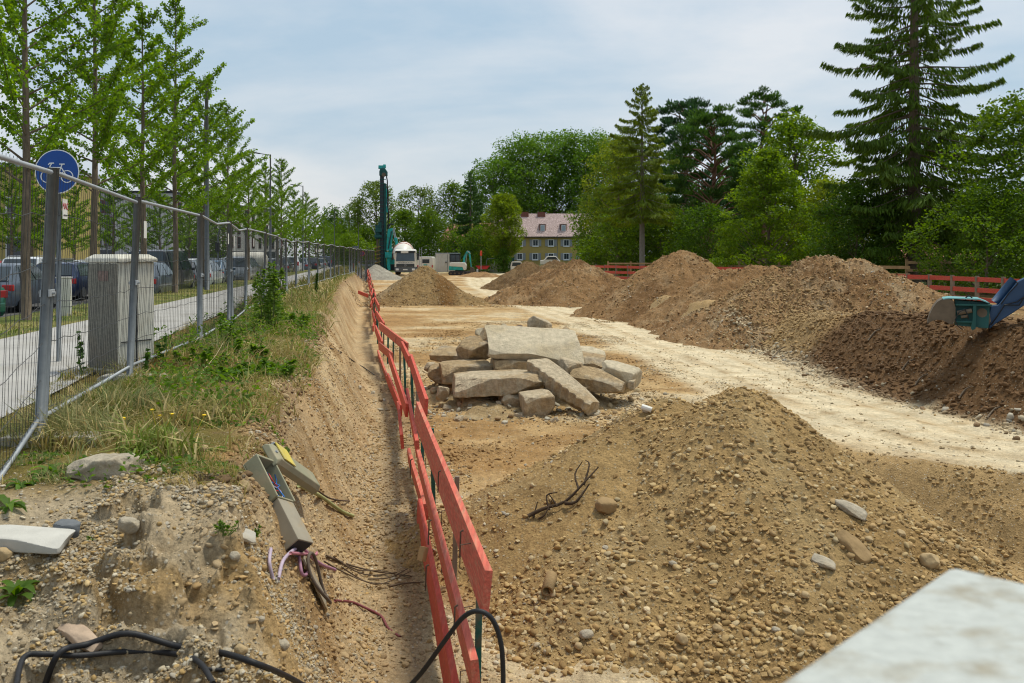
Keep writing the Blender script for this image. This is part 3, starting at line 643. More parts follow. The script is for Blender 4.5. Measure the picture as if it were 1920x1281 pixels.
GREEN = {'ginkgo': [(.085, .155, .018), (.07, .135, .016), (.11, .185, .024), (.06, .12, .02)],
         'mid': [(.050, .092, .016), (.042, .08, .015), (.062, .108, .018)],
         'bright': [(.075, .145, .018), (.06, .12, .015), (.10, .175, .022)],
         'lime': [(.10, .15, .022), (.08, .125, .02), (.12, .17, .028)],
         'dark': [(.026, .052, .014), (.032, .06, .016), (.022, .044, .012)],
         'poplar': [(.040, .072, .022), (.034, .062, .02), (.05, .085, .026)],
         'birch': [(.06, .085, .024), (.05, .075, .022), (.075, .10, .028)],
         'olive': [(.085, .105, .022), (.07, .09, .02), (.10, .12, .026)],
         'spruce': [(.034, .060, .016), (.028, .050, .015), (.042, .07, .018)],
         'larch': [(.060, .082, .018), (.05, .07, .016), (.072, .095, .02)],
         'pine': [(.022, .044, .020), (.028, .053, .022), (.018, .038, .018)],
         'blue': [(.016, .036, .024), (.02, .044, .028)]}

GREEN = {k: [(a_*1.75, b_*1.9, c_*.95) for a_, b_, c_ in v] for k, v in GREEN.items()}
GREEN['ginkgo'] = [(a_*.86, b_*.80, c_*.8) for a_, b_, c_ in GREEN['ginkgo']]
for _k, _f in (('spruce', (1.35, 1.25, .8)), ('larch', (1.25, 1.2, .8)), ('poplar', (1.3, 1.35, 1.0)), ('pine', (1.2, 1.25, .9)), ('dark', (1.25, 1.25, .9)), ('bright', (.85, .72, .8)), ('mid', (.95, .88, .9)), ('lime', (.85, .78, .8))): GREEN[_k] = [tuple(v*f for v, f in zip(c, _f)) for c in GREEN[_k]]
def ginkgo_mesh(seed, H=10.5, rad=2.3, clear=3.0, nleaf=15000):
    r = np.random.default_rng(seed); tb = MB(); rr = random.Random(seed)
    tips = []; N_ = int((H-clear)/.17)
    tr = [(0, 0, -.1)]+[(rr.uniform(-.04, .04), rr.uniform(-.04, .04), z) for z in np.linspace(1.5, H-.1, 7)]
    tb.tube(tr, [.11, .10, .085, .07, .055, .04, .025, .012], 8)
    P = []; D = []; a0 = rr.uniform(0, 6)
    for i in range(N_):
        t = i/N_; z = clear+(H-clear)*t*.97+rr.uniform(-.1, .1); a0 += 2.4+rr.uniform(-.4, .4)
        ln = rad*(1-t)**.85*rr.uniform(.5, 1.15)+.22
        if rr.random() < .12: ln *= 1.3
        el = R(rr.uniform(22, 48)+t*12)
        pts = [(0, 0, z)]; p = Vector((0, 0, z)); az = a0; e = el*.6
        for k in range(5):
            e += (el-e)*.4+rr.uniform(-.08, .08); az += rr.uniform(-.12, .12)
            p = p+Vector((math.cos(az)*math.cos(e), math.sin(az)*math.cos(e), math.sin(e)))*(ln/5); pts.append(tuple(p))
        tb.tube(pts, [.022*(1-t)+.010, .018, .014, .011, .008, .004], 4, caps=False)
        pa = np.array(pts)
        ncl = int(8*ln)+4
        for k in range(ncl):
            u = .14+.86*(k+rr.random())/ncl; q = u*5; j = min(int(q), 4); c = pa[j]*(1-(q-j))+pa[j+1]*(q-j)
            m = rr.randint(12, 22); off = r.normal(0, .062*(1.25-.4*u), (m, 3)); P.append(c+off)
            D.append(off+np.array((math.cos(az), math.sin(az), .3))*.05)
        if rr.random() < .6 and ln > .9:        # a side shoot
            b0 = pa[2]; dv = Vector((math.cos(az+rr.choice((-.8, .8))), math.sin(az+rr.choice((-.8, .8))), .5)).normalized()
            l2 = ln*.45; tb.tube([tuple(b0), tuple(Vector(b0)+dv*l2)], [.009, .003], 3, caps=False)
            for k in range(int(6*l2)+2):
                c = b0+np.array(dv)*l2*(k+.5)/(int(6*l2)+2); m = rr.randint(9, 15); off = r.normal(0, .08, (m, 3)); P.append(c+off); D.append(off)
    P = np.concatenate(P); D = np.concatenate(D)
    if len(P) > nleaf: k = r.choice(len(P), nleaf, replace=False); P = P[k]; D = D[k]
    me = crown_mesh('crown', P, .078, seed, GREEN['ginkgo'], crown_noise(P, .9, seed), aspect=1.0, dirs=D)
    return tb, me
def make_tree(name, label, tb, crown, bark, loc, group=None, rz=0, leafm=None, cat='tree', scale=1.0):
    t = thing(name, label, cat, loc, rz, group); t.scale = (scale,)*3
    obj('trunk', tb, bark, t, smooth=True); link_mesh('crown', crown, leafm or M_LEAF, t); return t

def broad_mesh(seed, H, rad, clear, nleaf, leaf, pal, shape='round', clump=None, ncl=None, limb=True, gap=.0, flat=.75, trunk_r=None):
    """broadleaf: limbs reach leaf clumps spread through an uneven crown"""
    r = np.random.default_rng(seed); rr = random.Random(seed); tb = MB()
    ch = H-clear; ncl = ncl or 60; clump = clump or rad*.3
    tr_ = trunk_r or H*.016
    def env(t):
        if shape == 'round': return math.sin(math.pi*min(max(t*.86+.12, 0), 1))**.55
        if shape == 'cone': return (1-t)**.75*1.0*min(1, t*6+.45)
        if shape == 'oval': return (math.sin(math.pi*(t*.9+.06))**.7)*(1.08-.35*t)
        if shape == 'bush': return math.sqrt(max(0, 1-t*t))
        if shape == 'broad': return math.sin(math.pi*min(max(t*.7+.25, 0), 1))**.5
    cs = []
    for i in range(ncl):
        t = (i+.5)/ncl*.98; t = t**.9; a = i*2.399+rr.uniform(-.3, .3)
        e = env(t)*rad*(1+.26*noise2(math.cos(a)*1.2+seed, math.sin(a)*1.2+t*3, seed)); d = e*rr.uniform(.62, 1.0) if rr.random() < .8 else e*rr.uniform(.1, .6)
        cs.append((math.cos(a)*d, math.sin(a)*d, clear+ch*t, clump*rr.uniform(.7, 1.3)*(1-.35*t if shape in ('cone',) else 1)))
    cs.append((0, 0, H-clump*.4, clump*.7))
    hz = clear+ch*.8
    tb.tube([(0, 0, -.2), (rr.uniform(-.1, .1), 0, clear*.6+.1), (rr.uniform(-.2, .2), rr.uniform(-.2, .2), clear+ch*.3), (rr.uniform(-.3, .3), 0, hz)], [tr_*1.15, tr_, tr_*.7, tr_*.2], 8)
    if limb:
        for c in cs[::2]:
            z0 = max(clear*.7, c[2]-math.hypot(c[0], c[1])*.75-.2*ch*rr.random()); m = (c[0]*.45+rr.uniform(-.2, .2), c[1]*.45, z0+(c[2]-z0)*.38)
            tb.tube([(0, 0, z0), m, c[:3]], [tr_*.38, tr_*.2, tr_*.06], 5, caps=False)
    w = np.array([c[3]**2 for c in cs]); w = w/w.sum(); P = []; T = []
    for c, k in zip(cs, (w*nleaf).astype(int)):
        q = r.normal(size=(k, 3)); q /= np.linalg.norm(q, axis=1, keepdims=True); q *= (r.uniform(.25, 1.0, (k, 1))**.45)
        q *= 1+.35*noise3(q[:, 0]*2+c[0], q[:, 1]*2+c[1], q[:, 2]*2, seed+3)[:, None]
        q[:, 2] *= flat; P.append(np.array(c[:3])+q*c[3]); T.append(np.full(k, rr.uniform(.84, 1.16)))
    P = np.concatenate(P); T = np.concatenate(T)
    P = P[P[:, 2] > .05] if clear < .6 else P; T = T[:len(P)]
    return tb, crown_mesh('crown', P, leaf, seed, GREEN[pal], T*crown_noise(P, 2/clump, seed))

def spruce_mesh(seed, H, rad, clear, nspray, pal='spruce', droop=.35, top_pow=.9, spray=.34, gap=.0, lean=0, nb=None, ragged=.3):
    r = np.random.default_rng(seed); rr = random.Random(seed); tb = MB()
    tb.tube([(0, 0, -.2), (0, 0, H*.4), (lean*.5, 0, H*.75), (lean, 0, H)], [H*.0155, H*.012, H*.006, .02], 9)
    P = []; D = []; S = []; nb = nb or int((H-clear)*7)
    a = 0
    for i in range(nb):
        t = (i+rr.random())/nb; z = clear+(H-clear)*t; a += 2.399+rr.uniform(-.5, .5)
        ln = rad*((1-t)**top_pow)*rr.uniform(1-ragged, 1.12)+.15
        if t < .08: ln *= .75
        e0 = R(-11+30*t*t+8*t)+rr.uniform(-.14, .12); pts = []; p = Vector((lean*t, 0, z)); e = e0; K = 6
        pts.append(p.copy())
        for k in range(K):
            e = e0-droop*math.sin(math.pi*min(1, (k+1)/K*1.0))*.9+ (.30*((k+1)/K)**4)*rr.uniform(.4, 1.3)
            p = p+Vector((math.cos(a)*math.cos(e), math.sin(a)*math.cos(e), math.sin(e)))*(ln/K); pts.append(p.copy())
        tb.tube(pts, [.012*ln+.012]+[.010*ln*(1-k/K)+.006 for k in range(1, K+1)], 4, caps=False)
        pa = np.array([tuple(q) for q in pts]); m = max(6, int(nspray/nb*(ln/(rad*.55))))
        u = r.uniform(.16 if t < .85 else 0, 1, m)**.75; q = u*K; j = np.minimum(q.astype(int), K-1); c = pa[j]*(1-(q-j))[:, None]+pa[j+1]*(q-j)[:, None]
        side = np.array((-math.sin(a), math.cos(a), 0)); out = np.array((math.cos(a), math.sin(a), 0))
        sw = (1-u)*.40*ln*.7+.08
        so = r.uniform(-1, 1, m)*sw; hang = -np.abs(so)*.35-r.uniform(0, .42, m)**1.3*(1.1-.8*u)
        c = c+side*so[:, None]-out*np.abs(so)[:, None]*.25+np.array((0, 0, 1))*hang[:, None]
        d = side*np.sign(so)[:, None]*r.uniform(.2, .9, (m, 1))+out*r.uniform(.3, 1, (m, 1))+np.array((0, 0, -1))*r.uniform(.3, 1.6, (m, 1))
        P.append(c); D.append(d); S.append(np.full(m, spray*(.6+.4*ln/rad)))
    P = np.concatenate(P); D = np.concatenate(D); S = np.concatenate(S)
    return tb, crown_mesh('crown', P, S, seed, GREEN[pal], crown_noise(P, .7, seed), aspect=.2, dirs=D, up=.3)

def pine_mesh(seed, H, rad, clear, n, pal='pine', ncl=46, clump=1.0, leaf=.34):
    r = np.random.default_rng(seed); rr = random.Random(seed); tb = MB()
    top = (rr.uniform(-.6, .6), 0, H*.93); tb.tube([(0, 0, -.2), (rr.uniform(-.3, .3), 0, H*.35), (rr.uniform(-.5, .5), 0, H*.65), top], [H*.017, H*.014, H*.010, .05], 8)
    P = []; T = []; D = []
    for i in range(ncl):
        t = i/ncl; z = clear+(H-clear)*t; a = i*2.399+rr.uniform(-.4, .4); e = math.sin(math.pi*(t*.72+.22))**.8*rad*rr.uniform(.5, 1.1)
        c = Vector((math.cos(a)*e, math.sin(a)*e, z)); tb.tube([(0, 0, z-e*.3-.3), (c.x*.5, c.y*.5, z-.25), tuple(c)], [.09, .06, .02], 5, caps=False)
        for k in range(4):
            cc = c+Vector((rr.uniform(-.6, .6), rr.uniform(-.6, .6), rr.uniform(-.15, .3)))*clump; m = n//ncl//4
            q = r.normal(size=(m, 3)); q /= np.linalg.norm(q, axis=1, keepdims=True); q[:, 2] = q[:, 2]*.55+.1
            P.append(np.array(cc)+q*clump*.55*r.uniform(.3, 1, (m, 1))); D.append(q+np.array((0, 0, .9))); T.append(np.full(m, rr.uniform(.8, 1.2)))
    P = np.concatenate(P); return tb, crown_mesh('crown', P, leaf, seed, GREEN[pal], np.concatenate(T), aspect=.28, dirs=np.concatenate(D))

def place(px, Y, z=None):
    x = PXX(px, Y); return (x, Y, sz(x, Y)-.03 if z is None else z)
def build_trees():
    # young ginkgos along the tree strip
    row = [(50, 19.8), (178, 24.6), (268, 29.6), (328, 34.6), (384, 40.2), (428, 46), (466, 52.5), (497, 60), (527, 70), (552, 81), (573, 92), (592, 106), (607, 120), (632, 132)]
    var = [ginkgo_mesh(301+i, H=[10.9, 11.8, 9.6][i], rad=[3.7, 3.5, 3.2][i], nleaf=42000) for i in range(3)]
    protos = []
    look = {0: 'nearest street ginkgo, its bare trunk rising behind the blue cycle sign', 1: 'second street ginkgo of the row, tall thin leader left of the grey cabinet roof',
            2: 'third street ginkgo of the row, trunk rising behind the grey cable cabinet', 3: 'fourth street ginkgo of the row, trunk standing between dark van and black hatchback',
            4: 'fifth street ginkgo of the row, close to the tall grey mast', 5: 'sixth street ginkgo of the row, narrow crown left of the street lamp arm'}
    order = [0, 1, 2, 1, 2, 0, 2, 1, 0, 2, 0, 1, 2, 0]; hs = [1.0, 1.0, 1.02, .98, 1.0, .85, .78, .66, .84, .78, .74, .66, .74, .66]
    for i, (px, Y) in enumerate(row):
        k = order[i]; loc = place(px, Y)
        lab = look.get(i, ORD[i]+' ginkgo of the street row, counted from the left, behind the far mesh fence')
        if k not in [p[0] for p in protos]:
            t = make_tree('ginkgo_tree', lab, var[k][0], var[k][1], M_BARK, loc, 'young ginkgo trees along the cycle path', rnd.uniform(0, 6)); protos.append((k, t))
        else:
            src = [p[1] for p in protos if p[0] == k][0]; t = copy_tree(src); t.location = loc; t.rotation_euler = (0, 0, rnd.uniform(0, 6)); t['label'] = lab
        t.scale = (hs[i]*rnd.uniform(.95, 1.05),)*2+(hs[i],)
    # second row beyond the parked cars
    for i, (px, Y, h) in enumerate([(22, 46, .62), (98, 48, .55), (140, 52, .6), (212, 57, .62), (300, 60, .60), (355, 70, .66), (250, 75, .6), (60, 62, .7), (640, 150, .8), (655, 160, 1.0)]):
        t = copy_tree(protos[i % 3][1]); t.location = place(px, Y); t.scale = (h*1.35, h*1.35, h); t.rotation_euler = (0, 0, i*1.3)
        t['label'] = ['small ginkgo beyond the red car at the left edge', 'small ginkgo seen just left of the cycle sign pole', 'small ginkgo seen right of the cycle sign pole, beyond the navy car', 'small ginkgo left of the striped building, above the cable cabinet roof', 'small ginkgo in front of the striped building right part', 'small ginkgo beyond the dark van, before the striped wing', 'thin ginkgo in front of the striped building middle', 'small ginkgo in front of the yellow building corner', 'pointed small tree left of the far street lamp mast', 'tallest pointed tree at the far end of the street row'][i]; t['group'] = 'small trees beyond the car park'
    # big near spruce and the trees on the right
    tb, cr = spruce_mesh(401, 24.5, 6.7, 3.0, 54000, 'spruce', .22, .70, .44, nb=200, ragged=.5)
    make_tree('spruce_tree', 'tallest spruce with drooping tiered branches, cut off by the top edge', tb, cr, M_BARK, place(1714, 50), leafm=M_NEEDLE)
    tb, cr = spruce_mesh(403, 16.0, 4.8, 5.0, 28000, 'larch', .2, .68, .40, nb=105, ragged=.55)
    make_tree('spruce_tree', 'thin olive spruce with long bare lower trunk above the red board fence', tb, cr, M_BARKL, place(1204, 75), leafm=M_NEEDLE)
    tb, cr = pine_mesh(405, 18.0, 4.6, 2, 24000, 'blue', 64, 1.3, .4)
    make_tree('pine_tree', 'blue-black pine with dense pointed top right of the thin spruce', tb, cr, M_BARK, place(1283, 94), leafm=M_NEEDLE)
    tb, cr = pine_mesh(407, 15.2, 5.2, 2.4, 28000, 'pine', 74, 1.3, .38)
    make_tree('pine_tree', 'broad dark green pine with a reddish forked trunk, middle of the grove', tb, cr, M_BARKR, place(1335, 84), leafm=M_NEEDLE)
    tb, cr = pine_mesh(409, 18.6, 3.9, 9, 12000, 'pine', 34, 1.15, .36)
    make_tree('pine_tree', 'tall pine with rounded open top on a leaning bare red trunk', tb, cr, M_BARKR, place(1432, 92), leafm=M_NEEDLE)
    def bl(name, label, px, Y, H, rad, clear, n, leaf, pal, seed, **kw):
        g = kw.pop('group', None); tb, cr = broad_mesh(seed, H, rad, clear, n, leaf, pal, **kw)
        return make_tree(name, label, tb, cr, kw.get('bark') or M_BARK, place(px, Y), g, leafm=M_LEAF)
    bl('hornbeam_tree', 'wide fresh green tree with feathery sides behind the low earth heap', 1440, 58, 8.6, 4.2, .3, 26000, .16, 'bright', 411, shape='cone', ncl=120, clump=.85, flat=.45)
    bl('maple_tree', 'bright green tree with a blunt crown standing behind the feathery green tree', 1492, 70, 12.2, 3.6, 3, 14000, .24, 'bright', 413, shape='oval', ncl=60, clump=1.1)
    bl('maple_tree', 'leafy green tree cut by the right edge of the photo', 1925, 44, 9.3, 2.9, 2, 12000, .2, 'mid', 415, shape='round', ncl=50, clump=.95)
    bl('hedge_bush', 'large green bush in the right corner behind the red boards', 1850, 42, 4.9, 3.1, .1, 18000, .13, 'mid', 417, shape='bush', ncl=70, clump=.75)
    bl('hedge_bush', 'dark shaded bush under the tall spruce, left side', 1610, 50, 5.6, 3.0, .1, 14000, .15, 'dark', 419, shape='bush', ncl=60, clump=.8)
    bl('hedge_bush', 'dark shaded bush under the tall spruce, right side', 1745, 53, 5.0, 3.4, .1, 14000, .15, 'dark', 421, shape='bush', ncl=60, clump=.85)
    bl('hedge_bush', 'olive green bush between feathery tree and tall spruce', 1552, 60, 6.6, 2.6, .1, 10000, .17, 'olive', 423, shape='oval', ncl=50, clump=.8)
    bl('hedge_bush', 'dark bush at the foot of the thin spruce', 1240, 80, 6.2, 4.0, .1, 11000, .2, 'mid', 425, shape='bush', ncl=60, clump=1.0)
    bl('hedge_bush', 'deep green bush left of the feathery green tree', 1328, 70, 5.4, 3.0, .1, 9000, .18, 'dark', 427, shape='bush', ncl=50, clump=.9)
    bl('oak_tree', 'dense green tree covering the right end of the yellow house', 1142, 96, 9.2, 4.2, .4, 17000, .22, 'mid', 429, shape='oval', ncl=80, clump=1.2)
    bl('birch_tree', 'yellowish green tree left of the thin spruce', 1160, 88, 13.2, 3.6, 2.5, 11000, .2, 'olive', 431, shape='oval', ncl=50, clump=1.1)
    bl('oak_tree', 'low rounded green tree below the yellowish one', 1170, 82, 5.8, 4.0, .2, 11000, .2, 'mid', 433, shape='bush', ncl=60, clump=1.1)
    bl('lime_tree', 'light green pear-shaped tree in front of the yellow house', 946, 118, 10.2, 2.75, 2.4, 22000, .20, 'lime', 435, shape='oval', ncl=110, clump=.72)
    # tall poplars behind the house
    pv = [broad_mesh(441+i, 25, 8.2, 5, 20000, .42, 'poplar', shape='broad', ncl=95, clump=2.1, gap=.2) for i in range(2)]
    pl = []
    labs = ['leftmost of the tall grey-green poplars behind the yellow house', 'second tall poplar from the left behind the yellow house roof', 'third tall poplar, over the two chimneys', 'fourth tall poplar, between house roof and thin spruce', 'rightmost poplar, mostly hidden behind the thin spruce']
    for i, (px, Y, s) in enumerate([(925, 200, .92), (980, 204, 1.12), (1040, 208, 1.20), (1098, 204, 1.16), (1158, 210, 1.16)]):
        if i < 2: t = make_tree('poplar_tree', labs[i], pv[i][0], pv[i][1], M_BARKL, place(px, Y), 'tall poplars behind the yellow house'); pl.append(t)
        else: t = copy_tree(pl[i % 2]); t.location = place(px, Y); t['label'] = labs[i]
        t.scale = (s,)*3; t.rotation_euler = (0, 0, i*1.1)
    # middle distance, left of the poplars
    bl('birch_tree', 'thin-leaved birch behind the green drilling rig mast', 705, 150, 14.2, 4.2, 3.5, 7500, .3, 'birch', 451, shape='oval', ncl=46, clump=1.15)
    bl('birch_tree', 'slim birch top left of the drilling rig', 672, 152, 10.8, 2.0, 5, 2200, .3, 'birch', 453, shape='oval', ncl=16, clump=.9)
    bl('birch_tree', 'open-crowned birch above the round green trees', 787, 155, 13.6, 4.0, 4, 7000, .3, 'birch', 455, shape='round', ncl=44, clump=1.15)
    bl('maple_tree', 'round dark green tree to the right of the drilling rig', 758, 138, 8.7, 3.4, 1.4, 9000, .26, 'mid', 457, shape='oval', ncl=50, clump=1.1)
    bl('maple_tree', 'round dark green tree above the white site container', 806, 134, 8.6, 3.6, 1.2, 9500, .26, 'mid', 459, shape='oval', ncl=55, clump=1.1)
    bl('oak_tree', 'green tree rising behind the dark spruce', 850, 158, 14.4, 4.6, 2, 9000, .32, 'mid', 461, shape='oval', ncl=50, clump=1.4)
    tb, cr = spruce_mesh(463, 14.8, 4.2, .6, 16000, 'pine', .2, .8, .6, nb=90)
    make_tree('spruce_tree', 'dense dark spruce left of the pear-shaped light green tree', tb, cr, M_BARK, place(882, 138), leafm=M_NEEDLE)
    bl('hedge_bush', 'green bush left of the pear-shaped tree, behind the excavator', 898, 122, 5.8, 3.0, .1, 8000, .22, 'mid', 465, shape='bush', ncl=45, clump=1.0)
    bl('hedge_bush', 'bush below the pear-shaped tree beside the red skip', 928, 126, 4.6, 2.4, .1, 5000, .22, 'dark', 467, shape='bush', ncl=35, clump=.9)
    bl('ivy_clump', 'ivy clump round the pear-shaped tree foot', 944, 116, 3.0, .9, .1, 2500, .18, 'dark', 469, shape='oval', ncl=16, clump=.5)
    bl('hedge_bush', 'light green bush at the end of the mesh fence', 655, 140, 4.6, 4.0, .1, 7000, .26, 'bright', 471, shape='bush', ncl=45, clump=1.1)
    bl('hedge_bush', 'dark green bush behind the far road signs', 688, 146, 6.4, 4.0, .1, 8000, .26, 'mid', 473, shape='bush', ncl=45, clump=1.2)
    bl('maple_tree', 'dark round tree in front of the white striped building', 385, 84, 7.4, 3.0, 1.8, 8000, .2, 'mid', 475, shape='round', ncl=45, clump=1.0)
    bl('maple_tree', 'round-topped tree behind the far white building', 627, 190, 11.5, 3.2, 2, 4000, .35, 'dark', 477, shape='round', ncl=26, clump=1.5)
    # wood behind everything on the right
    def wood(name, label, px0, px1, Y, h0, h1, n, pal, seed):
        r = np.random.default_rng(seed); x = PXX(r.uniform(px0, px1, n), Y); y = Y+r.uniform(-4, 4, n)
        top = np.interp(x, np.linspace(PXX(px0, Y), PXX(px1, Y), 9), r.uniform(h0, h1, 9))
        z = terr_z(y)+top*r.uniform(0, 1, n)**.8*(1+.16*noise2(x*.35, y*.35, seed)); P = np.stack([x, y, z], -1)
        me = crown_mesh(name, P, .42, seed, GREEN[pal], 1+.25*noise3(x*.4, y*.4, z*.4, seed)); o = link_mesh(name, me, M_LEAF); tag(o, label, 'undergrowth', kind='stuff')
    wood('undergrowth', 'dark mass of undergrowth behind the trees of the right grove', 1085, 1500, 100, 5.0, 7.5, 15000, 'dark', 481)
    wood('undergrowth', 'dark evergreen mass filling the gaps between the pines', 1215, 1440, 106, 9.5, 12.5, 15000, 'pine', 489)
    wood('undergrowth', 'dark mass of undergrowth behind the tall spruce', 1480, 2150, 66, 4.4, 6.0, 17000, 'dark', 483)
    wood('undergrowth', 'distant trees beyond the house and drilling rig', 640, 960, 186, 6.0, 8.5, 9000, 'mid', 485)
    wood('undergrowth', 'distant greenery at the left end of the street', -60, 640, 170, 6.0, 8.5, 14000, 'mid', 487)
build_trees()
# ---------------------------------------------------------------- shared materials
M_GALV = mat('galvanised_steel', (.125, .14, .15), .55, .2, var=.18, vscale=9, bump=.001, bscale=60, spec=.5)
M_WIRE = mat('fence_wire', (.045, .045, .045), .6, .1, var=.2, vscale=5)
M_RAIL = mat('top_rail_steel', (.34, .36, .38), .6, .2, var=.12, vscale=8, spec=.5)
M_WHITE = mat('white_plastic', (.72, .70, .64), .6, var=.08, vscale=5, col2=(.45, .40, .30), fac2=.5, s2=5)
M_RED = mat('red_paint', (.55, .035, .03), .45, var=.1)
M_REDP = mat('red_print', (.42, .05, .06), .7, var=.05)
M_BLACK = mat('black_rubber', (.018, .018, .02), .55, var=.25, vscale=12, bump=.002, bscale=50)
M_CONC = mat('concrete', (.42, .39, .33), .92, var=.14, vscale=4, bump=.006, bscale=45, col2=(.30, .25, .17), fac2=.5, s2=3)
M_GLASS = mat('car_glass', (.035, .05, .06), .08, var=.3, vscale=1.5, spec=.8)
M_TYRE = mat('tyre', (.02, .02, .02), .9, var=.2)
M_RIM = mat('wheel_rim', (.35, .36, .37), .35, .8, var=.1)
M_TAIL = mat('tail_light', (.45, .015, .015), .25, var=.1, spec=.6)
M_PLATE = mat('number_plate', (.72, .72, .70), .5, var=.03)
M_TRIM = mat('dark_trim', (.03, .032, .035), .7, var=.2)
M_BLUE = mat('sign_blue', (.008, .06, .26), .4, var=.06)
M_SIGNW = mat('sign_white', (.75, .76, .76), .5, var=.04)
def text(name, s, size, m, parent, loc, rot, ext=.0006, align='CENTER', world=False):
    cu = bpy.data.curves.new(name, 'FONT'); cu.body = s; cu.size = size; cu.extrude = ext; cu.align_x = align; cu.align_y = 'CENTER'
    cu.materials.append(m); tmp = bpy.data.objects.new(name, cu); me = bpy.data.meshes.new_from_object(tmp); bpy.data.objects.remove(tmp); o = bpy.data.objects.new(name, me); C.objects.link(o); o.parent = parent
    o.location = Vector(loc)-(wpos(parent) if world else Vector((0, 0, 0))); o.rotation_euler = rot; return o

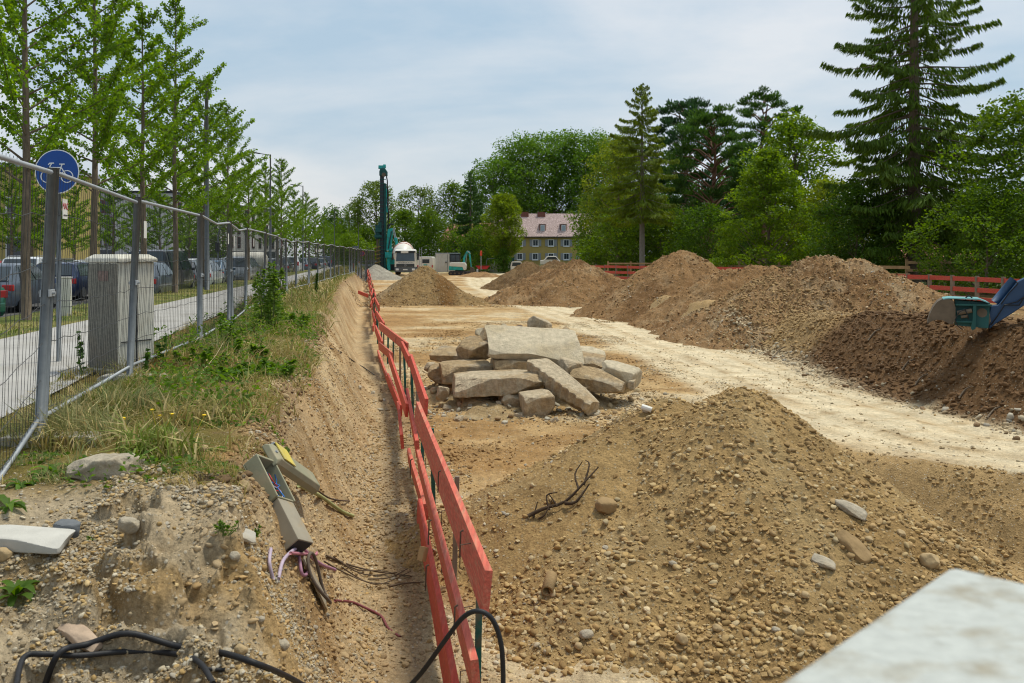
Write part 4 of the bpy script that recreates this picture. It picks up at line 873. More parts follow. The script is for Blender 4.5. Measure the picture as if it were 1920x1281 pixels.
# ---------------------------------------------------------------- mesh site fence
FX = [(-.3, 3.6, 0)]
def fence():
    # foot positions and lean of the posts, read along the verge
    tops = [(100, 318, 7.0), (258, 371, 10.3), (375, 400, 13.9), (431, 418, 17.6), (462, 431, 21.2), (498, 438, 25), (520, 446, 29), (536, 450, 33)]
    nodes = []
    for px, py, Y in tops: nodes.append((Vector((PXX(px, Y), Y, 0)), Y))
    last = nodes[-1][0]; d = Vector((-16.6, 109, 0))-last; k = int(d.length/3.5)
    for i in range(1, k+1): nodes.append((last+d*(i/k)+Vector((rnd.uniform(-.12, .12), 0, 0)), 0))
    first = nodes[0][0]; pts = [Vector((-2.78, 3.62, 0))]+[n[0] for n in nodes]
    labs = ['nearest mesh fence panel, cut by the left edge, in front of the parked grey hatchback', 'mesh fence panel carrying the small MAC plate, in front of the grey cabinet',
            'mesh fence panel right of the grey cable cabinet, with a sagging top rail', 'fourth mesh fence panel from the left, with the weeds growing through it', 'fifth mesh fence panel from the left, before the leafy sapling', 'sixth mesh fence panel from the left, behind the leafy sapling']
    for i in range(len(pts)-1):
        a, b = pts[i].copy(), pts[i+1].copy(); near = i < 8
        za = float(ground_z(a.x, a.y, False)); zb = float(ground_z(b.x, b.y, False))
        H = 2.03; d = (b-a); Ld = d.length; ax = d.normalized(); nrm = Vector((ax.y, -ax.x, 0))
        lean = {0: (.0, -.10), 1: (-.10, -.085), 2: (-.10, .0)}.get(i, (rnd.uniform(-.05, .05), rnd.uniform(-.05, .05)))
        # the panel stands in the plane a-b; feet are shifted against the tops
        fa = a+ax*(.05)+Vector((lean[0], 0, 0)); fb = b-ax*.05+Vector((lean[1], 0, 0))
        ta = a+ax*.05+Vector((0, 0, H+rnd.uniform(-.02, .02))); tb = b-ax*.05+Vector((0, 0, H+rnd.uniform(-.03, .01)))
        if i == 0: ta.z = 2.02; tb.z = 2.04
        fa.z = za+.06; fb.z = zb+.06
        T = thing('site_fence', labs[i] if i < 6 else ORD[i]+' mesh fence panel of the line along the verge, counted from the nearest', 'fence panel', (a.x, a.y, za), 0, 'mesh fence panels along the cycle path')
        for f, t_ in ((fa, ta), (fb, tb)):
            m = MB(); m.tube([f, t_+Vector((0, 0, .035))], .032 if near else .028, 10); obj('post', m, M_GALV, T, True, smooth=True, autos=None)
        mid = (ta+tb)/2+Vector((0, 0, -(.0 if i < 2 else rnd.choice((.0, .05, .08))))); q = [ta, ta.lerp(mid, .55)+Vector((0, 0, -.0)), mid, tb.lerp(mid, .5), tb]
        m = MB(); m.tube(q, .019, 8); obj('top_rail', m, M_RAIL, T, True, smooth=True)
        lo_a = fa+Vector((0, 0, .12)); lo_b = fb+Vector((0, 0, .12))
        m = MB(); m.tube([lo_a, lo_b], .019, 8); obj('bottom_rail', m, M_RAIL, T, True, smooth=True)
        def P(u, v):     # a point of the panel's plane, u along, v up
            lo = lo_a.lerp(lo_b, u); kk = u*4; j = min(int(kk), 3); hi = q[j].lerp(q[j+1], kk-j); return lo.lerp(hi, v)
        m = MB(); n = int(Ld/.078) if near else int(Ld/.12)
        for k in range(1, n):
            u = k/n; m.tube([P(u, -.02), P(u, .5)+nrm*rnd.uniform(-.01, .01), P(u, 1)+Vector((0, 0, .035))], .0023 if near else .003, 3, caps=False)
        for v in (.03, .16, .31, .47, .64, .83):
            m.tube([P(u, v+.006*math.sin(u*37+v*9))+nrm*.006+Vector((0, 0, -.02*math.sin(math.pi*u)*(v < .8))) for u in np.linspace(0, 1, 15)], .003, 4, caps=False)
        w = obj('wire_mesh', m, M_WIRE, T, True)
        if near:                        # clamp to the next panel
            c = tb.lerp(fb, .46); m = MB(); m.beam(c-ax*.03-nrm*.03, c+ax*.13-nrm*.03, .012, .055); m.beam(c-ax*.03+nrm*.03, c+ax*.13+nrm*.03, .012, .055); m.cyl(c+ax*.05-nrm*.06, c+ax*.05+nrm*.06, .012, 8)
            obj('clamp', m, M_RAIL, T, True, bevel=.003)
        if i < 14:                      # small white plate wired to the mesh
            u, v = [(.60, .83), (.08, .86), (.08, .83), (.93, .84)][i] if i < 4 else (rnd.uniform(.1, .9), .84)
            c = P(u, v)+nrm*.012; wv = .14 if i < 2 else .12
            m = MB(); m.beam(c-ax*wv/2, c+ax*wv/2, .004, .16 if i < 2 else .20); pl = obj('plate', m, M_WHITE, T, True)
            if i == 1:
                rz = math.atan2(ax.y, ax.x)
                text('lettering', 'MAC', .075, M_REDP, pl, c+nrm*.004+Vector((0, 0, .02)), (R(90), 0, rz), world=True)
                m = MB(); m.beam(c+nrm*.0045-ax*.055-Vector((0, 0, .05)), c+nrm*.0045+ax*.055-Vector((0, 0, .05)), .001, .008); obj('line', m, M_TRIM, pl, True)
        if i in (0, 1):
            c = b.copy(); c.z = zb; fo = thing('fence_weight', ['grey concrete fence foot in the grass under the first two posts', 'concrete fence foot hidden in grass beside the grey cabinet', 'concrete fence foot at the third fence post', 'concrete fence foot at the fourth fence post', 'concrete fence foot at the fifth fence post'][i], 'fence foot', (c.x+(-.05 if i else -.02), c.y, sz(c.x, c.y)-.05), .08)
            m = MB(); m.prism([(-.36, 0), (.36, 0), (.36, .10), (.32, .13), (-.32, .13), (-.36, .10)], -.11, .11); obj('block', m, M_CONC, fo, bevel=.008)
fence()

# ---------------------------------------------------------------- blue cycle sign
def disc(mb, c, r, th, n=40): mb.lathe([(0, -th/2), (r, -th/2), (r, th/2), (0, th/2)], n, 'y'); return mb
def cycle_sign():
    Y = 12.0; x = PXX(107, Y); z = PYZ(322, Y)
    T = thing('cycle_sign', 'round blue cycle path sign with a white bicycle on a grey pole', 'road sign', (x, Y, 0))
    m = MB(); m.tube([(.0, .045, -.1), (0, .045, z+.3)], .03, 12); obj('pole', m, M_GALV, T, smooth=True)
    m = MB(); m.at(Matrix.Translation((0, 0, z))); disc(m, 0, .292, .004, 48); d = obj('sign_face', m, M_SIGNW, T)
    m = MB(); m.at(Matrix.Translation((0, -.004, z))); disc(m, 0, .28, .003, 48); obj('blue_disc', m, M_BLUE, d)
    b = MB(); y = -.009; s = .26/.29
    def ring(cx, cz, r, w=.009):
        pts = [(cx+r*math.cos(t), y, cz+r*math.sin(t)) for t in np.linspace(0, 2*math.pi, 29)]; b.tube([(p[0], p[1], p[2]) for p in pts], w/2+.001, 5, caps=False)
    b.at(Matrix.Translation((0, 0, z-.03)))
    ring(-.13, -.035, .078, .012); ring(.135, -.035, .078, .012)
    for a_, b_ in (((-.13, -.035), (-.085, .105)), ((-.085, .105), (-.065, .14)), ((-.095, .14), (-.035, .142)), ((-.095, .14), (-.11, .12)), ((-.088, .083), (.06, .083)), ((-.088, .083), (.015, -.035)), ((.015, -.035), (.07, .125)),
                   ((.135, -.035), (.06, .083)), ((.015, -.035), (.135, -.035)), ((.035, .128), (.105, .128)), ((.015, -.035), (.03, -.065))):
        b.tube([(a_[0], y, a_[1]), (b_[0], y, b_[1])], .0075, 5)
    obj('bicycle_symbol', b, M_SIGNW, d)
    m = MB(); m.cb(0, .02, z+.15, .1, .03, .03); m.cb(0, .02, z-.15, .1, .03, .03); obj('bracket', m, M_GALV, T)
cycle_sign()

# ---------------------------------------------------------------- cabinets
M_CAB = mat('cabinet_grey', (.19, .18, .15), .9, var=.22, vscale=30, bump=.006, bscale=70, col2=(.20, .17, .13), fac2=.6, s2=2.2)
M_CABW = mat('cabinet_cream', (.60, .58, .50), .75, var=.06, vscale=4, bump=.002, bscale=60, col2=(.45, .40, .3), fac2=.5, s2=1.6)
def cabinet():
    c = Vector((-4.86, 11.45, 0)); hr = 1.40
    p0 = G(222, 700, 0); p0 = Vector((PXX(222, 10.9), 10.9, 0)); pl = Vector((PXX(165, 11.12), 11.12, 0)); dl = (pl-p0); u = dl.normalized(); v = Vector((-u.y, u.x, 0)); v = v if v.y > 0 else -v
    w1 = dl.length; w2 = .56
    T = thing('cable_cabinet', 'tall weathered cable cabinet with a grey front and cream side behind the fence', 'cabinet', tuple(p0+u*w1/2+v*w2/2), math.atan2(u.y, u.x))
    m = MB(); m.box(-w1/2+.01, w1/2-.01, -w2/2, w2/2, .0, 1.32); obj('body', m, M_CABW, T, bevel=.012)
    m = MB(); m.box(-w1/2+.015, w1/2-.015, w2/2-.004, w2/2+.012, .04, 1.30)
    # front (grey pebble-dash) is the narrow face turned to the viewer
    obj('front', m, M_CAB, T, bevel=.004)
    m = MB(); hx, hy = w1/2+.025, w2/2+.03
    m.add([(-hx, -hy, 1.32), (hx, -hy, 1.32), (hx, hy, 1.32), (-hx, hy, 1.32), (-hx, -hy, 1.37), (hx, -hy, 1.37), (hx, hy, 1.37), (-hx, hy, 1.37), (-hx*.7, -hy*.8, 1.42), (hx*.7, -hy*.8, 1.42), (hx*.7, hy*.8, 1.42), (-hx*.7, hy*.8, 1.42)],
          [(0, 3, 2, 1), (0, 1, 5, 4), (1, 2, 6, 5), (2, 3, 7, 6), (3, 0, 4, 7), (4, 5, 9, 8), (5, 6, 10, 9), (6, 7, 11, 10), (7, 4, 8, 11), (8, 9, 10, 11)])
    obj('roof', m, M_CABW, T, bevel=.012)
    m = MB(); m.box(-.10, .07, w2/2+.013, w2/2+.018, 1.10, 1.22); obj('faded_label', m, mat('faded_label', (.20, .14, .12), .9, var=.3, vscale=20), T)
    m = MB()
    for s in (-1, 1): m.box(s*(w1/2-.006)-.008, s*(w1/2-.006)+.008, -w2/2+.05, w2/2-.05, .35, .36)
    m.box(-w1/2-.004, -w1/2+.01, -.006, .006, .05, 1.3); obj('door_gap', m, M_TRIM, T)
    m = MB(); m.box(-w1/2, w1/2, -w2/2, w2/2, -.3, .0); obj('plinth', m, M_CONC, T)
    Y = 21.2; B = thing('utility_box', 'small narrow cream utility box on the tree strip behind the sign pole', 'utility box', (PXX(120, Y), Y, -.05), .35)
    m = MB(); m.box(-.15, .15, -.14, .14, 0, .93); obj('body', m, M_CABW, B, bevel=.01)
    m = MB(); m.box(-.165, .165, -.155, .155, .93, .96); obj('lid', m, M_CABW, B, bevel=.008)
    m = MB(); m.box(-.155, .155, -.145, .145, .26, .27); obj('joint', m, M_TRIM, B)
cabinet()

# ---------------------------------------------------------------- parked cars
def paint(name, c, metal=.3): return mat('paint_'+name, c, .3, metal, var=.04, vscale=2, spec=.6, coat=.6)
def car(label, kind, pm, Y, px, rz, group='cars parked side by side beyond the tree strip', plate=None, z=-.3):
    """tail towards -y.  stations: (y, half width, sill z, belt z, roof z, roof half width)"""
    K = {'hatch': (4.0, .87, 1.47), 'estate': (4.6, .90, 1.47), 'suv': (4.5, .92, 1.66), 'van': (4.9, .95, 1.95), 'wagon': (4.4, .9, 1.52)}[kind]
    Lc, hw, H = K; belt = H*.62 if kind != 'van' else H*.55; yb = -Lc/2
    T = thing('parked_car', label, 'van' if kind == 'van' else 'car', (PXX(px, Y), Y, z), rz, group)
    rake = {'hatch': .42, 'estate': .25, 'suv': .3, 'van': .08, 'wagon': .3}[kind]; hood = 1.05 if kind != 'van' else .7
    st = [(yb, hw*.82, .30, .62, .62, hw*.78), (yb+.05, hw*.93, .22, belt*.93, belt*.93, hw*.84), (yb+.14, hw*.96, .2, belt, belt+.02, hw*.80), (yb+.14+rake, hw, .2, belt+.01, H-.06, hw*.74), (yb+.35+rake, hw, .2, belt+.01, H, hw*.73),
          (.1, hw, .2, belt, H, hw*.74), (Lc/2-hood-.75, hw, .2, belt-.02, H-.05, hw*.74), (Lc/2-hood, hw*.99, .2, belt-.05, belt+.0, hw*.82), (Lc/2-.35, hw*.94, .2, belt-.16, belt-.12, hw*.76), (Lc/2-.06, hw*.84, .24, belt-.32, belt-.28, hw*.7), (Lc/2, hw*.75, .34, .55, .56, hw*.62)]
    m = MB(); n = 12
    for (y, w, zs, zb_, zr, wr) in st:
        zm = zs+(zb_-zs)*.45
        m.v += [(-w*.9, y, zs), (-w, y, zm-.1), (-w, y, zm+.12), (-w*.97, y, zb_), (-wr-.0, y, zr-.04 if zr > zb_+.2 else zr-.01), (-wr*.86, y, zr), (wr*.86, y, zr), (wr, y, zr-.04 if zr > zb_+.2 else zr-.01), (w*.97, y, zb_), (w, y, zm+.12), (w, y, zm-.1), (w*.9, y, zs)]
    for i in range(len(st)-1): m.f += [(i*n+k, i*n+(k+1) % n, (i+1)*n+(k+1) % n, (i+1)*n+k) for k in range(n)]
    m.f += [tuple(range(n))[::-1], tuple(range((len(st)-1)*n, len(st)*n))]
    obj('body', m, pm, T, autos=38)
    # glass: rear window, side windows, windscreen, set 4 mm proud
    def quad(name, pts, nrm, mm=M_GLASS, th=.008, par=T):
        q = MB(); nv = Vector(nrm).normalized()*th; q.hexa([Vector(p)-nv*.2 for p in pts]+[Vector(p)+nv for p in pts]); return obj(name, q, mm, par)
    y0, y1 = yb+.16, yb+.12+rake; zb2, zt = belt+.05, H-.10
    quad('rear_window', [(-hw*.74, y0, zb2), (hw*.74, y0, zb2), (hw*.66, y1, zt), (-hw*.66, y1, zt)], (0, -1, .4), th=.03)
    for s in (-1, 1):
        a0, a1, a2, a3 = yb+.30+rake*.6, Lc/2-hood-.15, Lc/2-hood-.80, yb+.42+rake
        for j, (u0, u1) in enumerate(((0, .48), (.52, 1))):
            pb = [a0+(a1-a0)*u0, a0+(a1-a0)*u1]; pt = [a3+(a2-a3)*u0, a3+(a2-a3)*u1]
            quad('side_window', [(s*hw*.965, pb[0], belt+.04), (s*hw*.965, pb[1], belt+.04), (s*hw*.765, pt[1], H-.10), (s*hw*.765, pt[0], H-.10)], (s, 0, .35), th=.012)
    quad('windscreen', [(-hw*.78, Lc/2-hood-.02, belt+.02), (hw*.78, Lc/2-hood-.02, belt+.02), (hw*.68, Lc/2-hood-.70, H-.09), (-hw*.68, Lc/2-hood-.70, H-.09)], (0, 1, .6), th=.015)
    for s in (-1, 1):
        q = MB(); zl = belt-.04
        if kind in ('suv', 'van'): q.cb(s*hw*.84, yb+.09, belt*.95, .14, .12, .42)
        else: q.cb(s*hw*.78, yb+.07, zl-.12, .32, .12, .19)
        obj('tail_light', q, M_TAIL, T, bevel=.02)
        q = MB(); q.cb(s*hw*1.09, Lc/2-hood-.55, belt+.06, .17, .09, .13); obj('wing_mirror', q, pm, T, bevel=.03)
    q = MB(); q.cb(0, yb+.03, .42, hw*1.72, .12, .26); obj('rear_bumper', q, pm if kind != 'van' else M_TRIM, T, bevel=.04)
    q = MB(); q.cb(0, yb-.02, .27, hw*1.3, .08, .12); obj('bumper_trim', q, M_TRIM, T)
    q = MB(); q.cb(0, yb-.045 if kind in ('hatch',) else yb-.035, .50 if kind == 'hatch' else .62, .52, .012, .115); pl = obj('number_plate', q, M_PLATE, T)
    if plate: text('lettering', plate, .10, M_TRIM, pl, (0, yb-.053, .50), (R(90), 0, 0))
    for s in (-1, 1):
        for yy in (yb+.75, Lc/2-.85):
            w = MB(); w.at(Matrix.Translation((s*(hw-.10), yy, .31))); w.lathe([(.0, -.09), (.20, -.1), (.30, -.09), (.315, -.04), (.315, .04), (.30, .09), (.2, .1), (0, .09)], 20, 'x')
            wo = obj('wheel', w, M_TYRE, T, autos=40); r_ = MB(); r_.at(Matrix.Translation((s*(hw+.0), yy, .31))); r_.lathe([(0, -.012), (.19, -.012), (.20, .012), (0, .012)], 14, 'x'); obj('rim', r_, M_RIM, wo)
    if kind in ('estate', 'wagon', 'suv'):
        for s in (-1, 1):
            q = MB(); q.tube([(s*hw*.62, yb+.6, H+.0), (s*hw*.62, yb+.7, H+.04), (s*hw*.62, .4, H+.04), (s*hw*.62, .5, H)], .013, 6); obj('roof_rail', q, M_RIM, T)
    q = MB(); q.tube([(0, -.6+yb*.3, H-.01), (0, -.75+yb*.3, H+.12)], .006, 4); obj('aerial', q, M_TRIM, T)
    if kind == 'hatch' and plate:
        q = MB(); q.at(Matrix.Translation((0, yb+.03, .80))); q.lathe([(.045, -.012), (.06, -.012), (.06, .004), (.045, .004)], 20, 'y'); q.cb(0, -.004, 0, .09, .012, .014); obj('round_badge', q, M_RIM, T)
    return T
cp = {'steel': paint('steel_blue', (.11, .135, .175)), 'white': paint('white', (.62, .64, .66), .1), 'navy': paint('navy', (.02, .035, .09)), 'black': paint('black', (.012, .014, .018)), 'teal': paint('blue_grey', (.04, .09, .15)),
      'silver': paint('silver', (.40, .41, .42), .6), 'red': paint('red', (.38, .03, .035)), 'dark': paint('anthracite', (.03, .035, .045)), 'green': paint('green', (.02, .16, .09))}
a = .12
def cars():
    car('steel blue hatchback with plate JR 266, first parked car behind the fence', 'hatch', cp['steel'], 28.6, 22, a, plate='JR 266')
    car('navy estate car with a red tail light, between sign pole and cable cabinet', 'estate', cp['navy'], 36, 138, a)
    car('dark high-roofed van right of the cable cabinet', 'van', cp['dark'], 38.5, 303, a, z=-.3)
    car('black hatchback between the dark van and a white car', 'hatch', cp['black'], 43, 348, a)
    car('white hatchback standing behind the third fence post', 'hatch', cp['white'], 46, 378, a)
    car('blue-grey hatchback with a red tail light, right of a white one', 'hatch', cp['teal'], 50, 403, a)
    car('silver estate car with a wide rear window near the white tank', 'suv', cp['silver'], 55, 452, a)
    car('small silver car low beside the dark van', 'hatch', cp['steel'], 35.5, 276, a)
    car('red car at the far left, roof just above the hatchback', 'hatch', cp['red'], 44, -2, a, 'cars in the second parking row')
    car('white car behind the steel blue hatchback', 'estate', cp['white'], 45, 36, a, 'cars in the second parking row')
    car('white box-shaped car behind the first ginkgo trunk', 'suv', cp['white'], 39, 72, a, 'cars in the second parking row')
    car('dark car roof visible beyond the navy estate', 'wagon', cp['dark'], 50, 112, a, 'cars in the second parking row')
    car('white car beyond the navy estate car roof', 'estate', cp['white'], 52, 150, a, 'cars in the second parking row')
    car('white estate car far behind the white hatchback', 'wagon', cp['white'], 62, 366, a, 'cars in the second parking row')
    car('anthracite car between blue-grey hatchback and silver estate', 'wagon', cp['dark'], 64, 418, a, 'cars in the second parking row')
    for i, (px, Y, k, c) in enumerate([(486, 66, 'hatch', 'white'), (508, 72, 'wagon', 'silver'), (528, 78, 'hatch', 'dark'), (548, 84, 'suv', 'white'), (566, 92, 'hatch', 'steel'), (584, 98, 'wagon', 'dark'), (600, 106, 'hatch', 'silver'), (612, 114, 'suv', 'navy'), (468, 80, 'hatch', 'white'), (435, 76, 'wagon', 'silver')]):
        car({'white': 'white', 'silver': 'silver', 'dark': 'anthracite', 'steel': 'steel blue', 'navy': 'navy'}[c]+[' hatchback just right of the white tank', ' estate car two places right of the white tank', ' hatchback behind the far fence posts', ' tall car behind the far fence posts', ' hatchback in the far parking row', ' estate car in the far parking row', ' hatchback near the far end of parking row', ' tall car at the far end of the parking row', ' hatchback behind the white tank', ' estate car left of the white tank'][i], k, cp[c], Y, px, a, 'cars in the far parking row')
cars()
def green_car():
    Y = 20.6; pm = cp['green']
    # only its tail shows at the left edge
    car('green car whose wing just shows at the left edge behind the fence', 'hatch', pm, 22.5, -150, 1.2)
green_car()

# ---------------------------------------------------------------- white tank, lamp posts, far signs
M_TANK = mat('tank_white', (.60, .57, .50), .5, var=.08, vscale=2, col2=(.40, .35, .28), fac2=.3)
def street_things():
    Y = 62; T = thing('tank_trailer', 'long cream tank trailer behind the silver estate car', 'trailer', (PXX(466, Y), Y, -.3), .05)
    m = MB(); m.at(Matrix.Translation((0, 0, 1.35))); m.lathe([(0, -1.25), (.42, -1.22), (.58, -1.1), (.62, -.9), (.62, .9), (.58, 1.1), (.42, 1.22), (0, 1.25)], 20, 'x'); obj('tank', m, M_TANK, T, autos=40)
    for s in (-.7, .7): m = MB(); m.box(s-.06, s+.06, -.5, .5, 0, .85); obj('stand', m, M_GALV, T)
    m = MB(); m.cyl((-.2, 0, 1.95), (-.2, 0, 2.08), .14, 10); obj('hatch', m, M_TANK, T)
    def lamp(label, px, Y, top, arm, r=.07):
        x = PXX(px, Y); T = thing('street_lamp', label, 'street lamp', (x, Y, sz(x, Y)))
        m = MB(); m.tube([(0, 0, 0), (0, 0, top*.4), (0, 0, top)], [r*1.2, r, r*.6], 10); obj('pole', m, M_GALV, T, smooth=True)
        if arm:
            m = MB(); m.tube([(0, 0, top-.05), (arm, 0, top+.1)], [r*.5, r*.4], 6); obj('arm', m, M_GALV, T)
            m = MB(); s = 1 if arm > 0 else -1; m.beam((arm*.75, 0, top+.06), (arm+s*.25, 0, top+.14), .2, .07); obj('lamp_head', m, M_TRIM, T, bevel=.01)
    lamp('tall grey street lamp with a short arm pointing left, right of the ginkgos', 507, 59, 8.0, -.9)
    lamp('smaller distant street lamp between the far ginkgos', 568, 84, 7.9, -.9)
    lamp('thick grey mast among the ginkgos, beside the fifth trunk', 388, 37.5, 8.6, 0, .085)
    lamp('thin lamp with an arm above the striped building', 201, 66, 4.6+1.4, .8, .05)
    lamp('grey lamp mast with white top near the far signs', 672, 112, 5.6, 0, .05)
    lamp('slim curved lamp in front of the yellow house', 1045, 165, 5.6, .5, .06)
    lamp('short grey lamp mast behind the far fence', 627, 118, 7.6, .5, .05)
    Y = 52; x = PXX(409, Y); T = thing('traffic_signal', 'small traffic signal on a curved pole beyond the parked cars', 'traffic signal', (x, Y, -.3))
    m = MB(); m.tube([(0, 0, 0), (0, 0, 2.9), (.12, 0, 3.3), (.45, 0, 3.55), (1.0, 0, 3.6)], .045, 8); obj('pole', m, M_GALV, T, smooth=True)
    m = MB(); m.cb(0, -.1, 2.2, .2, .18, .5); obj('signal_head', m, M_TRIM, T)
    # far road signs
    Y = 118; x = PXX(679, Y); T = thing('no_stopping_sign', 'small round red and blue no stopping sign at the end of the street', 'road sign', (x, Y, sz(x, Y)))
    zz = PYZ(475.5, Y)-sz(x, Y); m = MB(); m.cyl((0, .03, 0), (0, .03, zz+.3), .03, 8); obj('pole', m, M_GALV, T)
    m = MB(); m.at(Matrix.Translation((0, 0, zz))); disc(m, 0, .33, .02, 24); f = obj('sign_face', m, M_RED, T)
    m = MB(); m.at(Matrix.Translation((0, -.015, zz))); disc(m, 0, .24, .01, 24); obj('blue_disc', m, M_BLUE, f)
    m = MB(); m.beam((-.17, -.024, zz-.17), (.17, -.024, zz+.17), .01, .05, (0, 0, 1)); m.beam((-.17, -.026, zz+.17), (.17, -.026, zz-.17), .01, .05); obj('red_cross', m, M_RED, f)
    Y = 112; x = PXX(667, Y); T = thing('give_way_sign', 'grey back of a triangular give way sign beside the fence end', 'road sign', (x, Y, sz(x, Y)))
    zz = PYZ(467, Y)-sz(x, Y); m = MB(); m.cyl((0, .03, 0), (0, .03, zz+.4), .03, 8); obj('pole', m, M_GALV, T)
    m = MB(); m.prism([(-.42, .36), (.42, .36), (0, -.36)], 0, .01); m.v = [(v[0], v[1], v[2]+zz) for v in m.v]; obj('sign_face', m, M_GALV, T)
    Y = 100; x = PXX(663, Y); T = thing('warning_beacon', 'orange-red post with grey cap near the end of the fence', 'beacon', (x, Y, sz(x, Y)))
    m = MB(); m.cyl((0, 0, 0), (0, 0, .62), .09, 10); obj('post', m, mat('orange_plastic', (.6, .10, .03), .6), T); m = MB(); m.cyl((0, 0, .62), (0, 0, .8), .05, 8); obj('cap', m, M_GALV, T)
    Y = 104; x = PXX(673.5, Y); T = thing('warning_beacon', 'white post with an orange lamp at the fence end', 'beacon', (x, Y, sz(x, Y)))
    m = MB(); m.cyl((0, 0, 0), (0, 0, .62), .08, 10); obj('post', m, M_SIGNW, T); m = MB(); m.cyl((0, 0, .62), (0, 0, .76), .07, 8); obj('lamp', m, mat('amber', (.7, .25, .02), .4), T)
    Y = 70; x = PXX(526, Y); T = thing('site_flag', 'white and orange rolled banner on a pole behind the fence', 'banner', (x, Y, -.3))
    zz = PYZ(444, Y)+.3; m = MB(); m.cyl((0, 0, 0), (0, 0, zz), .03, 6); obj('pole', m, M_GALV, T)
    m = MB(); m.tube([(0, 0, zz), (.0, 0, zz-.15), (0, 0, zz-.75), (.02, 0, zz-1.0)], [.03, .12, .13, .04], 8); obj('cloth', m, M_SIGNW, T)
    m = MB(); m.beam((.11, -.05, zz-.2), (.12, -.05, zz-.75), .06, .06); obj('stripe', m, mat('orange_plastic', (.6, .10, .03), .6), T)
    for i, (px, Y, w) in enumerate([(697, 132, 1.9), (684, 140, 2.2)]):
        x = PXX(px, Y); T = thing('site_barrier', ['grey guard rail near the drilling rig foot', 'pale guard rail beyond the fence end'][i], 'barrier', (x, Y, sz(x, Y)))
        for s in (-1, 0, 1): m = MB(); m.cb(s*w*.9, 0, .4, .1, .1, .8); obj('post', m, M_GALV, T)
        m = MB(); m.box(-w, w, -.08, -.03, .5, .8); obj('rail', m, M_RAIL, T)
street_things()

# ---------------------------------------------------------------- buildings
M_FAC = mat('facade_white', (.52, .50, .48), .85, var=.06, vscale=.5)
M_FACY = mat('facade_yellow', (.42, .33, .12), .9, var=.08, vscale=.5, bump=.01, bscale=6)
M_HOUSE = mat('house_ochre', (.38, .285, .095), .9, var=.08, vscale=.7, bump=.01, bscale=8)
M_FARW = mat('far_building', (.55, .56, .58), .85, var=.05)
M_WIN = mat('window_dark', (.03, .04, .05), .15, var=.3, spec=.7)
M_WREV = mat('window_red_reveal', (.14, .04, .04), .7)
M_FRAMEW = mat('window_frame', (.70, .70, .70), .6, var=.05)
M_SHUT = mat('shutter_grey', (.27, .28, .30), .7, var=.08, vscale=12)
M_TILE = mat('roof_tile', (.34, .25, .23), .9, var=.55, vscale=5, bump=.08, bscale=5, col2=(.50, .40, .37), fac2=.75, s2=7)
M_TILER = mat('roof_tile_red', (.40, .19, .13), .9, var=.3, vscale=5, bump=.05, bscale=5)
M_BRICK = mat('chimney_brick', (.17, .07, .05), .9, var=.25, vscale=5, bump=.02, bscale=10)
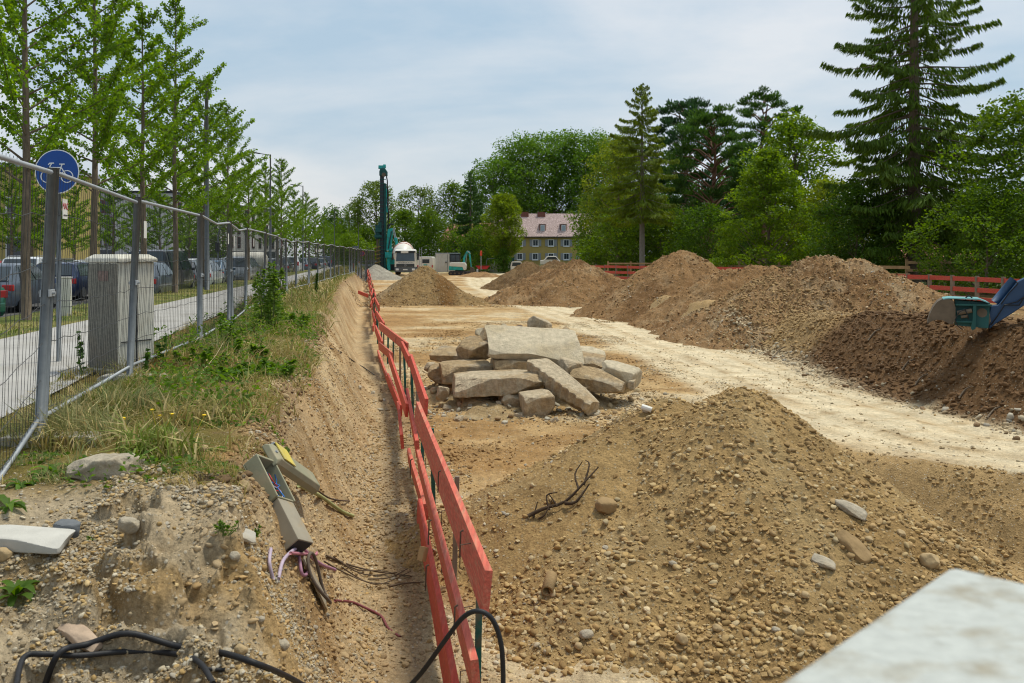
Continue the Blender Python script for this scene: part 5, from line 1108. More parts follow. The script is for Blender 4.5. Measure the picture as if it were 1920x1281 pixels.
def buildings():
    # white building with a slatted facade
    Y = 122; x0, x1 = PXX(150, Y), PXX(322, Y); zt = PYZ(362, Y)
    T = thing('striped_building', 'white office block with vertical ribs and narrow dark red windows behind the ginkgos', 'building', ((x0+x1)/2, Y, -.4)); w = (x1-x0)/2
    m = MB(); m.box(-w, w, 0, 12, 0, zt+.4); obj('wall', m, M_FAC, T)
    m = MB(); m.box(-w-.15, w+.15, -.15, 12.1, zt+.4, zt+.7); obj('roof', m, M_TRIM, T)
    ribm = MB(); ribm.box(-.05, .05, -.16, 0, 2.9, zt+.2); rme = None
    nr_ = int(2*w/.62)
    for k in range(nr_):
        if rme is None: o = obj('rib', ribm, mat('rib_grey', (.20, .19, .19), .8), T); rme = o.data; o.location.x = -w+.3+k*.62
        else: o = bpy.data.objects.new('rib', rme); C.objects.link(o); o.parent = T; o.location.x = -w+.3+k*.62
    wm = MB(); wm.box(-.42, .42, -.2, .0, 0, 1.7); wo = obj('window', wm, M_WREV, T); pm = MB(); pm.box(-.32, .32, -.215, -.19, .1, 1.6); po = obj('pane', pm, M_WIN, wo); first = True
    for fl in range(3):
        for k in range(9):
            xx = -w+1.0+k*1.38+(.4 if (k+fl) % 3 == 0 else 0)
            if xx > w-.6: continue
            if first: wo.location = (xx, 0, 3.2+fl*2.2); first = False; continue
            a_ = wo.copy(); C.objects.link(a_); a_.parent = T; a_.location = (xx, 0, 3.2+fl*2.2); b_ = po.copy(); C.objects.link(b_); b_.parent = a_
    m = MB(); m.box(-w+.1, w-.1, -.06, 0, .3, 2.6); obj('shop_front', m, M_WIN, T)
    # its right wing recedes along the street
    T = thing('striped_building_wing', 'receding right wing of the white ribbed building with red window slits', 'building', (PXX(322, 118), 118, -.4), 1.42)
    m = MB(); m.box(0, 34, 0, .0+8, 0, 9.2); m.v = [(v[0], -v[1], v[2]) if False else v for v in m.v]; obj('wall', m, M_FAC, T)
    m = MB(); m.box(-.1, 34.1, -.15, 8.1, 9.2, 9.5); obj('roof', m, M_TRIM, T)
    wm = MB(); wm.box(-.5, .5, -.06, .0, 0, 1.7); wo = obj('window', wm, M_WREV, T); wo.location = (2, 0, 3.0)
    pm = MB(); pm.box(-.38, .38, -.09, -.05, .1, 1.6); po = obj('pane', pm, M_WIN, wo)
    for fl in range(3):
        for k in range(13):
            if fl == 0 and k == 0: continue
            a_ = wo.copy(); C.objects.link(a_); a_.parent = T; a_.location = (2+k*2.5, 0, 3.0+fl*2.1); b_ = po.copy(); C.objects.link(b_); b_.parent = a_
    m = MB(); m.box(1, 33, -.05, 0, .3, 2.5); obj('shop_front', m, M_WIN, T)
    # yellow building far left
    Y = 62; x0, x1 = PXX(-260, Y), PXX(63, Y); zt = PYZ(313, Y); T = thing('yellow_building', 'yellow rendered building cut by the left edge, seen through the nearest ginkgo', 'building', (x1, Y, -.35))
    m = MB(); m.box(x0-x1, 0, 0, 10, 0, zt+.35); obj('wall', m, M_FACY, T); m = MB(); m.box(x0-x1-.2, .15, -.2, 10.2, zt+.35, zt+.6); obj('roof', m, M_RAIL, T)
    for fl in range(2):
        for k in range(4):
            q = MB(); q.box(-1.9-k*2.6, -.7-k*2.6, -.05, .0, 1.6+fl*2.7, 3.1+fl*2.7); f = obj('window', q, M_FRAMEW, T); q = MB(); q.box(-1.8-k*2.6, -.8-k*2.6, -.07, -.045, 1.7+fl*2.7, 3.0+fl*2.7); obj('pane', q, M_WIN, f)
    # far white block at the street's end
    Y = 205; x0, x1 = PXX(604, Y), PXX(668, Y); T = thing('far_building', 'distant pale flat-roofed building above the far ginkgos', 'building', ((x0+x1)/2, Y, -.3)); w = (x1-x0)/2; zt = PYZ(411, Y)
    m = MB(); m.box(-w, w, 0, 10, 0, zt+.3); obj('wall', m, M_FARW, T); m = MB(); m.box(-w-.1, w+.1, -.1, 10, zt+.3, zt+.6); obj('roof', m, M_SHUT, T)
    for fl in range(2):
        for k in range(4): q = MB(); q.cb(-w+1.2+k*1.8, -.03, 5.0+fl*2.4, .8, .06, 1.1); obj('window', q, M_WIN, T)
    # ochre house
    Y = 183; x0, x1 = PXX(928, Y), PXX(1128, Y); T = thing('ochre_house', 'two-storey ochre house with grey shutters and a pale mottled tile roof', 'house', ((x0+x1)/2, Y, -.35)); w = (x1-x0)/2
    ze = PYZ(443.6, Y)+.35; zr = PYZ(400, Y)+.35; D = 9.5
    m = MB(); m.box(-w, w, 0, D, 0, ze); m.prismx([(0, ze), (D, ze), (D/2, zr-.2)], -w, w); obj('wall', m, M_HOUSE, T)
    m = MB(); e = .5
    th = .25
    m.prismx([(-e, ze-.25), (-e-.05, ze), (D/2, zr+th-.1), (D/2, zr-th)], -w-.3, w+.3); m.prismx([(D+e, ze-.25), (D/2, zr-th), (D/2, zr+th-.1), (D+e+.05, ze)], -w-.3, w+.3); rf = obj('roof', m, M_TILE, T)
    m = MB(); m.beam((-w-.35, -e-.1, ze-.12), (w+.35, -e-.1, ze-.12), .14, .14); obj('gutter', m, M_TRIM, T)
    for cx, cw in ((984, 1.55), (1015, 1.6)):
        m = MB(); X = PXX(cx, Y+4.5)-T.location.x; m.box(X-cw/2, X+cw/2, D/2-.8, D/2+.2, zr-1.2, zr+.45); ch = obj('chimney', m, M_BRICK, rf)
        m = MB(); m.box(X-cw/2-.08, X+cw/2+.08, D/2-.88, D/2+.28, zr+.45, zr+.58); obj('chimney_cap', m, M_BRICK, ch) if False else None
    slope = (zr-ze)/(D/2+e)
    for cx in (1017, 1056):
        X = PXX(cx, Y+1.8)-T.location.x; z0 = ze+.95; yy = .75
        m = MB(); m.box(X-.62, X+.62, yy, yy+2.2, z0, z0+1.5); dm = obj('dormer', m, M_BRICK, T); m = MB(); m.box(X-.72, X+.72, yy-.12, yy+2.6, z0+1.5, z0+1.62); obj('dormer_roof', m, M_TILE, dm)
        m = MB(); m.box(X-.42, X+.42, yy-.05, yy, z0+.15, z0+1.38); obj('dormer_frame', m, M_FRAMEW, dm); m = MB(); m.box(X-.33, X+.33, yy-.08, yy-.04, z0+.24, z0+1.29); obj('dormer_pane', m, mat('pane_sky', (.30, .36, .40), .2, spec=.8), dm)
    def win(cx, cz):
        X = PXX(cx, Y)-T.location.x; z = PYZ(cz, Y)+.35
        m = MB(); m.box(X-.6, X+.6, -.07, .0, z-.72, z+.68); f = obj('window', m, M_FRAMEW, T)
        m = MB(); m.box(X-.46, X-.02, -.09, -.05, z-.55, z+.56); obj('pane', m, M_WIN, f); m = MB(); m.box(X+.02, X+.46, -.09, -.05, z-.55, z+.56); obj('pane', m, M_WIN, f)
        m = MB(); m.box(X-.66, X+.66, -.16, -.0, z-.80, z-.72); obj('sill', m, M_FRAMEW, f)
        for s in (-1, 1):
            m = MB(); m.box(X+s*.90-.27, X+s*.90+.27, -.08, -.03, z-.7, z+.66); sh = obj('shutter', m, M_SHUT, T)
            m = MB()
            for k in range(9): m.box(X+s*.90-.21, X+s*.90+.21, -.10, -.08, z-.6+k*.14, z-.53+k*.14)
            obj('louvre', m, M_SHUT, sh)
    for cx in (975, 1004, 1033, 1062, 1091): win(cx, 455.5)
    for cx in (946, 974.5, 1003.5, 1033, 1062, 1091): win(cx, 481)
    # orange house further left
    Y = 176; T = thing('orange_house', 'narrow view of an orange house with a red roof between the trees', 'house', (PXX(826, Y), Y, -.4), -.5)
    m = MB(); m.box(0, 9, 0, 8, 0, 4.6); obj('wall', m, mat('house_orange', (.50, .27, .07), .9, var=.06), T)
    m = MB(); m.prismx([(-.5, 4.5), (8.5, 4.5), (4, 8.2)], -.4, 9.4); obj('roof', m, M_TILER, T)
    for k in range(4):
        for z in (1.0, 3.0):
            q = MB(); q.cb(1.2+k*2.0, -.03, z+.5, .8, .06, 1.2); f = obj('window', q, M_FRAMEW, T); q = MB(); q.cb(1.2+k*2.0, -.07, z+.5, .6, .03, 1.0); obj('pane', q, M_WIN, f)
    m = MB(); m.cyl((2.2, -.1, 0), (2.2, -.1, 4.5), .06, 6); obj('downpipe', m, M_TRIM, T)
    # shed roof in the dark gap under the spruce
    Y = 60; T = thing('garden_shed', 'low dark tiled shed roof half hidden beneath the tall spruce', 'shed', (PXX(1765, Y), Y, -.3))
    m = MB(); m.box(-2, 2, 0, 3, 0, 1.5); obj('wall', m, M_TRIM, T); m = MB(); m.prismx([(-.3, 1.4), (3.3, 1.4), (1.5, 2.4)], -2.3, 2.3); obj('roof', m, M_TILER, T)
    Y = 104; T = thing('white_gable', 'pale gable roof glimpsed through the tall spruce branches', 'building', (PXX(1765, Y), Y, -.3))
    m = MB(); m.box(-4, 4, 0, 8, 0, 7.2); obj('wall', m, M_FARW, T); m = MB(); m.prismx([(-.3, 7.1), (8.3, 7.1), (4, 9.2)], -4.3, 4.3); obj('roof', m, M_SHUT, T)
buildings()
# ---------------------------------------------------------------- red plank barrier along the trench
M_PLANK = mat('red_plank', (.52, .08, .052), .8, var=.24, vscale=5, bump=.004, bscale=14, col2=(.48, .16, .10), fac2=.45, s2=3.2, stretch=(9, .8, 12))
M_PLANK2 = mat('red_plank_faded', (.53, .12, .08), .85, var=.28, vscale=5, bump=.004, bscale=14, col2=(.46, .24, .15), fac2=.55, s2=2.6, stretch=(10, .8, 12))
M_PLANKD = mat('red_plank_dark', (.46, .06, .05), .8, var=.2, vscale=6, bump=.002, bscale=35)
M_WOOD = mat('raw_wood', (.36, .235, .115), .85, var=.2, vscale=6, bump=.003, bscale=30, col2=(.24, .15, .08), fac2=.5, s2=5, stretch=(1, 1, .3))
M_WOODG = mat('grey_wood', (.22, .18, .13), .9, var=.25, vscale=6, bump=.003, bscale=30)
M_GREENS = mat('green_steel', (.01, .10, .08), .6, var=.3, vscale=8, col2=(.12, .09, .06), fac2=.6, s2=6)
M_RUST = mat('rusty_steel', (.10, .065, .045), .8, var=.3, vscale=12)
def barrier():
    T = thing('plank_barrier', 'long zigzag barrier of three red plank rails running along the trench', 'barrier', (bx(5), 5, -1.5))
    def V3(px, py, Y): return W(px, py, Y)
    # (rail, near end, far end): read from the photo; z is the board's top edge
    H_ = .20
    boards = [((913, 1070, 5.15), (782, 753, 10.9)), ((799, 748, 11.1), (770, 664, 16.2)), ((768, 668, 16.4), (754, 640, 19.0)), ((764, 643, 18.6), (712, 604, 24.4)), ((720, 605, 24.6), (706, 583, 29.4)), ((711, 572, 30.5), (703, 557, 37.0)),
              ((893, 1237, 4.95), (786, 843, 10.3)), ((783, 826, 10.6), (764, 728, 15.2)), ((763, 757, 13.4), (730, 661, 20.6)), ((736, 661, 21), (711, 641, 23.6)), ((716, 640, 24), (704, 610, 30)),
              ((862, 1330, 5.0), (786, 935, 9.8)), ((799, 945, 9.6), (767, 840, 12.4)), ((754, 815, 12.6), (747, 752, 16.2)), ((752, 760, 16.0), (727, 700, 20.5)), ((727, 705, 20.8), (709, 656, 26))]
    for i, (a, b) in enumerate(boards):
        A, B = V3(*a), V3(*b); dz = Vector((0, 0, -H_/2*(1.0 if a[2] > 8 else 1.22))); up = Vector((rnd.uniform(-.10, .12), 0, 1))
        m = MB(); m.beam(A+dz, B+dz, .045, H_*(1.0 if a[2] > 8 else 1.22), up, bev=.002); obj('board', m, M_PLANK if i % 3 else M_PLANK2, T, True)
    # from here on the rails run regularly, each board overlapping the next
    for r_, zt in enumerate((-.42, -.82, -1.20)):
        Y = 30.5+r_*1.3 if r_ else 36.5; s = 1
        while Y < 95:
            Ln = rnd.uniform(4.2, 5.8); s = -s; k = max(.0, (Y-60)/60*.5)
            fz = float(floor_z(Y))+1.5
            A = Vector((bx(Y)+s*.05+rnd.uniform(-.06, .06), Y, zt+fz+rnd.uniform(-.09, .09))); B = Vector((bx(Y+Ln)+s*.05+rnd.uniform(-.06, .06), Y+Ln, zt+float(floor_z(Y+Ln))+1.5+rnd.uniform(-.09, .09)))
            m = MB(); m.beam(A-Vector((0, 0, .1)), B-Vector((0, 0, .1)), .045, .20, (rnd.uniform(-.1, .1), 0, 1)); obj('board', m, M_PLANK, T, True); Y += Ln-.7
    # uprights: steel tubes and timber, each with hooks
    Y = 5.75; k = 0
    while Y < 95:
        x = bx(Y)+.055+(.03 if Y < 12 else 0); g = float(ground_z(x, Y, False)); top = -.53+float(floor_z(Y))+1.5+rnd.uniform(-.05, .05)
        lean = rnd.uniform(-.05, .05)
        if Y < 6: x, lean = W(893, 1120, 5.75).x, .02; top = W(893, 1100, 5.75).z-.02
        m = MB(); m.beam((x, Y, g-.25), (x+lean, Y+rnd.uniform(-.05, .05), top), .042, .042, (0, 1, 0)); obj('post', m, M_GREENS if k % 3 != 1 else M_WOODG, T, True)
        if Y < 26:
            m = MB()
            for zz in (-.5, -.9, -1.3): m.tube([(x-.02, Y, zz+.08), (x-.10, Y-.01, zz+.07), (x-.105, Y, zz-.08), (x-.085, Y, zz-.09)], .004, 5)
            obj('hook', m, M_RUST, T, True)
        Y += rnd.uniform(1.7, 2.5)*(1 if Y < 30 else 1.5); k += 1
    # nailed clamps seen on the near boards
    for px, py, Y in ((872, 1022, 5.9), (829, 905, 7.4), (862, 1165, 5.4), (812, 1000, 6.6), (807, 1085, 6.3), (776, 880, 8.6)):
        c = W(px, py, Y); m = MB(); m.tube([c+Vector((-.028, -.01, .09)), c+Vector((-.034, -.01, -.08))], .006, 6); m.tube([c+Vector((-.028, -.01, .09)), c+Vector((-.01, -.01, .10))], .006, 6); obj('clamp', m, M_RUST, T, True)
    a, b = W(672, 548, 44), W(690, 555, 43); t = obj('loose_board', MB().beam(a, b, .05, .16), M_PLANK); tag(t, 'single red plank lying across the trench far down the barrier', 'plank')
    c = W(790, 1052, 7.0); t = obj('wood_offcut', MB().beam(c, c+Vector((.02, .03, .10)), .05, .05), M_WOOD); tag(t, 'small orange wood offcut leaning at the barrier foot', 'wood scrap')
barrier()

# ---------------------------------------------------------------- board fences behind the heaps
def rail_fence(name, label, pts, H, rails, bm, pm, spacing, bh=.17, posth=.03, pw=.12):
    p0 = pts[0]; T = thing(name, label, 'fence', (p0[0], p0[1], p0[2]))
    for i in range(len(pts)-1):
        a, b = Vector(pts[i]), Vector(pts[i+1]); d = b-a; n = max(1, round(d.length/spacing)); off = Vector((0, -.09, 0))
        for k in range(n):
            q = a+d*(k/n); m = MB(); m.beam(q+Vector((0, 0, -.4)), q+Vector((0, 0, H+posth)), pw, pw, (0, 1, 0)); obj('post', m, pm, T, True)
        for z in rails:
            k = 0
            while k < n:
                st = min(3, n-k); u0, u1 = k/n, (k+st)/n; j = rnd.uniform(-.02, .02)
                m = MB(); m.beam(a+d*u0+off*-1*0+Vector((0, -.085-(.03 if k % 2 else 0), z+j)), a+d*u1+Vector((0, -.085-(.03 if k % 2 else 0), z+rnd.uniform(-.02, .02))), .035, bh); obj('board', m, bm, T, True); k += st
def fences():
    def g(px, Y, z): return (PXX(px, Y), Y, z)
    rail_fence('board_fence', 'red board fence with brown timber posts behind the blue digger arm', [g(1625, 39.5, -.38), g(1743, 36.5, -.40), g(1935, 31.5, -.42), g(2100, 28.5, -.42)], 1.03, (.16, .54, .93), M_PLANK, M_WOODG, 1.25)
    rail_fence('board_fence', 'red board fence right of the tall rounded heap', [g(1300, 55, -.25), g(1372, 52, -.25), g(1480, 48, -.3)], 1.0, (.2, .56, .92), M_PLANK, M_WOODG, 1.9)
    rail_fence('board_fence', 'red board fence between pale-peaked heap and tall rounded heap', [g(1085, 66, -.25), g(1134, 62, -.25), g(1225, 57, -.25)], 1.02, (.18, .55, .92), M_PLANK, M_WOODG, 1.5)
    rail_fence('timber_rail', 'unpainted timber rail in front of the thin spruce', [g(1140, 70, -.2), g(1225, 70, -.2)], 1.15, (1.02,), M_WOOD, M_WOOD, 1.7, bh=.12)
    rail_fence('timber_rail', 'unpainted timber rail with short uprights above the low brown heap', [g(1315, 60, -.25), g(1500, 56, -.25)], 1.2, (1.0,), M_WOOD, M_WOOD, 1.35, bh=.12, posth=.12)
    rail_fence('timber_rail', 'higher unpainted timber rail right of the broad pale heap', [g(1625, 44, -.3), g(1705, 43, -.3)], 1.25, (1.15, .8), M_WOOD, M_WOOD, 2.2, bh=.15)
    rail_fence('timber_rail', 'unpainted timber rail ending under the tall spruce', [g(1700, 46, -.3), g(1830, 45, -.3)], 1.5, (1.38, .98, .55), M_WOOD, M_WOOD, 2.0, bh=.14)
    # sheet of plank wall behind the bottom rail
    T = thing('plank_wall', 'brown sheeting boards standing below the red rails near the digger', 'timber wall', (PXX(1760, 37), 37, -.8))
    for k in range(13):
        x0 = PXX(1735, 37.2)-T.location.x+k*.32; m = MB(); m.box(x0, x0+.30, .15-k*.10, .20-k*.10, 0, .42+rnd.uniform(-.03, .05)); obj('board', m, M_WOODG if k % 3 else M_WOOD, T)
fences()

# ---------------------------------------------------------------- broken concrete
M_RUB = mat('rubble_concrete', (.46, .375, .255), .95, var=.3, vscale=11, bump=.045, bscale=24, col2=(.34, .24, .13), fac2=.8, s2=2.2)
M_RUBP = mat('rubble_pale', (.50, .425, .30), .92, var=.25, vscale=9, bump=.03, bscale=30, col2=(.38, .30, .18), fac2=.6, s2=1.1)
M_RUBE = mat('rubble_earthy', (.37, .265, .145), .95, var=.35, vscale=10, bump=.05, bscale=22, col2=(.36, .31, .23), fac2=.7, s2=2)
def chunk(sx, sy, sz_, seed, n=9, rough=.05, power=9, skew=.16, ribs=None, cuts=9):
    """an irregular broken block: chamfered, skewed, its faces knocked about"""
    r = random.Random(seed); g = np.linspace(-1, 1, n+1); vs = {}; V = []; F = []
    def idx(p):
        k = tuple(round(c*1000) for c in p)
        if k not in vs: vs[k] = len(V); V.append(p)
        return vs[k]
    for ax in range(3):
        for s in (-1, 1):
            for i in range(n):
                for j in range(n):
                    q = []
                    for (a, b) in ((i, j), (i+1, j), (i+1, j+1), (i, j+1)):
                        p = [0, 0, 0]; p[ax] = s; p[(ax+1) % 3] = g[a]; p[(ax+2) % 3] = g[b]; q.append(idx(tuple(p)))
                    F.append(tuple(q) if s > 0 else tuple(q[::-1]))
    P = np.array(V); nm = (np.abs(P)**power).sum(1)**(1/power); P = P/nm[:, None]*1.0
    cor = {(a, b, c): np.array([r.uniform(-skew, skew) for _ in range(3)]) for a in (-1, 1) for b in (-1, 1) for c in (-1, 1)}
    D = np.zeros_like(P)
    for (a, b, c), v in cor.items():
        w = ((1+a*P[:, 0])/2*(1+b*P[:, 1])/2*(1+c*P[:, 2])/2)[:, None]; D += w*v
    P = (P+D)*np.array((sx, sy, sz_))/2
    half = np.array((sx, sy, sz_))/2
    for _ in range(cuts):
        nv = np.array([r.choice((-1, 1))*r.uniform(.25, 1) for _ in range(3)])/half; nv /= np.linalg.norm(nv); mxd = (P@nv).max(); dd_ = (P@nv)-mxd*r.uniform(.74, .93)
        P = P-np.maximum(dd_, 0)[:, None]*nv
    s0 = (sx*sy*sz_)**(1/3)
    f = 2.6/s0; d = noise3(P[:, 0]*f+seed, P[:, 1]*f, P[:, 2]*f, seed)+.5*noise3(P[:, 0]*f*2.7, P[:, 1]*f*2.7+seed, P[:, 2]*f*2.7, seed+1)+.3*np.round(2*noise3(P[:, 0]*f*1.5, P[:, 1]*f*1.5, P[:, 2]*f*1.5, seed+2))/2
    dirn = P/np.maximum(np.linalg.norm(P, axis=1, keepdims=True), 1e-6)
    edge = np.clip((nm-1.0)*1.6+.35, .2, 1.5)
    P = P+dirn*(d*edge)[:, None]*rough*s0
    if ribs:            # scallops on the long side, cast against piles
        m_ = P[:, 1] < -sy*.30; P[m_, 1] += (np.abs(np.sin(P[m_, 0]*math.pi/ribs))*.055-.03)*1.0
    return P, F
def chunk_obj(name, label, cat, px, py, Y, size, rot, seed, m=None, group=None, n=9, rough=.05, power=9, skew=.16, ribs=None, z=None):
    P, F = chunk(*size, seed, n*2, rough*.55, max(power*2, 12), skew, ribs, 12); me = bpy.data.meshes.new(name); me.from_pydata([tuple(p) for p in P], [], F)
    me.polygons.foreach_set('use_smooth', np.ones(len(F), bool)); me.update(); me.set_sharp_from_angle(angle=R(16))
    o = link_mesh(name, me, m or M_RUB); o.location = W(px, py, Y) if z is None else Vector((PXX(px, Y), Y, z)); o.rotation_euler = tuple(R(a_) for a_ in rot)
    return tag(o, label, cat, group)
def rubble():
    cs = 'concrete slab'; g = 'broken concrete pieces in the rubble pile'
    chunk_obj('concrete_slab', 'largest flat pale slab lying tilted on top of the rubble pile', cs, 1003, 648, 18.2, (1.70, .95, .24), (26, 4, 7), 1, M_RUBP, g, 20, .06, 9, .22)
    chunk_obj('concrete_slab', 'long ribbed slab leaning down the front of the rubble pile to the right', cs, 1056, 725, 16.9, (1.62, .50, .34), (8, 22, -48), 2, M_RUB, g, 18, .03, 10, .12, ribs=.20)
    chunk_obj('concrete_slab', 'long horizontal slab with vertical cast ribs, front left of the rubble pile', cs, 936, 718, 17.2, (1.64, .80, .34), (4, -2, 3), 3, M_RUB, g, 18, .03, 10, .12, ribs=.31)
    chunk_obj('concrete_slab', 'short block behind the left end of the horizontal ribbed slab', cs, 872, 697, 18.2, (.95, .8, .36), (3, 2, 12), 4, M_RUBE, g, 12)
    chunk_obj('concrete_slab', 'thick slab under the right edge of the largest slab', cs, 1096, 678, 18.4, (.85, .8, .30), (6, 5, -12), 5, M_RUBE, g, 12)
    chunk_obj('concrete_slab', 'long earthy slab low on the right side of the pile', cs, 1120, 714, 17.6, (1.0, .55, .28), (14, 14, -16), 6, M_RUBE, g, 12)
    chunk_obj('concrete_slab', 'pale rounded block at the right end of the pile', cs, 1163, 705, 18.0, (.72, .62, .46), (12, 20, -30), 7, M_RUBP, g, 12, .06, 6)
    chunk_obj('concrete_block', 'separate square block lying in front of the pile', 'concrete block', 1007, 757, 16.6, (.60, .5, .40), (5, -3, 14), 8, M_RUB, g, 12, .05, 7)
    chunk_obj('concrete_slab', 'slab standing on edge at the back left of the largest slab', cs, 925, 637, 19.0, (.55, .5, .5), (20, 30, 30), 9, M_RUBE, g, 10, .08, 6)
    chunk_obj('concrete_block', 'grey pointed lump behind the top of the pile', 'concrete block', 1010, 612, 19.6, (.50, .4, .34), (10, 24, 20), 10, M_RUB, g, 10, .10, 5)
    chunk_obj('concrete_slab', 'half buried block left of the long horizontal slab', cs, 838, 700, 18.6, (.7, .6, .4), (2, 0, -6), 11, M_RUBE, g, 10)
    chunk_obj('concrete_slab', 'flat earthy slab at the far left of the pile', cs, 862, 669, 19.4, (1.1, .7, .22), (5, 8, -14), 12, M_RUBE, g, 10, .07)
    chunk_obj('concrete_block', 'dark lump between the left slabs and the largest slab', 'concrete block', 893, 655, 18.9, (.62, .6, .42), (10, -20, 30), 13, M_RUBE, g, 10, .09, 5)
    chunk_obj('concrete_slab', 'slab lying beneath the long horizontal slab', cs, 905, 752, 17.3, (.85, .7, .26), (2, 3, 8), 14, M_RUBE, g, 10)
    chunk_obj('concrete_block', 'triangular grey lump beside the square block', 'concrete block', 958, 752, 17.0, (.46, .4, .32), (20, 25, 20), 15, M_RUB, g, 10, .10, 5)
    chunk_obj('concrete_block', 'small upright shard left of the horizontal slab', 'concrete block', 829, 738, 17.2, (.20, .16, .26), (10, 15, 20), 16, M_RUB, g, 8, .12, 4)
    chunk_obj('concrete_slab', 'hidden slab in the middle carrying the largest slab', cs, 985, 692, 18.1, (1.3, .9, .36), (0, 4, 10), 17, M_RUBE, g, 10)
    chunk_obj('concrete_block', 'grey block peeping between ribbed slab and right slab', 'concrete block', 1066, 690, 17.8, (.40, .4, .34), (10, 10, 40), 18, M_RUB, g, 8, .08, 6)
    chunk_obj('concrete_slab', 'pale slab standing behind the right part of the pile', cs, 1098, 664, 19.4, (.8, .5, .2), (14, 4, 10), 19, M_RUBP, g, 8)
    chunk_obj('concrete_block', 'low broken block at the far left foot of the pile', 'concrete block', 872, 742, 17.8, (.5, .5, .22), (4, 5, 20), 20, M_RUBE, g, 8, .1, 5)
    xs = [(812, 690, 18.9, .34, 'far left flank behind the barrier'), (842, 668, 19.6, .30, 'back left corner'), (905, 628, 19.8, .34, 'back left behind the standing slab'), (945, 622, 20.1, .30, 'back beside the curled scrap'), (1060, 628, 19.6, .3, 'back right behind the largest slab'), (1128, 690, 18.8, .32, 'right side between two slabs'), (1085, 738, 17.0, .3, 'right foot beside the leaning ribbed slab'), (978, 742, 17.4, .28, 'front, under the ribbed slabs'), (890, 722, 18.0, .3, 'front left below the short block'), (1185, 722, 17.6, .2, 'right end, just beyond the pale block')]
    for i, (px, py, Y, s, lab) in enumerate(xs): chunk_obj('concrete_lump', 'broken concrete lump in the pile, '+lab, 'concrete lump', px, py, Y, (s, s*.8, s*.62), (20*i, 15+9*i, 37*i), 130+i, (M_RUB, M_RUBE, M_RUBP)[i % 3], 'broken lumps between the slabs', 8, .1, 6, .25)
    o = chunk_obj('metal_scrap', 'curled dark sheet scrap behind the rubble pile', 'scrap', 967, 614, 20.5, (.30, .14, .035), (12, -14, 10), 21, M_RUST, None, 6, .1, 6)
    H_R = Heap([(PXX(985, 18.2), 18.2, -1.18, .42, .5), (PXX(880, 18.6), 18.5, -1.12, .38, .4), (PXX(1085, 18), 18.0, -1.28, .38, .4), (PXX(915, 16.9), 17.1, -1.32, .35, .3)], 61, .06, .06)
    build_heap('rubble_soil', 'brown crumbled soil filling the gaps of the concrete rubble pile', H_R, (PXX(985, 18), 18), 2.2, 60, 90, heap_color((.33, .235, .12), (.25, .165, .08), (.40, .32, .2), 61))
    n = 900; th = rng.uniform(0, 6.28, n); rr_ = rng.normal(1.0, .28, n); X = PXX(985, 18)+np.cos(th)*2.25*rr_; Y = 17.9+np.sin(th)*1.7*rr_
    scatter('rubble', 'small crumbs of concrete scattered round the rubble pile', X, Y, sizes(n, .012, .075, 4), [(.40, .35, .26), (.33, .25, .14), (.44, .40, .31), (.28, .19, .10)])
    # loose small pieces round the pile
    for i, (px, py) in enumerate([(838, 770), (866, 768), (938, 772), (1148, 745), (815, 752), (975, 780), (1040, 790), (1190, 742), (860, 790)]):
        p = G(px, py, -1.5); chunk_obj('concrete_lump', ['small lump by the barrier', 'small lump left of the horizontal slab', 'crumb below the horizontal slab', 'crumb right of the ribbed slab', 'lump at the foot of the barrier', 'crumb by the square block', 'crumb below the ribbed slab', 'crumb near the pale rounded block', 'crumb before the shard'][i]+', broken off the concrete pile', 'concrete lump', px, 0, p.y, (.16, .14, .10), (10, 20, 30*i), 100+i, M_RUB, None, 5, .12, 4, z=sz(p.x, p.y)+.02)
rubble()

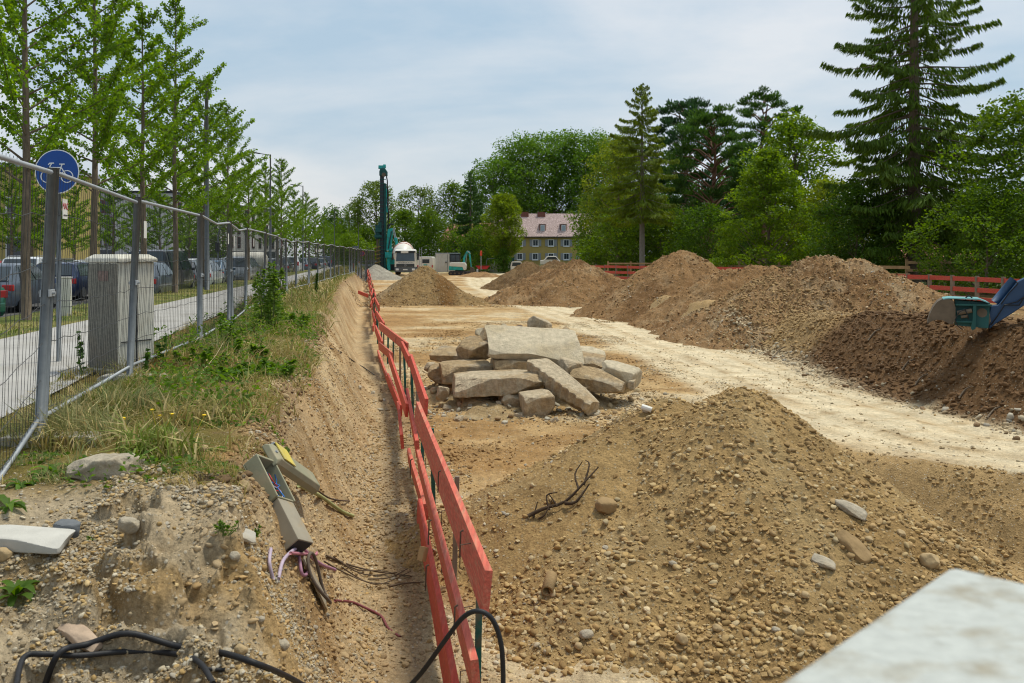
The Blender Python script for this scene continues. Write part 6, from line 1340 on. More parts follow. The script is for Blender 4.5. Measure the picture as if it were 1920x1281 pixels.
# ---------------------------------------------------------------- machines
M_TEAL = mat('teal_paint', (.02, .36, .33), .45, var=.12, vscale=4, col2=(.06, .10, .09), fac2=.5, s2=2.5)
M_TEALD = mat('teal_dark', (.012, .075, .07), .55, var=.25, vscale=3)
M_MAST = mat('mast_black', (.03, .036, .04), .55, var=.25, vscale=3)
M_TRW = mat('truck_white', (.66, .63, .56), .4, var=.05, vscale=2, coat=.3)
M_MUD = mat('muddy_steel', (.13, .10, .07), .85, var=.3, vscale=3)
M_TEALP = mat('teal_pale', (.16, .40, .42), .35, var=.2, vscale=3, spec=.6)  # paler, glossier teal for the upper bucket shell
M_BLUED = mat('blue_paint', (.016, .055, .13), .55, var=.18, vscale=3, spec=.5)
def mixer():
    Y = 104; gx = PXX(760, Y); gz = PYZ(516.5, Y); T = thing('mixer_truck', 'white concrete mixer truck facing the camera with a dark windscreen', 'truck', (gx, Y, gz), R(4))
    w = 1.22
    m = MB(); m.add([(-w, 0, .95), (w, 0, .95), (w, 0, 1.55), (-w, 0, 1.55), (-w*.97, .12, 2.85), (w*.97, .12, 2.85), (-w*.92, .55, 3.0), (w*.92, .55, 3.0), (-w, 2.2, .95), (w, 2.2, .95), (w, 2.2, 2.85), (-w, 2.2, 2.85), (-w*.92, 2.2, 3.0), (w*.92, 2.2, 3.0)],
                    [(0, 1, 2, 3), (3, 2, 5, 4), (4, 5, 7, 6), (8, 12-1, 10, 9), (0, 3, 4, 11, 8), (1, 9, 10, 5, 2), (4, 6, 12, 11), (5, 10, 13, 7), (6, 7, 13, 12), (0, 8, 9, 1), (11, 12, 13, 10)]); obj('cab', m, M_TRW, T, bevel=.03)
    m = MB(); m.hexa([(-1.06, -.03, 1.62), (1.06, -.03, 1.62), (1.06, .02, 1.62), (-1.06, .02, 1.62), (-1.0, .07, 2.62), (1.0, .07, 2.62), (1.0, .13, 2.62), (-1.0, .13, 2.62)]); obj('windscreen', m, M_GLASS, T)
    m = MB(); m.box(-1.12, 1.12, -.16, .1, 2.62, 2.80); obj('sun_visor', m, M_TRIM, T)
    m = MB(); m.box(-.5, .35, -.18, -.05, 2.55, 2.80); obj('visor_plate', m, M_TRW, T)
    gr = MB(); gr.box(-1.02, 1.02, -.05, .02, .98, 1.32); g_ = obj('grille', gr, M_TRIM, T)
    for k in range(3): q = MB(); q.box(-.95, .95, -.08, -.05, 1.02+k*.1, 1.05+k*.1); obj('slat', q, M_GALV, g_)
    q = MB(); q.at(Matrix.Translation((0, -.09, 1.15))); q.lathe([(.11, -.01), (.14, -.01), (.14, .01), (.11, .01)], 18, 'y')
    for k in range(3): t = math.pi/2+k*2.094; q.tube([(0, 0, 0), (.12*math.cos(t), 0, .12*math.sin(t))], .015, 4)
    obj('round_badge', q, M_RIM, g_)
    text('lettering', 'HEIDELBERGER BETON', .16, M_BLUED, T, (0, -.012, 1.45), (R(90), 0, 0))
    q = MB(); q.box(-w, w, -.10, .4, .38, .92); obj('bumper', q, mat('bumper_grey', (.10, .11, .12), .6), T, bevel=.04)
    q = MB(); q.box(-.26, .26, -.12, -.10, .60, .72); obj('number_plate', q, M_PLATE, T)
    for s in (-1, 1):
        q = MB(); q.cb(s*.92, -.10, .68, .34, .06, .22); obj('headlight', q, M_PLATE, T, bevel=.02)
        q = MB(); q.cb(s*1.45, -.05, 2.15, .2, .16, .75); mi = obj('mirror', q, M_TRIM, T, bevel=.03); q = MB(); q.beam((s*1.1, .1, 2.6), (s*1.45, 0, 2.5), .04, .04); obj('mirror_arm', q, M_TRIM, mi)
        q = MB(); q.hexa([(s*w+.012*s, .35, 1.7), (s*w+.012*s, 1.3, 1.7), (s*w-.02*s, 1.3, 1.7), (s*w-.02*s, .35, 1.7), (s*w*.985+.012*s, .4, 2.55), (s*w*.985+.012*s, 1.3, 2.55), (s*w*.985-.02*s, 1.3, 2.55), (s*w*.985-.02*s, .4, 2.55)]); obj('side_window', q, M_GLASS, T)
        for yy in (.9, 2.6, 5.4, 6.7):
            q = MB(); q.at(Matrix.Translation((s*1.02, yy, .5))); q.lathe([(0, -.14), (.3, -.16), (.46, -.15), (.5, -.1), (.5, .1), (.46, .15), (.3, .16), (0, .14)], 20, 'x'); wo = obj('wheel', q, M_TYRE, T, autos=40)
            q = MB(); q.at(Matrix.Translation((s*1.17, yy, .5))); q.lathe([(0, -.02), (.26, -.02), (.26, .02), (0, .02)], 14, 'x'); obj('rim', q, M_GALV, wo)
        q = MB(); q.beam((s*.45, .5, .8), (s*.45, 8.2, .8), .12, .26); obj('chassis', q, M_MUD, T)
    q = MB(); ca, sa = math.cos(R(12)), math.sin(R(12)); prof = [(0, 0), (.55, 0), (.8, .35), (1.2, 1.1), (1.28, 2.2), (1.1, 3.4), (.6, 4.6), (.45, 4.7), (0, 4.7)]; nn = 26
    q.lathe(prof, nn, 'y'); Mx = Matrix.Translation((-.42, 2.5, 2.25)) @ Matrix.Rotation(R(10), 4, 'X'); q.v = [tuple(Mx @ Vector(v)) for v in q.v]; dr = obj('drum', q, M_TRW, T, autos=35)
    q = MB(); 
    for rr_, yy in ((1.27, 1.6), (1.08, 3.5)):
        pts = [tuple(Mx @ Vector((rr_*math.cos(t), yy, rr_*math.sin(t)))) for t in np.linspace(0, 2*math.pi, 25)]; q.tube(pts, .03, 5, caps=False)
    obj('drum_band', q, mat('orange_plastic', (.6, .10, .03), .6), dr)
    q = MB(); q.prismx([(7.0, 2.9), (7.9, 3.4), (7.9, 2.7), (7.2, 2.3)], -.5, .5); obj('hopper', q, M_TRW, T)
    q = MB(); q.box(-1.15, -.85, 2.3, 2.9, .9, 2.3); obj('water_tank', q, M_MUD, T)
    q = MB(); q.tube([(.95, 2.3, 1.0), (.95, 2.3, 3.1)], .06, 8); obj('exhaust', q, M_TRIM, T)
mixer()
def excavator():
    Y = 108; T = thing('mini_excavator', 'small teal and white excavator with folded arm, seen from behind', 'excavator', (PXX(861, Y), Y, PYZ(516.8, Y)), 0)
    for s, yy in ((-1, 0), (1, 1.7)):
        q = MB(); q.prism([(-1.25, .12), (-1.1, 0), (1.1, 0), (1.25, .12), (1.3, .3), (1.15, .5), (-1.15, .5), (-1.3, .3)], yy-.2, yy+.2); tr = obj('track', q, M_TRIM, T, bevel=.03)
        q = MB()
        for k in range(5): q.at(Matrix.Translation((-1.0+k*.5, yy-.22, .25))); q.lathe([(0, -.02), (.13, -.02), (.13, .02), (0, .02)], 10, 'y')
        obj('track_wheel', q, M_MUD, tr)
        q = MB()
        for k in range(9): q.box(-1.15+k*.27, -1.03+k*.27, yy-.21, yy+.21, .49, .53)
        obj('track_pad', q, M_MUD, tr)
    q = MB(); q.box(-.5, .5, .2, 1.5, .4, .65); obj('undercarriage', q, M_MUD, T)
    q = MB(); q.prism([(-1.2, .62), (.7, .62), (.75, .9), (.7, 1.35), (-1.2, 1.2), (-1.25, .8)], -.1, 1.7); obj('engine_cover_base', q, M_TEAL, T, bevel=.08)
    q = MB(); q.prism([(-1.15, 1.1), (.4, 1.0), (.5, .64), (.78, .64), (.86, 1.2), (.7, 1.55), (-.95, 1.55), (-1.15, 1.45)], -.14, 1.68); obj('engine_cover', q, M_TRW, T, bevel=.08)
    q = MB(); q.box(-1.18, .05, .25, 1.6, 1.62, 2.55); cb_ = obj('cab', q, M_TRIM, T, bevel=.05)
    q = MB(); q.box(-1.05, -.5, .22, .24, 1.72, 2.45); obj('pane', q, M_GLASS, cb_); q = MB(); q.box(-.42, -.02, .22, .24, 1.72, 2.45); obj('pane', q, M_GLASS, cb_); q = MB(); q.box(-1.2, .1, .2, 1.7, 2.55, 2.62); obj('cab_roof', q, M_TEALD, cb_)
    q = MB(); pts = [(.50, .8, 1.2), (.55, .8, 2.1), (.95, .8, 2.85), (1.22, .8, 2.75)]
    for i in range(3): q.beam(pts[i], pts[i+1], .26, .34-.04*i, (0, 1, 0))
    obj('boom', q, M_TEAL, T, bevel=.02)
    q = MB(); q.beam((1.15, .8, 2.85), (1.28, .8, 1.9), .20, .26, (0, 1, 0)); q.beam((1.28, .8, 1.9), (1.42, .8, .95), .16, .2, (0, 1, 0)); st = obj('stick', q, M_TEAL, T, bevel=.02)
    q = MB(); q.cyl((.75, .62, 1.5), (.9, .62, 2.5), .05, 8); q.cyl((.9, .62, 2.95), (1.3, .62, 2.6), .05, 8); obj('hydraulic_cylinder', q, M_RIM, T)
    q = MB(); q.prism([(1.32, 1.05), (1.7, .9), (1.8, .55), (1.5, .3), (1.2, .45), (1.25, .8)], .45, 1.15); obj('bucket', q, M_MUD, T)
    q = MB(); q.hexa([(1.4, -.2, .12), (3.9, -.2, .12), (3.9, -.05, .12), (1.4, -.05, .12), (1.4, -.2, .62), (3.9, -.2, .62), (3.9, -.05, .62), (1.4, -.05, .62)]) if False else q.box(1.25, 2.1, .6, .75, .25, .5); obj('blade_arm', q, M_MUD, T)
    q = MB(); q.box(2.05, 2.2, -.1, 1.8, .1, .75); obj('dozer_blade', q, M_RAIL, T)
excavator()
def rig():
    Y = 126; gx = PXX(722, Y); gz = sz(gx, Y); T = thing('drilling_rig', 'tall teal and black drilling rig towering over the site', 'drilling rig', (gx, Y, gz))
    def Z(py): return PYZ(py, Y)-gz
    def X(px): return PXX(px, Y)-gx
    q = MB(); q.box(X(713), X(719.5), -.35, .35, Z(518), Z(325)); obj('mast', q, M_MAST, T, bevel=.03)
    q = MB(); q.box(X(720), X(724), -.25, .35, Z(520), Z(345)); md = obj('guide_rail', q, M_TEALD, T)
    q = MB()
    for k in range(24): z = Z(515)+k*(Z(330)-Z(515))/24; q.box(X(712.6), X(724.4), -.42, -.36, z, z+.08)
    obj('rung', q, M_TEALD, T)
    q = MB(); q.prism([(X(712), Z(330)), (X(726), Z(330)), (X(726), Z(322)), (X(722), Z(316)), (X(714), Z(316)), (X(712), Z(322))], -.5, .5); obj('mast_head', q, M_TEALD, T, bevel=.03)
    q = MB(); q.cb(X(716), 0, Z(313.5), .9, .5, .45); q.cb(X(713), 0, Z(315.5), .5, .4, .2); q.cb(X(721), 0, Z(312), .35, .4, .5); obj('top_block', q, M_TEAL, T, bevel=.03)
    q = MB(); q.at(Matrix.Translation((X(720.5), -.5, Z(328.5)))); q.lathe([(0, -.08), (.26, -.1), (.30, 0), (.26, .1), (0, .08)], 18, 'y'); obj('sheave', q, M_MUD, T)
    q = MB(); q.tube([(X(724), -.1, Z(326)), (X(726.5), -.1, Z(340)), (X(726), -.1, Z(380)), (X(729), -.1, Z(400)), (X(727), 0, Z(430))], .09, 6); q.tube([(X(725), .1, Z(330)), (X(728), .1, Z(365)), (X(727), .1, Z(410))], .06, 6); obj('hose', q, M_BLACK, T)
    q = MB(); q.cb(X(724.5), 0, Z(376), .3, .3, 1.2); q.cb(X(724.2), -.1, Z(362), .2, .2, 1.2); q.cb(X(726), 0, Z(392), .25, .3, 1.0); obj('winch', q, M_TEAL, T, bevel=.04)
    q = MB(); q.box(X(705), X(717), -.8, .4, Z(436), Z(429)); q.box(X(703.5), X(717), -.9, .5, Z(446), Z(441)); q.cyl((X(709), -.3, Z(448)), (X(709), -.3, Z(422)), .35, 12); q.cyl((X(713), -.3, Z(430)), (X(713), -.3, Z(416)), .25, 10); obj('rotary_drive', q, M_TEALD, T, bevel=.03)
    q = MB(); q.cyl((X(708.5), -.3, Z(515)), (X(708.5), -.3, Z(446)), .16, 10); ag = obj('auger', q, M_MUD, T)
    q = MB(); pts = [(X(707)+.42*math.cos(t), -.3+.42*math.sin(t), Z(512)+(Z(462)-Z(512))*t/(2*math.pi*7)) for t in np.linspace(0, 2*math.pi*7, 90)]; q.tube([(p[0]+.1, p[1], p[2]) for p in pts], .07, 4); obj('auger_flight', q, mat('ochre_mud', (.30, .19, .07), .9, var=.3, vscale=4), ag)
    q = MB(); q.cyl((X(712.4), .1, Z(518)), (X(712.4), .1, Z(450)), .12, 8); obj('kelly_bar', q, M_GALV, T)
    q = MB(); q.prism([(X(725), Z(470)), (X(733), Z(470)), (X(735), Z(440)), (X(737), Z(428)), (X(728), Z(430)), (X(726), Z(445))], -.4, .6); q.cb(X(730), -.2, Z(478), 1.0, .8, .8); q.box(X(726), X(731), -.3, .3, Z(503), Z(474)); obj('support_frame', q, M_TEAL, T, bevel=.03)
    q = MB(); q.beam((X(729), -.45, Z(466)), (X(735), -.45, Z(434)), .12, .25, (0, 1, 0)); obj('brace', q, M_MAST, T)
    for dx in (0, 3.2):
        q = MB(); q.cyl((X(736+dx*.6), -.2+dx*.1, Z(428)), (X(741+dx*.6), -.2+dx*.1, Z(448)), .07, 8); q2 = obj('hydraulic_rod', q, M_RAIL, T); q = MB(); q.cyl((X(740.5+dx*.6), -.2+dx*.1, Z(446)), (X(744.5+dx*.6), -.2+dx*.1, Z(464)), .12, 8); obj('hydraulic_cylinder', q, M_TEAL, T)
    q = MB(); q.tube([(X(725), 0, Z(424)), (X(730), 0, Z(421)), (X(735), 0, Z(416)), (X(742), 0, Z(413))], .05, 5); q.tube([(X(727), 0, Z(428)), (X(732), 0, Z(420)), (X(738), 0, Z(421))], .12, 6); obj('boom_linkage', q, M_MAST, T)
    q = MB(); q.box(X(727), X(752), 1.0, 5.0, .9, Z(466)); obj('upper_carriage', q, M_TEAL, T, bevel=.05)
    for yy in (.9, 4.4): q = MB(); q.prism([(X(722), .1), (X(726), 0), (X(752), 0), (X(755), .3), (X(752), .85), (X(724), .85)], yy, yy+.7); obj('track', q, M_TRIM, T, bevel=.04)
    q = MB(); q.box(X(728.5), X(733), -.9, -.6, .1, Z(497)); obj('ladder', q, M_TEAL, T)
    a_, b_ = W(676, 394, Y)-Vector((gx, Y, gz)), W(701, 432, Y)-Vector((gx, Y, gz))
    q = MB(); q.tube([a_, a_.lerp(b_, .5), a_.lerp(b_, .6)+Vector((0, 0, .15)), b_, b_+Vector((.4, 0, -1))], .05, 6); obj('hanging_hose', q, M_RAIL, T)
rig()
def site_things():
    Y = 112; gx = PXX(840, Y); T = thing('site_container', 'pale cream site container left of the small excavator', 'container', (gx, Y, PYZ(510, Y)), .12)
    w = 1.45; m = MB(); m.box(-w, w, 0, 2.4, 0, 2.25); b = obj('body', m, mat('container_cream', (.56, .54, .48), .7, var=.06, vscale=1.5, col2=(.42, .38, .3), fac2=.4), T)
    m = MB(); m.box(-w-.05, w+.05, -.05, 2.45, 2.25, 2.36); obj('roof', m, M_TEALD if False else M_RAIL, T)
    for k in range(10): m = MB(); m.box(-w+.25+k*.28, -w+.29+k*.28, -.02, 0, .1, 2.2); obj('rib', m, M_FAC, b)
    m = MB(); m.cb(-.05, -.03, 1.1, .03, .04, 2.1); m.cb(-.25, -.05, 1.2, .2, .05, .1); obj('door_bar', m, M_TRIM, T)
    Y = 116; gx = PXX(797, Y); T = thing('parked_van', 'white van rear with a small dark window, between truck and container', 'van', (gx, Y, PYZ(512, Y)), 0)
    m = MB(); m.prism([(-1.0, .3), (1.0, .3), (1.05, 1.0), (.95, 1.9), (.8, 2.1), (-.8, 2.1), (-.95, 1.9), (-1.05, 1.0)], 0, 4.5); obj('body', m, M_TRW, T, bevel=.06)
    m = MB(); m.box(-.35, .55, -.03, 0, 1.25, 1.75); obj('rear_window', m, M_WIN, T); m = MB(); m.box(-.2, .3, -.03, 0, .95, 1.1); obj('sticker', m, M_TEAL, T)
    for s in (-1, 1): m = MB(); m.cb(s*.92, -.03, .85, .14, .06, .3); obj('tail_light', m, M_TAIL, T)
    for s in (-1, 1):
        for yy in (.8, 3.6): m = MB(); m.at(Matrix.Translation((s*.85, yy, .32))); m.lathe([(0, -.1), (.3, -.1), (.32, 0), (.3, .1), (0, .1)], 14, 'x'); obj('wheel', m, M_TYRE, T)
    Y = 110; gx = PXX(788.5, Y); T = thing('ladder', 'upright aluminium ladder beside the white van', 'ladder', (gx, Y, PYZ(508, Y)))
    for s in (-.14, .14): m = MB(); m.cb(s, 0, 1.4, .04, .05, 2.8); obj('rail', m, M_RAIL, T)
    for k in range(9): m = MB(); m.cb(0, 0, .25+k*.29, .26, .03, .03); obj('rung', m, M_RAIL, T)
    Y = 116; gx = PXX(905, Y); T = thing('red_skip', 'shallow red skip standing on the dirt heap behind the excavator', 'skip', (gx, Y, PYZ(505, Y)))
    m = MB(); m.prism([(-.55, 0), (.55, 0), (.85, .38), (-.85, .38)], 0, 1.2); obj('tub', m, M_RED, T); m = MB(); m.box(-.95, .95, -.05, 1.25, .38, .44); obj('rim', m, M_RED, T)
    T = thing('marker_pole', 'tall marker pole with an orange-red tip above the red skip', 'marker pole', (PXX(902, 115), 115, PYZ(506, 115)))
    m = MB(); m.cyl((0, 0, 0), (0, 0, 2.0), .05, 8); obj('pole', m, M_RAIL, T); m = MB(); m.tube([(0, 0, 1.75), (0, 0, 1.85), (0, 0, 2.35), (0, 0, 2.45)], [.06, .15, .13, .03], 8); obj('tip', m, mat('orange_red', (.62, .07, .03), .6), T)
    Y = 128; T = thing('brick_stack', 'brown stacked material behind the excavator arm', 'stack', (PXX(885, Y), Y, PYZ(508, Y)))
    for k in range(5):
        for j in range(3): m = MB(); m.cb(-.7+j*.72, 0, .2+k*.3, .68, .7, .26); obj('package', m, M_BRICK, T, bevel=.02)
    Y = 138; T = thing('screen_fence', 'dark green screened fence panels behind the red skip', 'fence', (PXX(891, Y), Y, PYZ(506, Y)))
    for k in range(3):
        m = MB(); m.box(k*2.0, k*2.0+1.95, -.02, .02, .2, 1.9); obj('screen', m, mat('green_screen', (.025, .07, .06), .8), T); m = MB(); m.cyl((k*2.0, -.05, 0), (k*2.0, -.05, 2.0), .04, 6); obj('post', m, M_RAIL, T)
    Y = 122; T = thing('concrete_wall', 'low grey concrete wall with scribbled graffiti by the tree foot', 'wall', (PXX(928.5, Y), Y, PYZ(509.5, Y)))
    m = MB(); m.box(-.75, .8, 0, .3, 0, 1.1); w_ = obj('wall_body', m, M_CONC, T); 
    m = MB(); m.tube([(-.3, -.01, .4), (-.2, -.01, .75), (-.1, -.01, .45), (.05, -.01, .8), (.1, -.01, .5)], .018, 4); m.tube([(.3, -.01, .8), (.35, -.01, .4), (.5, -.01, .6)], .018, 4); obj('graffiti', m, M_TRIM, w_)
    T = thing('site_fence', 'loose mesh fence panel leaning at the low concrete wall', 'fence panel', (PXX(922, 119), 119, PYZ(510, 119)))
    for a_, b_ in (((-.9, 0, 0), (-.6, 0, 1.7)), ((.2, 0, 0), (.45, 0, 1.75)), ((-.6, 0, 1.7), (.45, 0, 1.75))): m = MB(); m.tube([a_, b_], .03, 6); obj('tube', m, M_RAIL, T)
    Y = 116; T = thing('parked_van', 'white van cab peeping over the dark brown heap edge', 'van', (PXX(968, Y), Y, PYZ(510.5, Y)), .1); T.scale = (.85, .85, .82)
    m = MB(); m.prism([(-.85, .3), (.95, .3), (.95, .9), (.80, 1.55), (.65, 1.68), (-.55, 1.68), (-.75, 1.55), (-.88, .9)], 0, 3.6); obj('body', m, M_TRW, T, bevel=.06)
    m = MB(); m.prism([(-.66, .95), (.74, .95), (.66, 1.5), (-.56, 1.5)], -.03, 0); obj('windscreen', m, M_GLASS, T)
    m = MB(); m.hexa([(-.90, .3, 1.0), (-.90, 1.2, 1.0), (-.86, 1.2, 1.0), (-.86, .3, 1.0), (-.79, .4, 1.5), (-.79, 1.2, 1.5), (-.75, 1.2, 1.5), (-.75, .4, 1.5)]); obj('side_window', m, M_GLASS, T)
    Y = 120; T = thing('parked_car', 'pale car roof showing above the dark heap before the yellow house', 'car', (PXX(1031, Y), Y, PYZ(499, Y)), 1.57)
    m = MB(); m.prismx([(-1.3, .2), (1.3, .2), (1.3, .75), (.75, .82), (.35, 1.32), (-.75, 1.32), (-1.2, .8), (-1.35, .7)], -.8, .8) ; obj('body', m, M_TRW, T, bevel=.06)
    m = MB(); m.prismx([(-1.08, .86), (.6, .86), (.28, 1.22), (-.7, 1.22)], -.815, .815); obj('side_window', m, M_GLASS, T)
site_things()
def digger_bucket():
    Y = 18.0; gx = PXX(1800, Y); gz = sz(gx, Y)
    T = thing('digger_arm', 'blue excavator arm with teal bucket resting on the dark bank', 'excavator arm', (gx, Y, 0))
    def X(px): return PXX(px, Y)-gx
    def Z(py): return PYZ(py, Y)
    # clamshell side profile (x,z)
    T.rotation_euler = (0, 0, -R(24))
    prof = [(1744, 606), (1748, 591), (1754, 577), (1761, 567), (1770, 561), (1780, 559), (1788, 563), (1791, 575), (1791, 598), (1787, 606), (1780, 605), (1770, 599), (1760, 598), (1752, 601)]
    m = MB(); m.prism([(X(a_), Z(b_)) for a_, b_ in prof], -.42, -.38); obj('bucket_side', m, M_MUD, T)
    m = MB(); m.prism([(X(a_), Z(b_)) for a_, b_ in prof], .38, .42); obj('bucket_side', m, M_MUD, T)
    sh = [(1744, 606), (1748, 591), (1754, 577), (1761, 567), (1770, 561), (1780, 559), (1800, 559.5), (1830, 560), (1845, 566)]
    m = MB(); 
    for i in range(len(sh)-1):
        if i == 4: obj('bucket_shell', m, M_MUD, T); m = MB()
        a_, b_ = sh[i], sh[i+1]; m.hexa([(X(a_[0]), -.41, Z(a_[1])), (X(b_[0]), -.41, Z(b_[1])), (X(b_[0]), .41, Z(b_[1])), (X(a_[0]), .41, Z(a_[1])), (X(a_[0]), -.41, Z(a_[1])+.02), (X(b_[0]), -.41, Z(b_[1])+.02), (X(b_[0]), .41, Z(b_[1])+.02), (X(a_[0]), .41, Z(a_[1])+.02)])
    obj('bucket_shell', m, M_TEALP, T)
    m = MB(); m.hexa([(X(1791), -.35, Z(608)), (X(1845), -.35, Z(612)), (X(1845), .3, Z(612)), (X(1791), .3, Z(608)), (X(1791), -.30, Z(562)), (X(1848), -.30, Z(566)), (X(1848), .3, Z(566)), (X(1791), .3, Z(562))]); obj('bucket_back', m, M_TEALD, T)
    m = MB(); m.prism([(X(1820), Z(568)), (X(1825), Z(568)), (X(1824), Z(612)), (X(1819), Z(616)), (X(1816), Z(612)), (X(1819), Z(595))], -.46, -.40); m.box(X(1792), X(1818), -.44, -.32, Z(602), Z(599)); m.box(X(1791), X(1850), -.44, -.30, Z(571), Z(568)); obj('rib', m, M_TEALD, T)
    m = MB(); m.at(Matrix.Translation((X(1814), -.2, Z(560)))); m.tube([(.06*math.cos(t), 0, .06*math.sin(t)) for t in np.linspace(0, 2*math.pi, 13)], .014, 6, caps=False); obj('lifting_eye', m, M_BLACK, T)
    m = MB(); m.cyl((X(1794), -.40, Z(585)), (X(1818), -.40, Z(580)), .045, 10); m.cyl((X(1800), -.40, Z(592)), (X(1812), -.40, Z(590)), .03, 8); obj('hydraulic_cylinder', m, M_MUD, T)
    m = MB(); m.tube([(X(1808), -.46, Z(577)), (X(1797), -.50, Z(582)), (X(1790), -.50, Z(597)), (X(1794), -.48, Z(608)), (X(1801), -.46, Z(614))], .010, 6); m.tube([(X(1806), -.46, Z(577)), (X(1811), -.48, Z(588)), (X(1812), -.46, Z(596))], .010, 6); obj('hose', m, M_BLACK, T)
    m = MB(); m.prism([(X(1827), Z(574)), (X(1846), Z(576)), (X(1850), Z(600)), (X(1842), Z(616)), (X(1828), Z(612)), (X(1824), Z(596))], -.28, .22); m.cyl((X(1835), -.33, Z(584)), (X(1835), .3, Z(584)), .07, 12); m.cyl((X(1833), -.33, Z(602)), (X(1833), .3, Z(602)), .06, 12); obj('quick_coupler', m, M_MUD, T, bevel=.02)
    # arm: deep tapered box going up to the right
    pr = [(1848, 614), (1858, 604), (1884, 585), (1925, 553), (2080, 440), (2080, 395), (1985, 455), (1918, 513), (1893, 527), (1862, 570), (1850, 572), (1846, 595)]
    m = MB(); m.prism([(X(a_), Z(b_)) for a_, b_ in pr], -.20, .16); obj('arm', m, M_BLUED, T, bevel=.015)
    m = MB(); m.tube([(X(1866), -.26, Z(568)), (X(1878), -.27, Z(548)), (X(1890), -.27, Z(534)), (X(1893), -.26, Z(529)), (X(1890), -.25, Z(527))], .013, 6); m.tube([(X(1850), -.24, Z(606)), (X(1860), -.26, Z(590)), (X(1872), -.26, Z(569)), (X(1895), -.26, Z(569)), (X(1908), -.26, Z(545)), (X(1912), -.26, Z(515)), (X(1930), -.26, Z(495))], .014, 6)
    m.tube([(X(1872), -.25, Z(569)), (X(1892), -.25, Z(563)), (X(1905), -.25, Z(552)), (X(1909), -.25, Z(536))], .012, 6); obj('hose', m, M_BLACK, T)
    m = MB(); m.cyl((X(1862), -.0, Z(571)), (X(1893), -.0, Z(528)), .085, 12); m.v = [(v[0]-.04, v[1], v[2]+.05) for v in m.v]; obj('hydraulic_ram', m, M_BLUED, T, smooth=True)
    for k in range(2): m = MB(); m.prism([(X(1911+k*4), Z(546-k*12)), (X(1918+k*4), Z(541-k*12)), (X(1920+k*4), Z(533-k*12)), (X(1913+k*4), Z(538-k*12))], -.212, -.201); obj('warning_stripe', m, M_RED if k == 0 else M_SIGNW, T)
    m = MB(); m.cyl((X(2075), 0, Z(420)), (X(2130), .2, Z(420)-.9), .2, 10); obj('boom_end', m, M_BLUED, T)
digger_bucket()
# ---------------------------------------------------------------- where a line of sight meets the ground
def hit(px, py, y0=3.2, y1=60):
    Y = np.exp(np.linspace(math.log(y0), math.log(y1), 1500)); X = (px-HX)/FPX*Y; Zr = EYE-(py-HY)/FPX*Y
    s = surf_z(X, Y); k = np.argmax(Zr < s); return Vector((X[k], Y[k], s[k]))
def nrm_at(p, e=.08):
    a = sz(p.x+e, p.y)-sz(p.x-e, p.y); b = sz(p.x, p.y+e)-sz(p.x, p.y-e); return Vector((-a/(2*e), -b/(2*e), 1)).normalized()

# ---------------------------------------------------------------- grass and weeds on the verge
M_GRASS = leaf_mat('grass_blade', .7, .25)
def blades(name, label, n, x0, x1, y0, y1, keep, hgt, cols, seed, lean=.35, asp=.045, dens=None):
    r = np.random.default_rng(seed); X = r.uniform(x0, x1, n*4); Y = y0*np.exp(r.uniform(0, 1, n*4)*math.log(y1/y0)) if y0 > 1 else r.uniform(y0, y1, n*4)
    p = sstep(-.25, .35, fbm(X*1.1, Y*1.1, 4, seed)) if dens is None else dens(X, Y)
    m = keep(X, Y) & (r.uniform(0, 1, n*4) < p); X, Y = X[m][:n], Y[m][:n]; k = len(X)
    big = .45+1.0*sstep(-.3, .5, fbm(X*1.7+5, Y*1.7, 3, seed+1)); h = hgt(X, Y)*big*r.uniform(.5, 1.3, k)
    Z = surf_z(X, Y); ld = r.normal(0, lean, (k, 2))+np.stack([noise2(X*2, Y*2, seed+2), noise2(X*2, Y*2, seed+3)], -1)*.5
    d = np.stack([ld[:, 0], ld[:, 1], np.ones(k)], -1); d /= np.linalg.norm(d, axis=1, keepdims=True)
    sd_ = r.normal(size=(k, 3)); sd_[:, 2] = 0; sd_ = sd_-(sd_*d).sum(1, keepdims=True)*d; sd_ /= np.linalg.norm(sd_, axis=1, keepdims=True)
    P = np.stack([X, Y, Z-.01], -1); w = (h*asp*.5+.0012)[:, None]; hh = h[:, None]
    bend = np.concatenate([ld, -np.abs(ld).sum(1, keepdims=True)*.8], 1)*hh*.45
    V = np.stack([P-sd_*w, P+sd_*w, P+d*hh*.55+sd_*w*.8, P+d*hh*.55-sd_*w*.8, P+d*hh+bend+sd_*w*.12, P+d*hh+bend-sd_*w*.12], 1).reshape(-1, 3)
    i = np.arange(k)[:, None]*6; F = np.concatenate([i+np.array([0, 1, 2, 3]), i+np.array([3, 2, 4, 5])], 0)
    t = sstep(-.3, .4, fbm(X*.8+3, Y*.8, 3, seed+4)+.25*r.normal(size=k)); c = np.array(cols[0])*(1-t[:, None])+np.array(cols[1])*t[:, None]
    dry = r.uniform(0, 1, k) < .22; c[dry] = np.array((.42, .34, .16)); c = c*1.22; c = c*r.uniform(.7, 1.25, (k, 1))
    me = new_mesh(name, V, F, np.repeat(c, 6, axis=0)); o = link_mesh(name, me, M_GRASS); tag(o, label, 'grass', kind='stuff'); return o
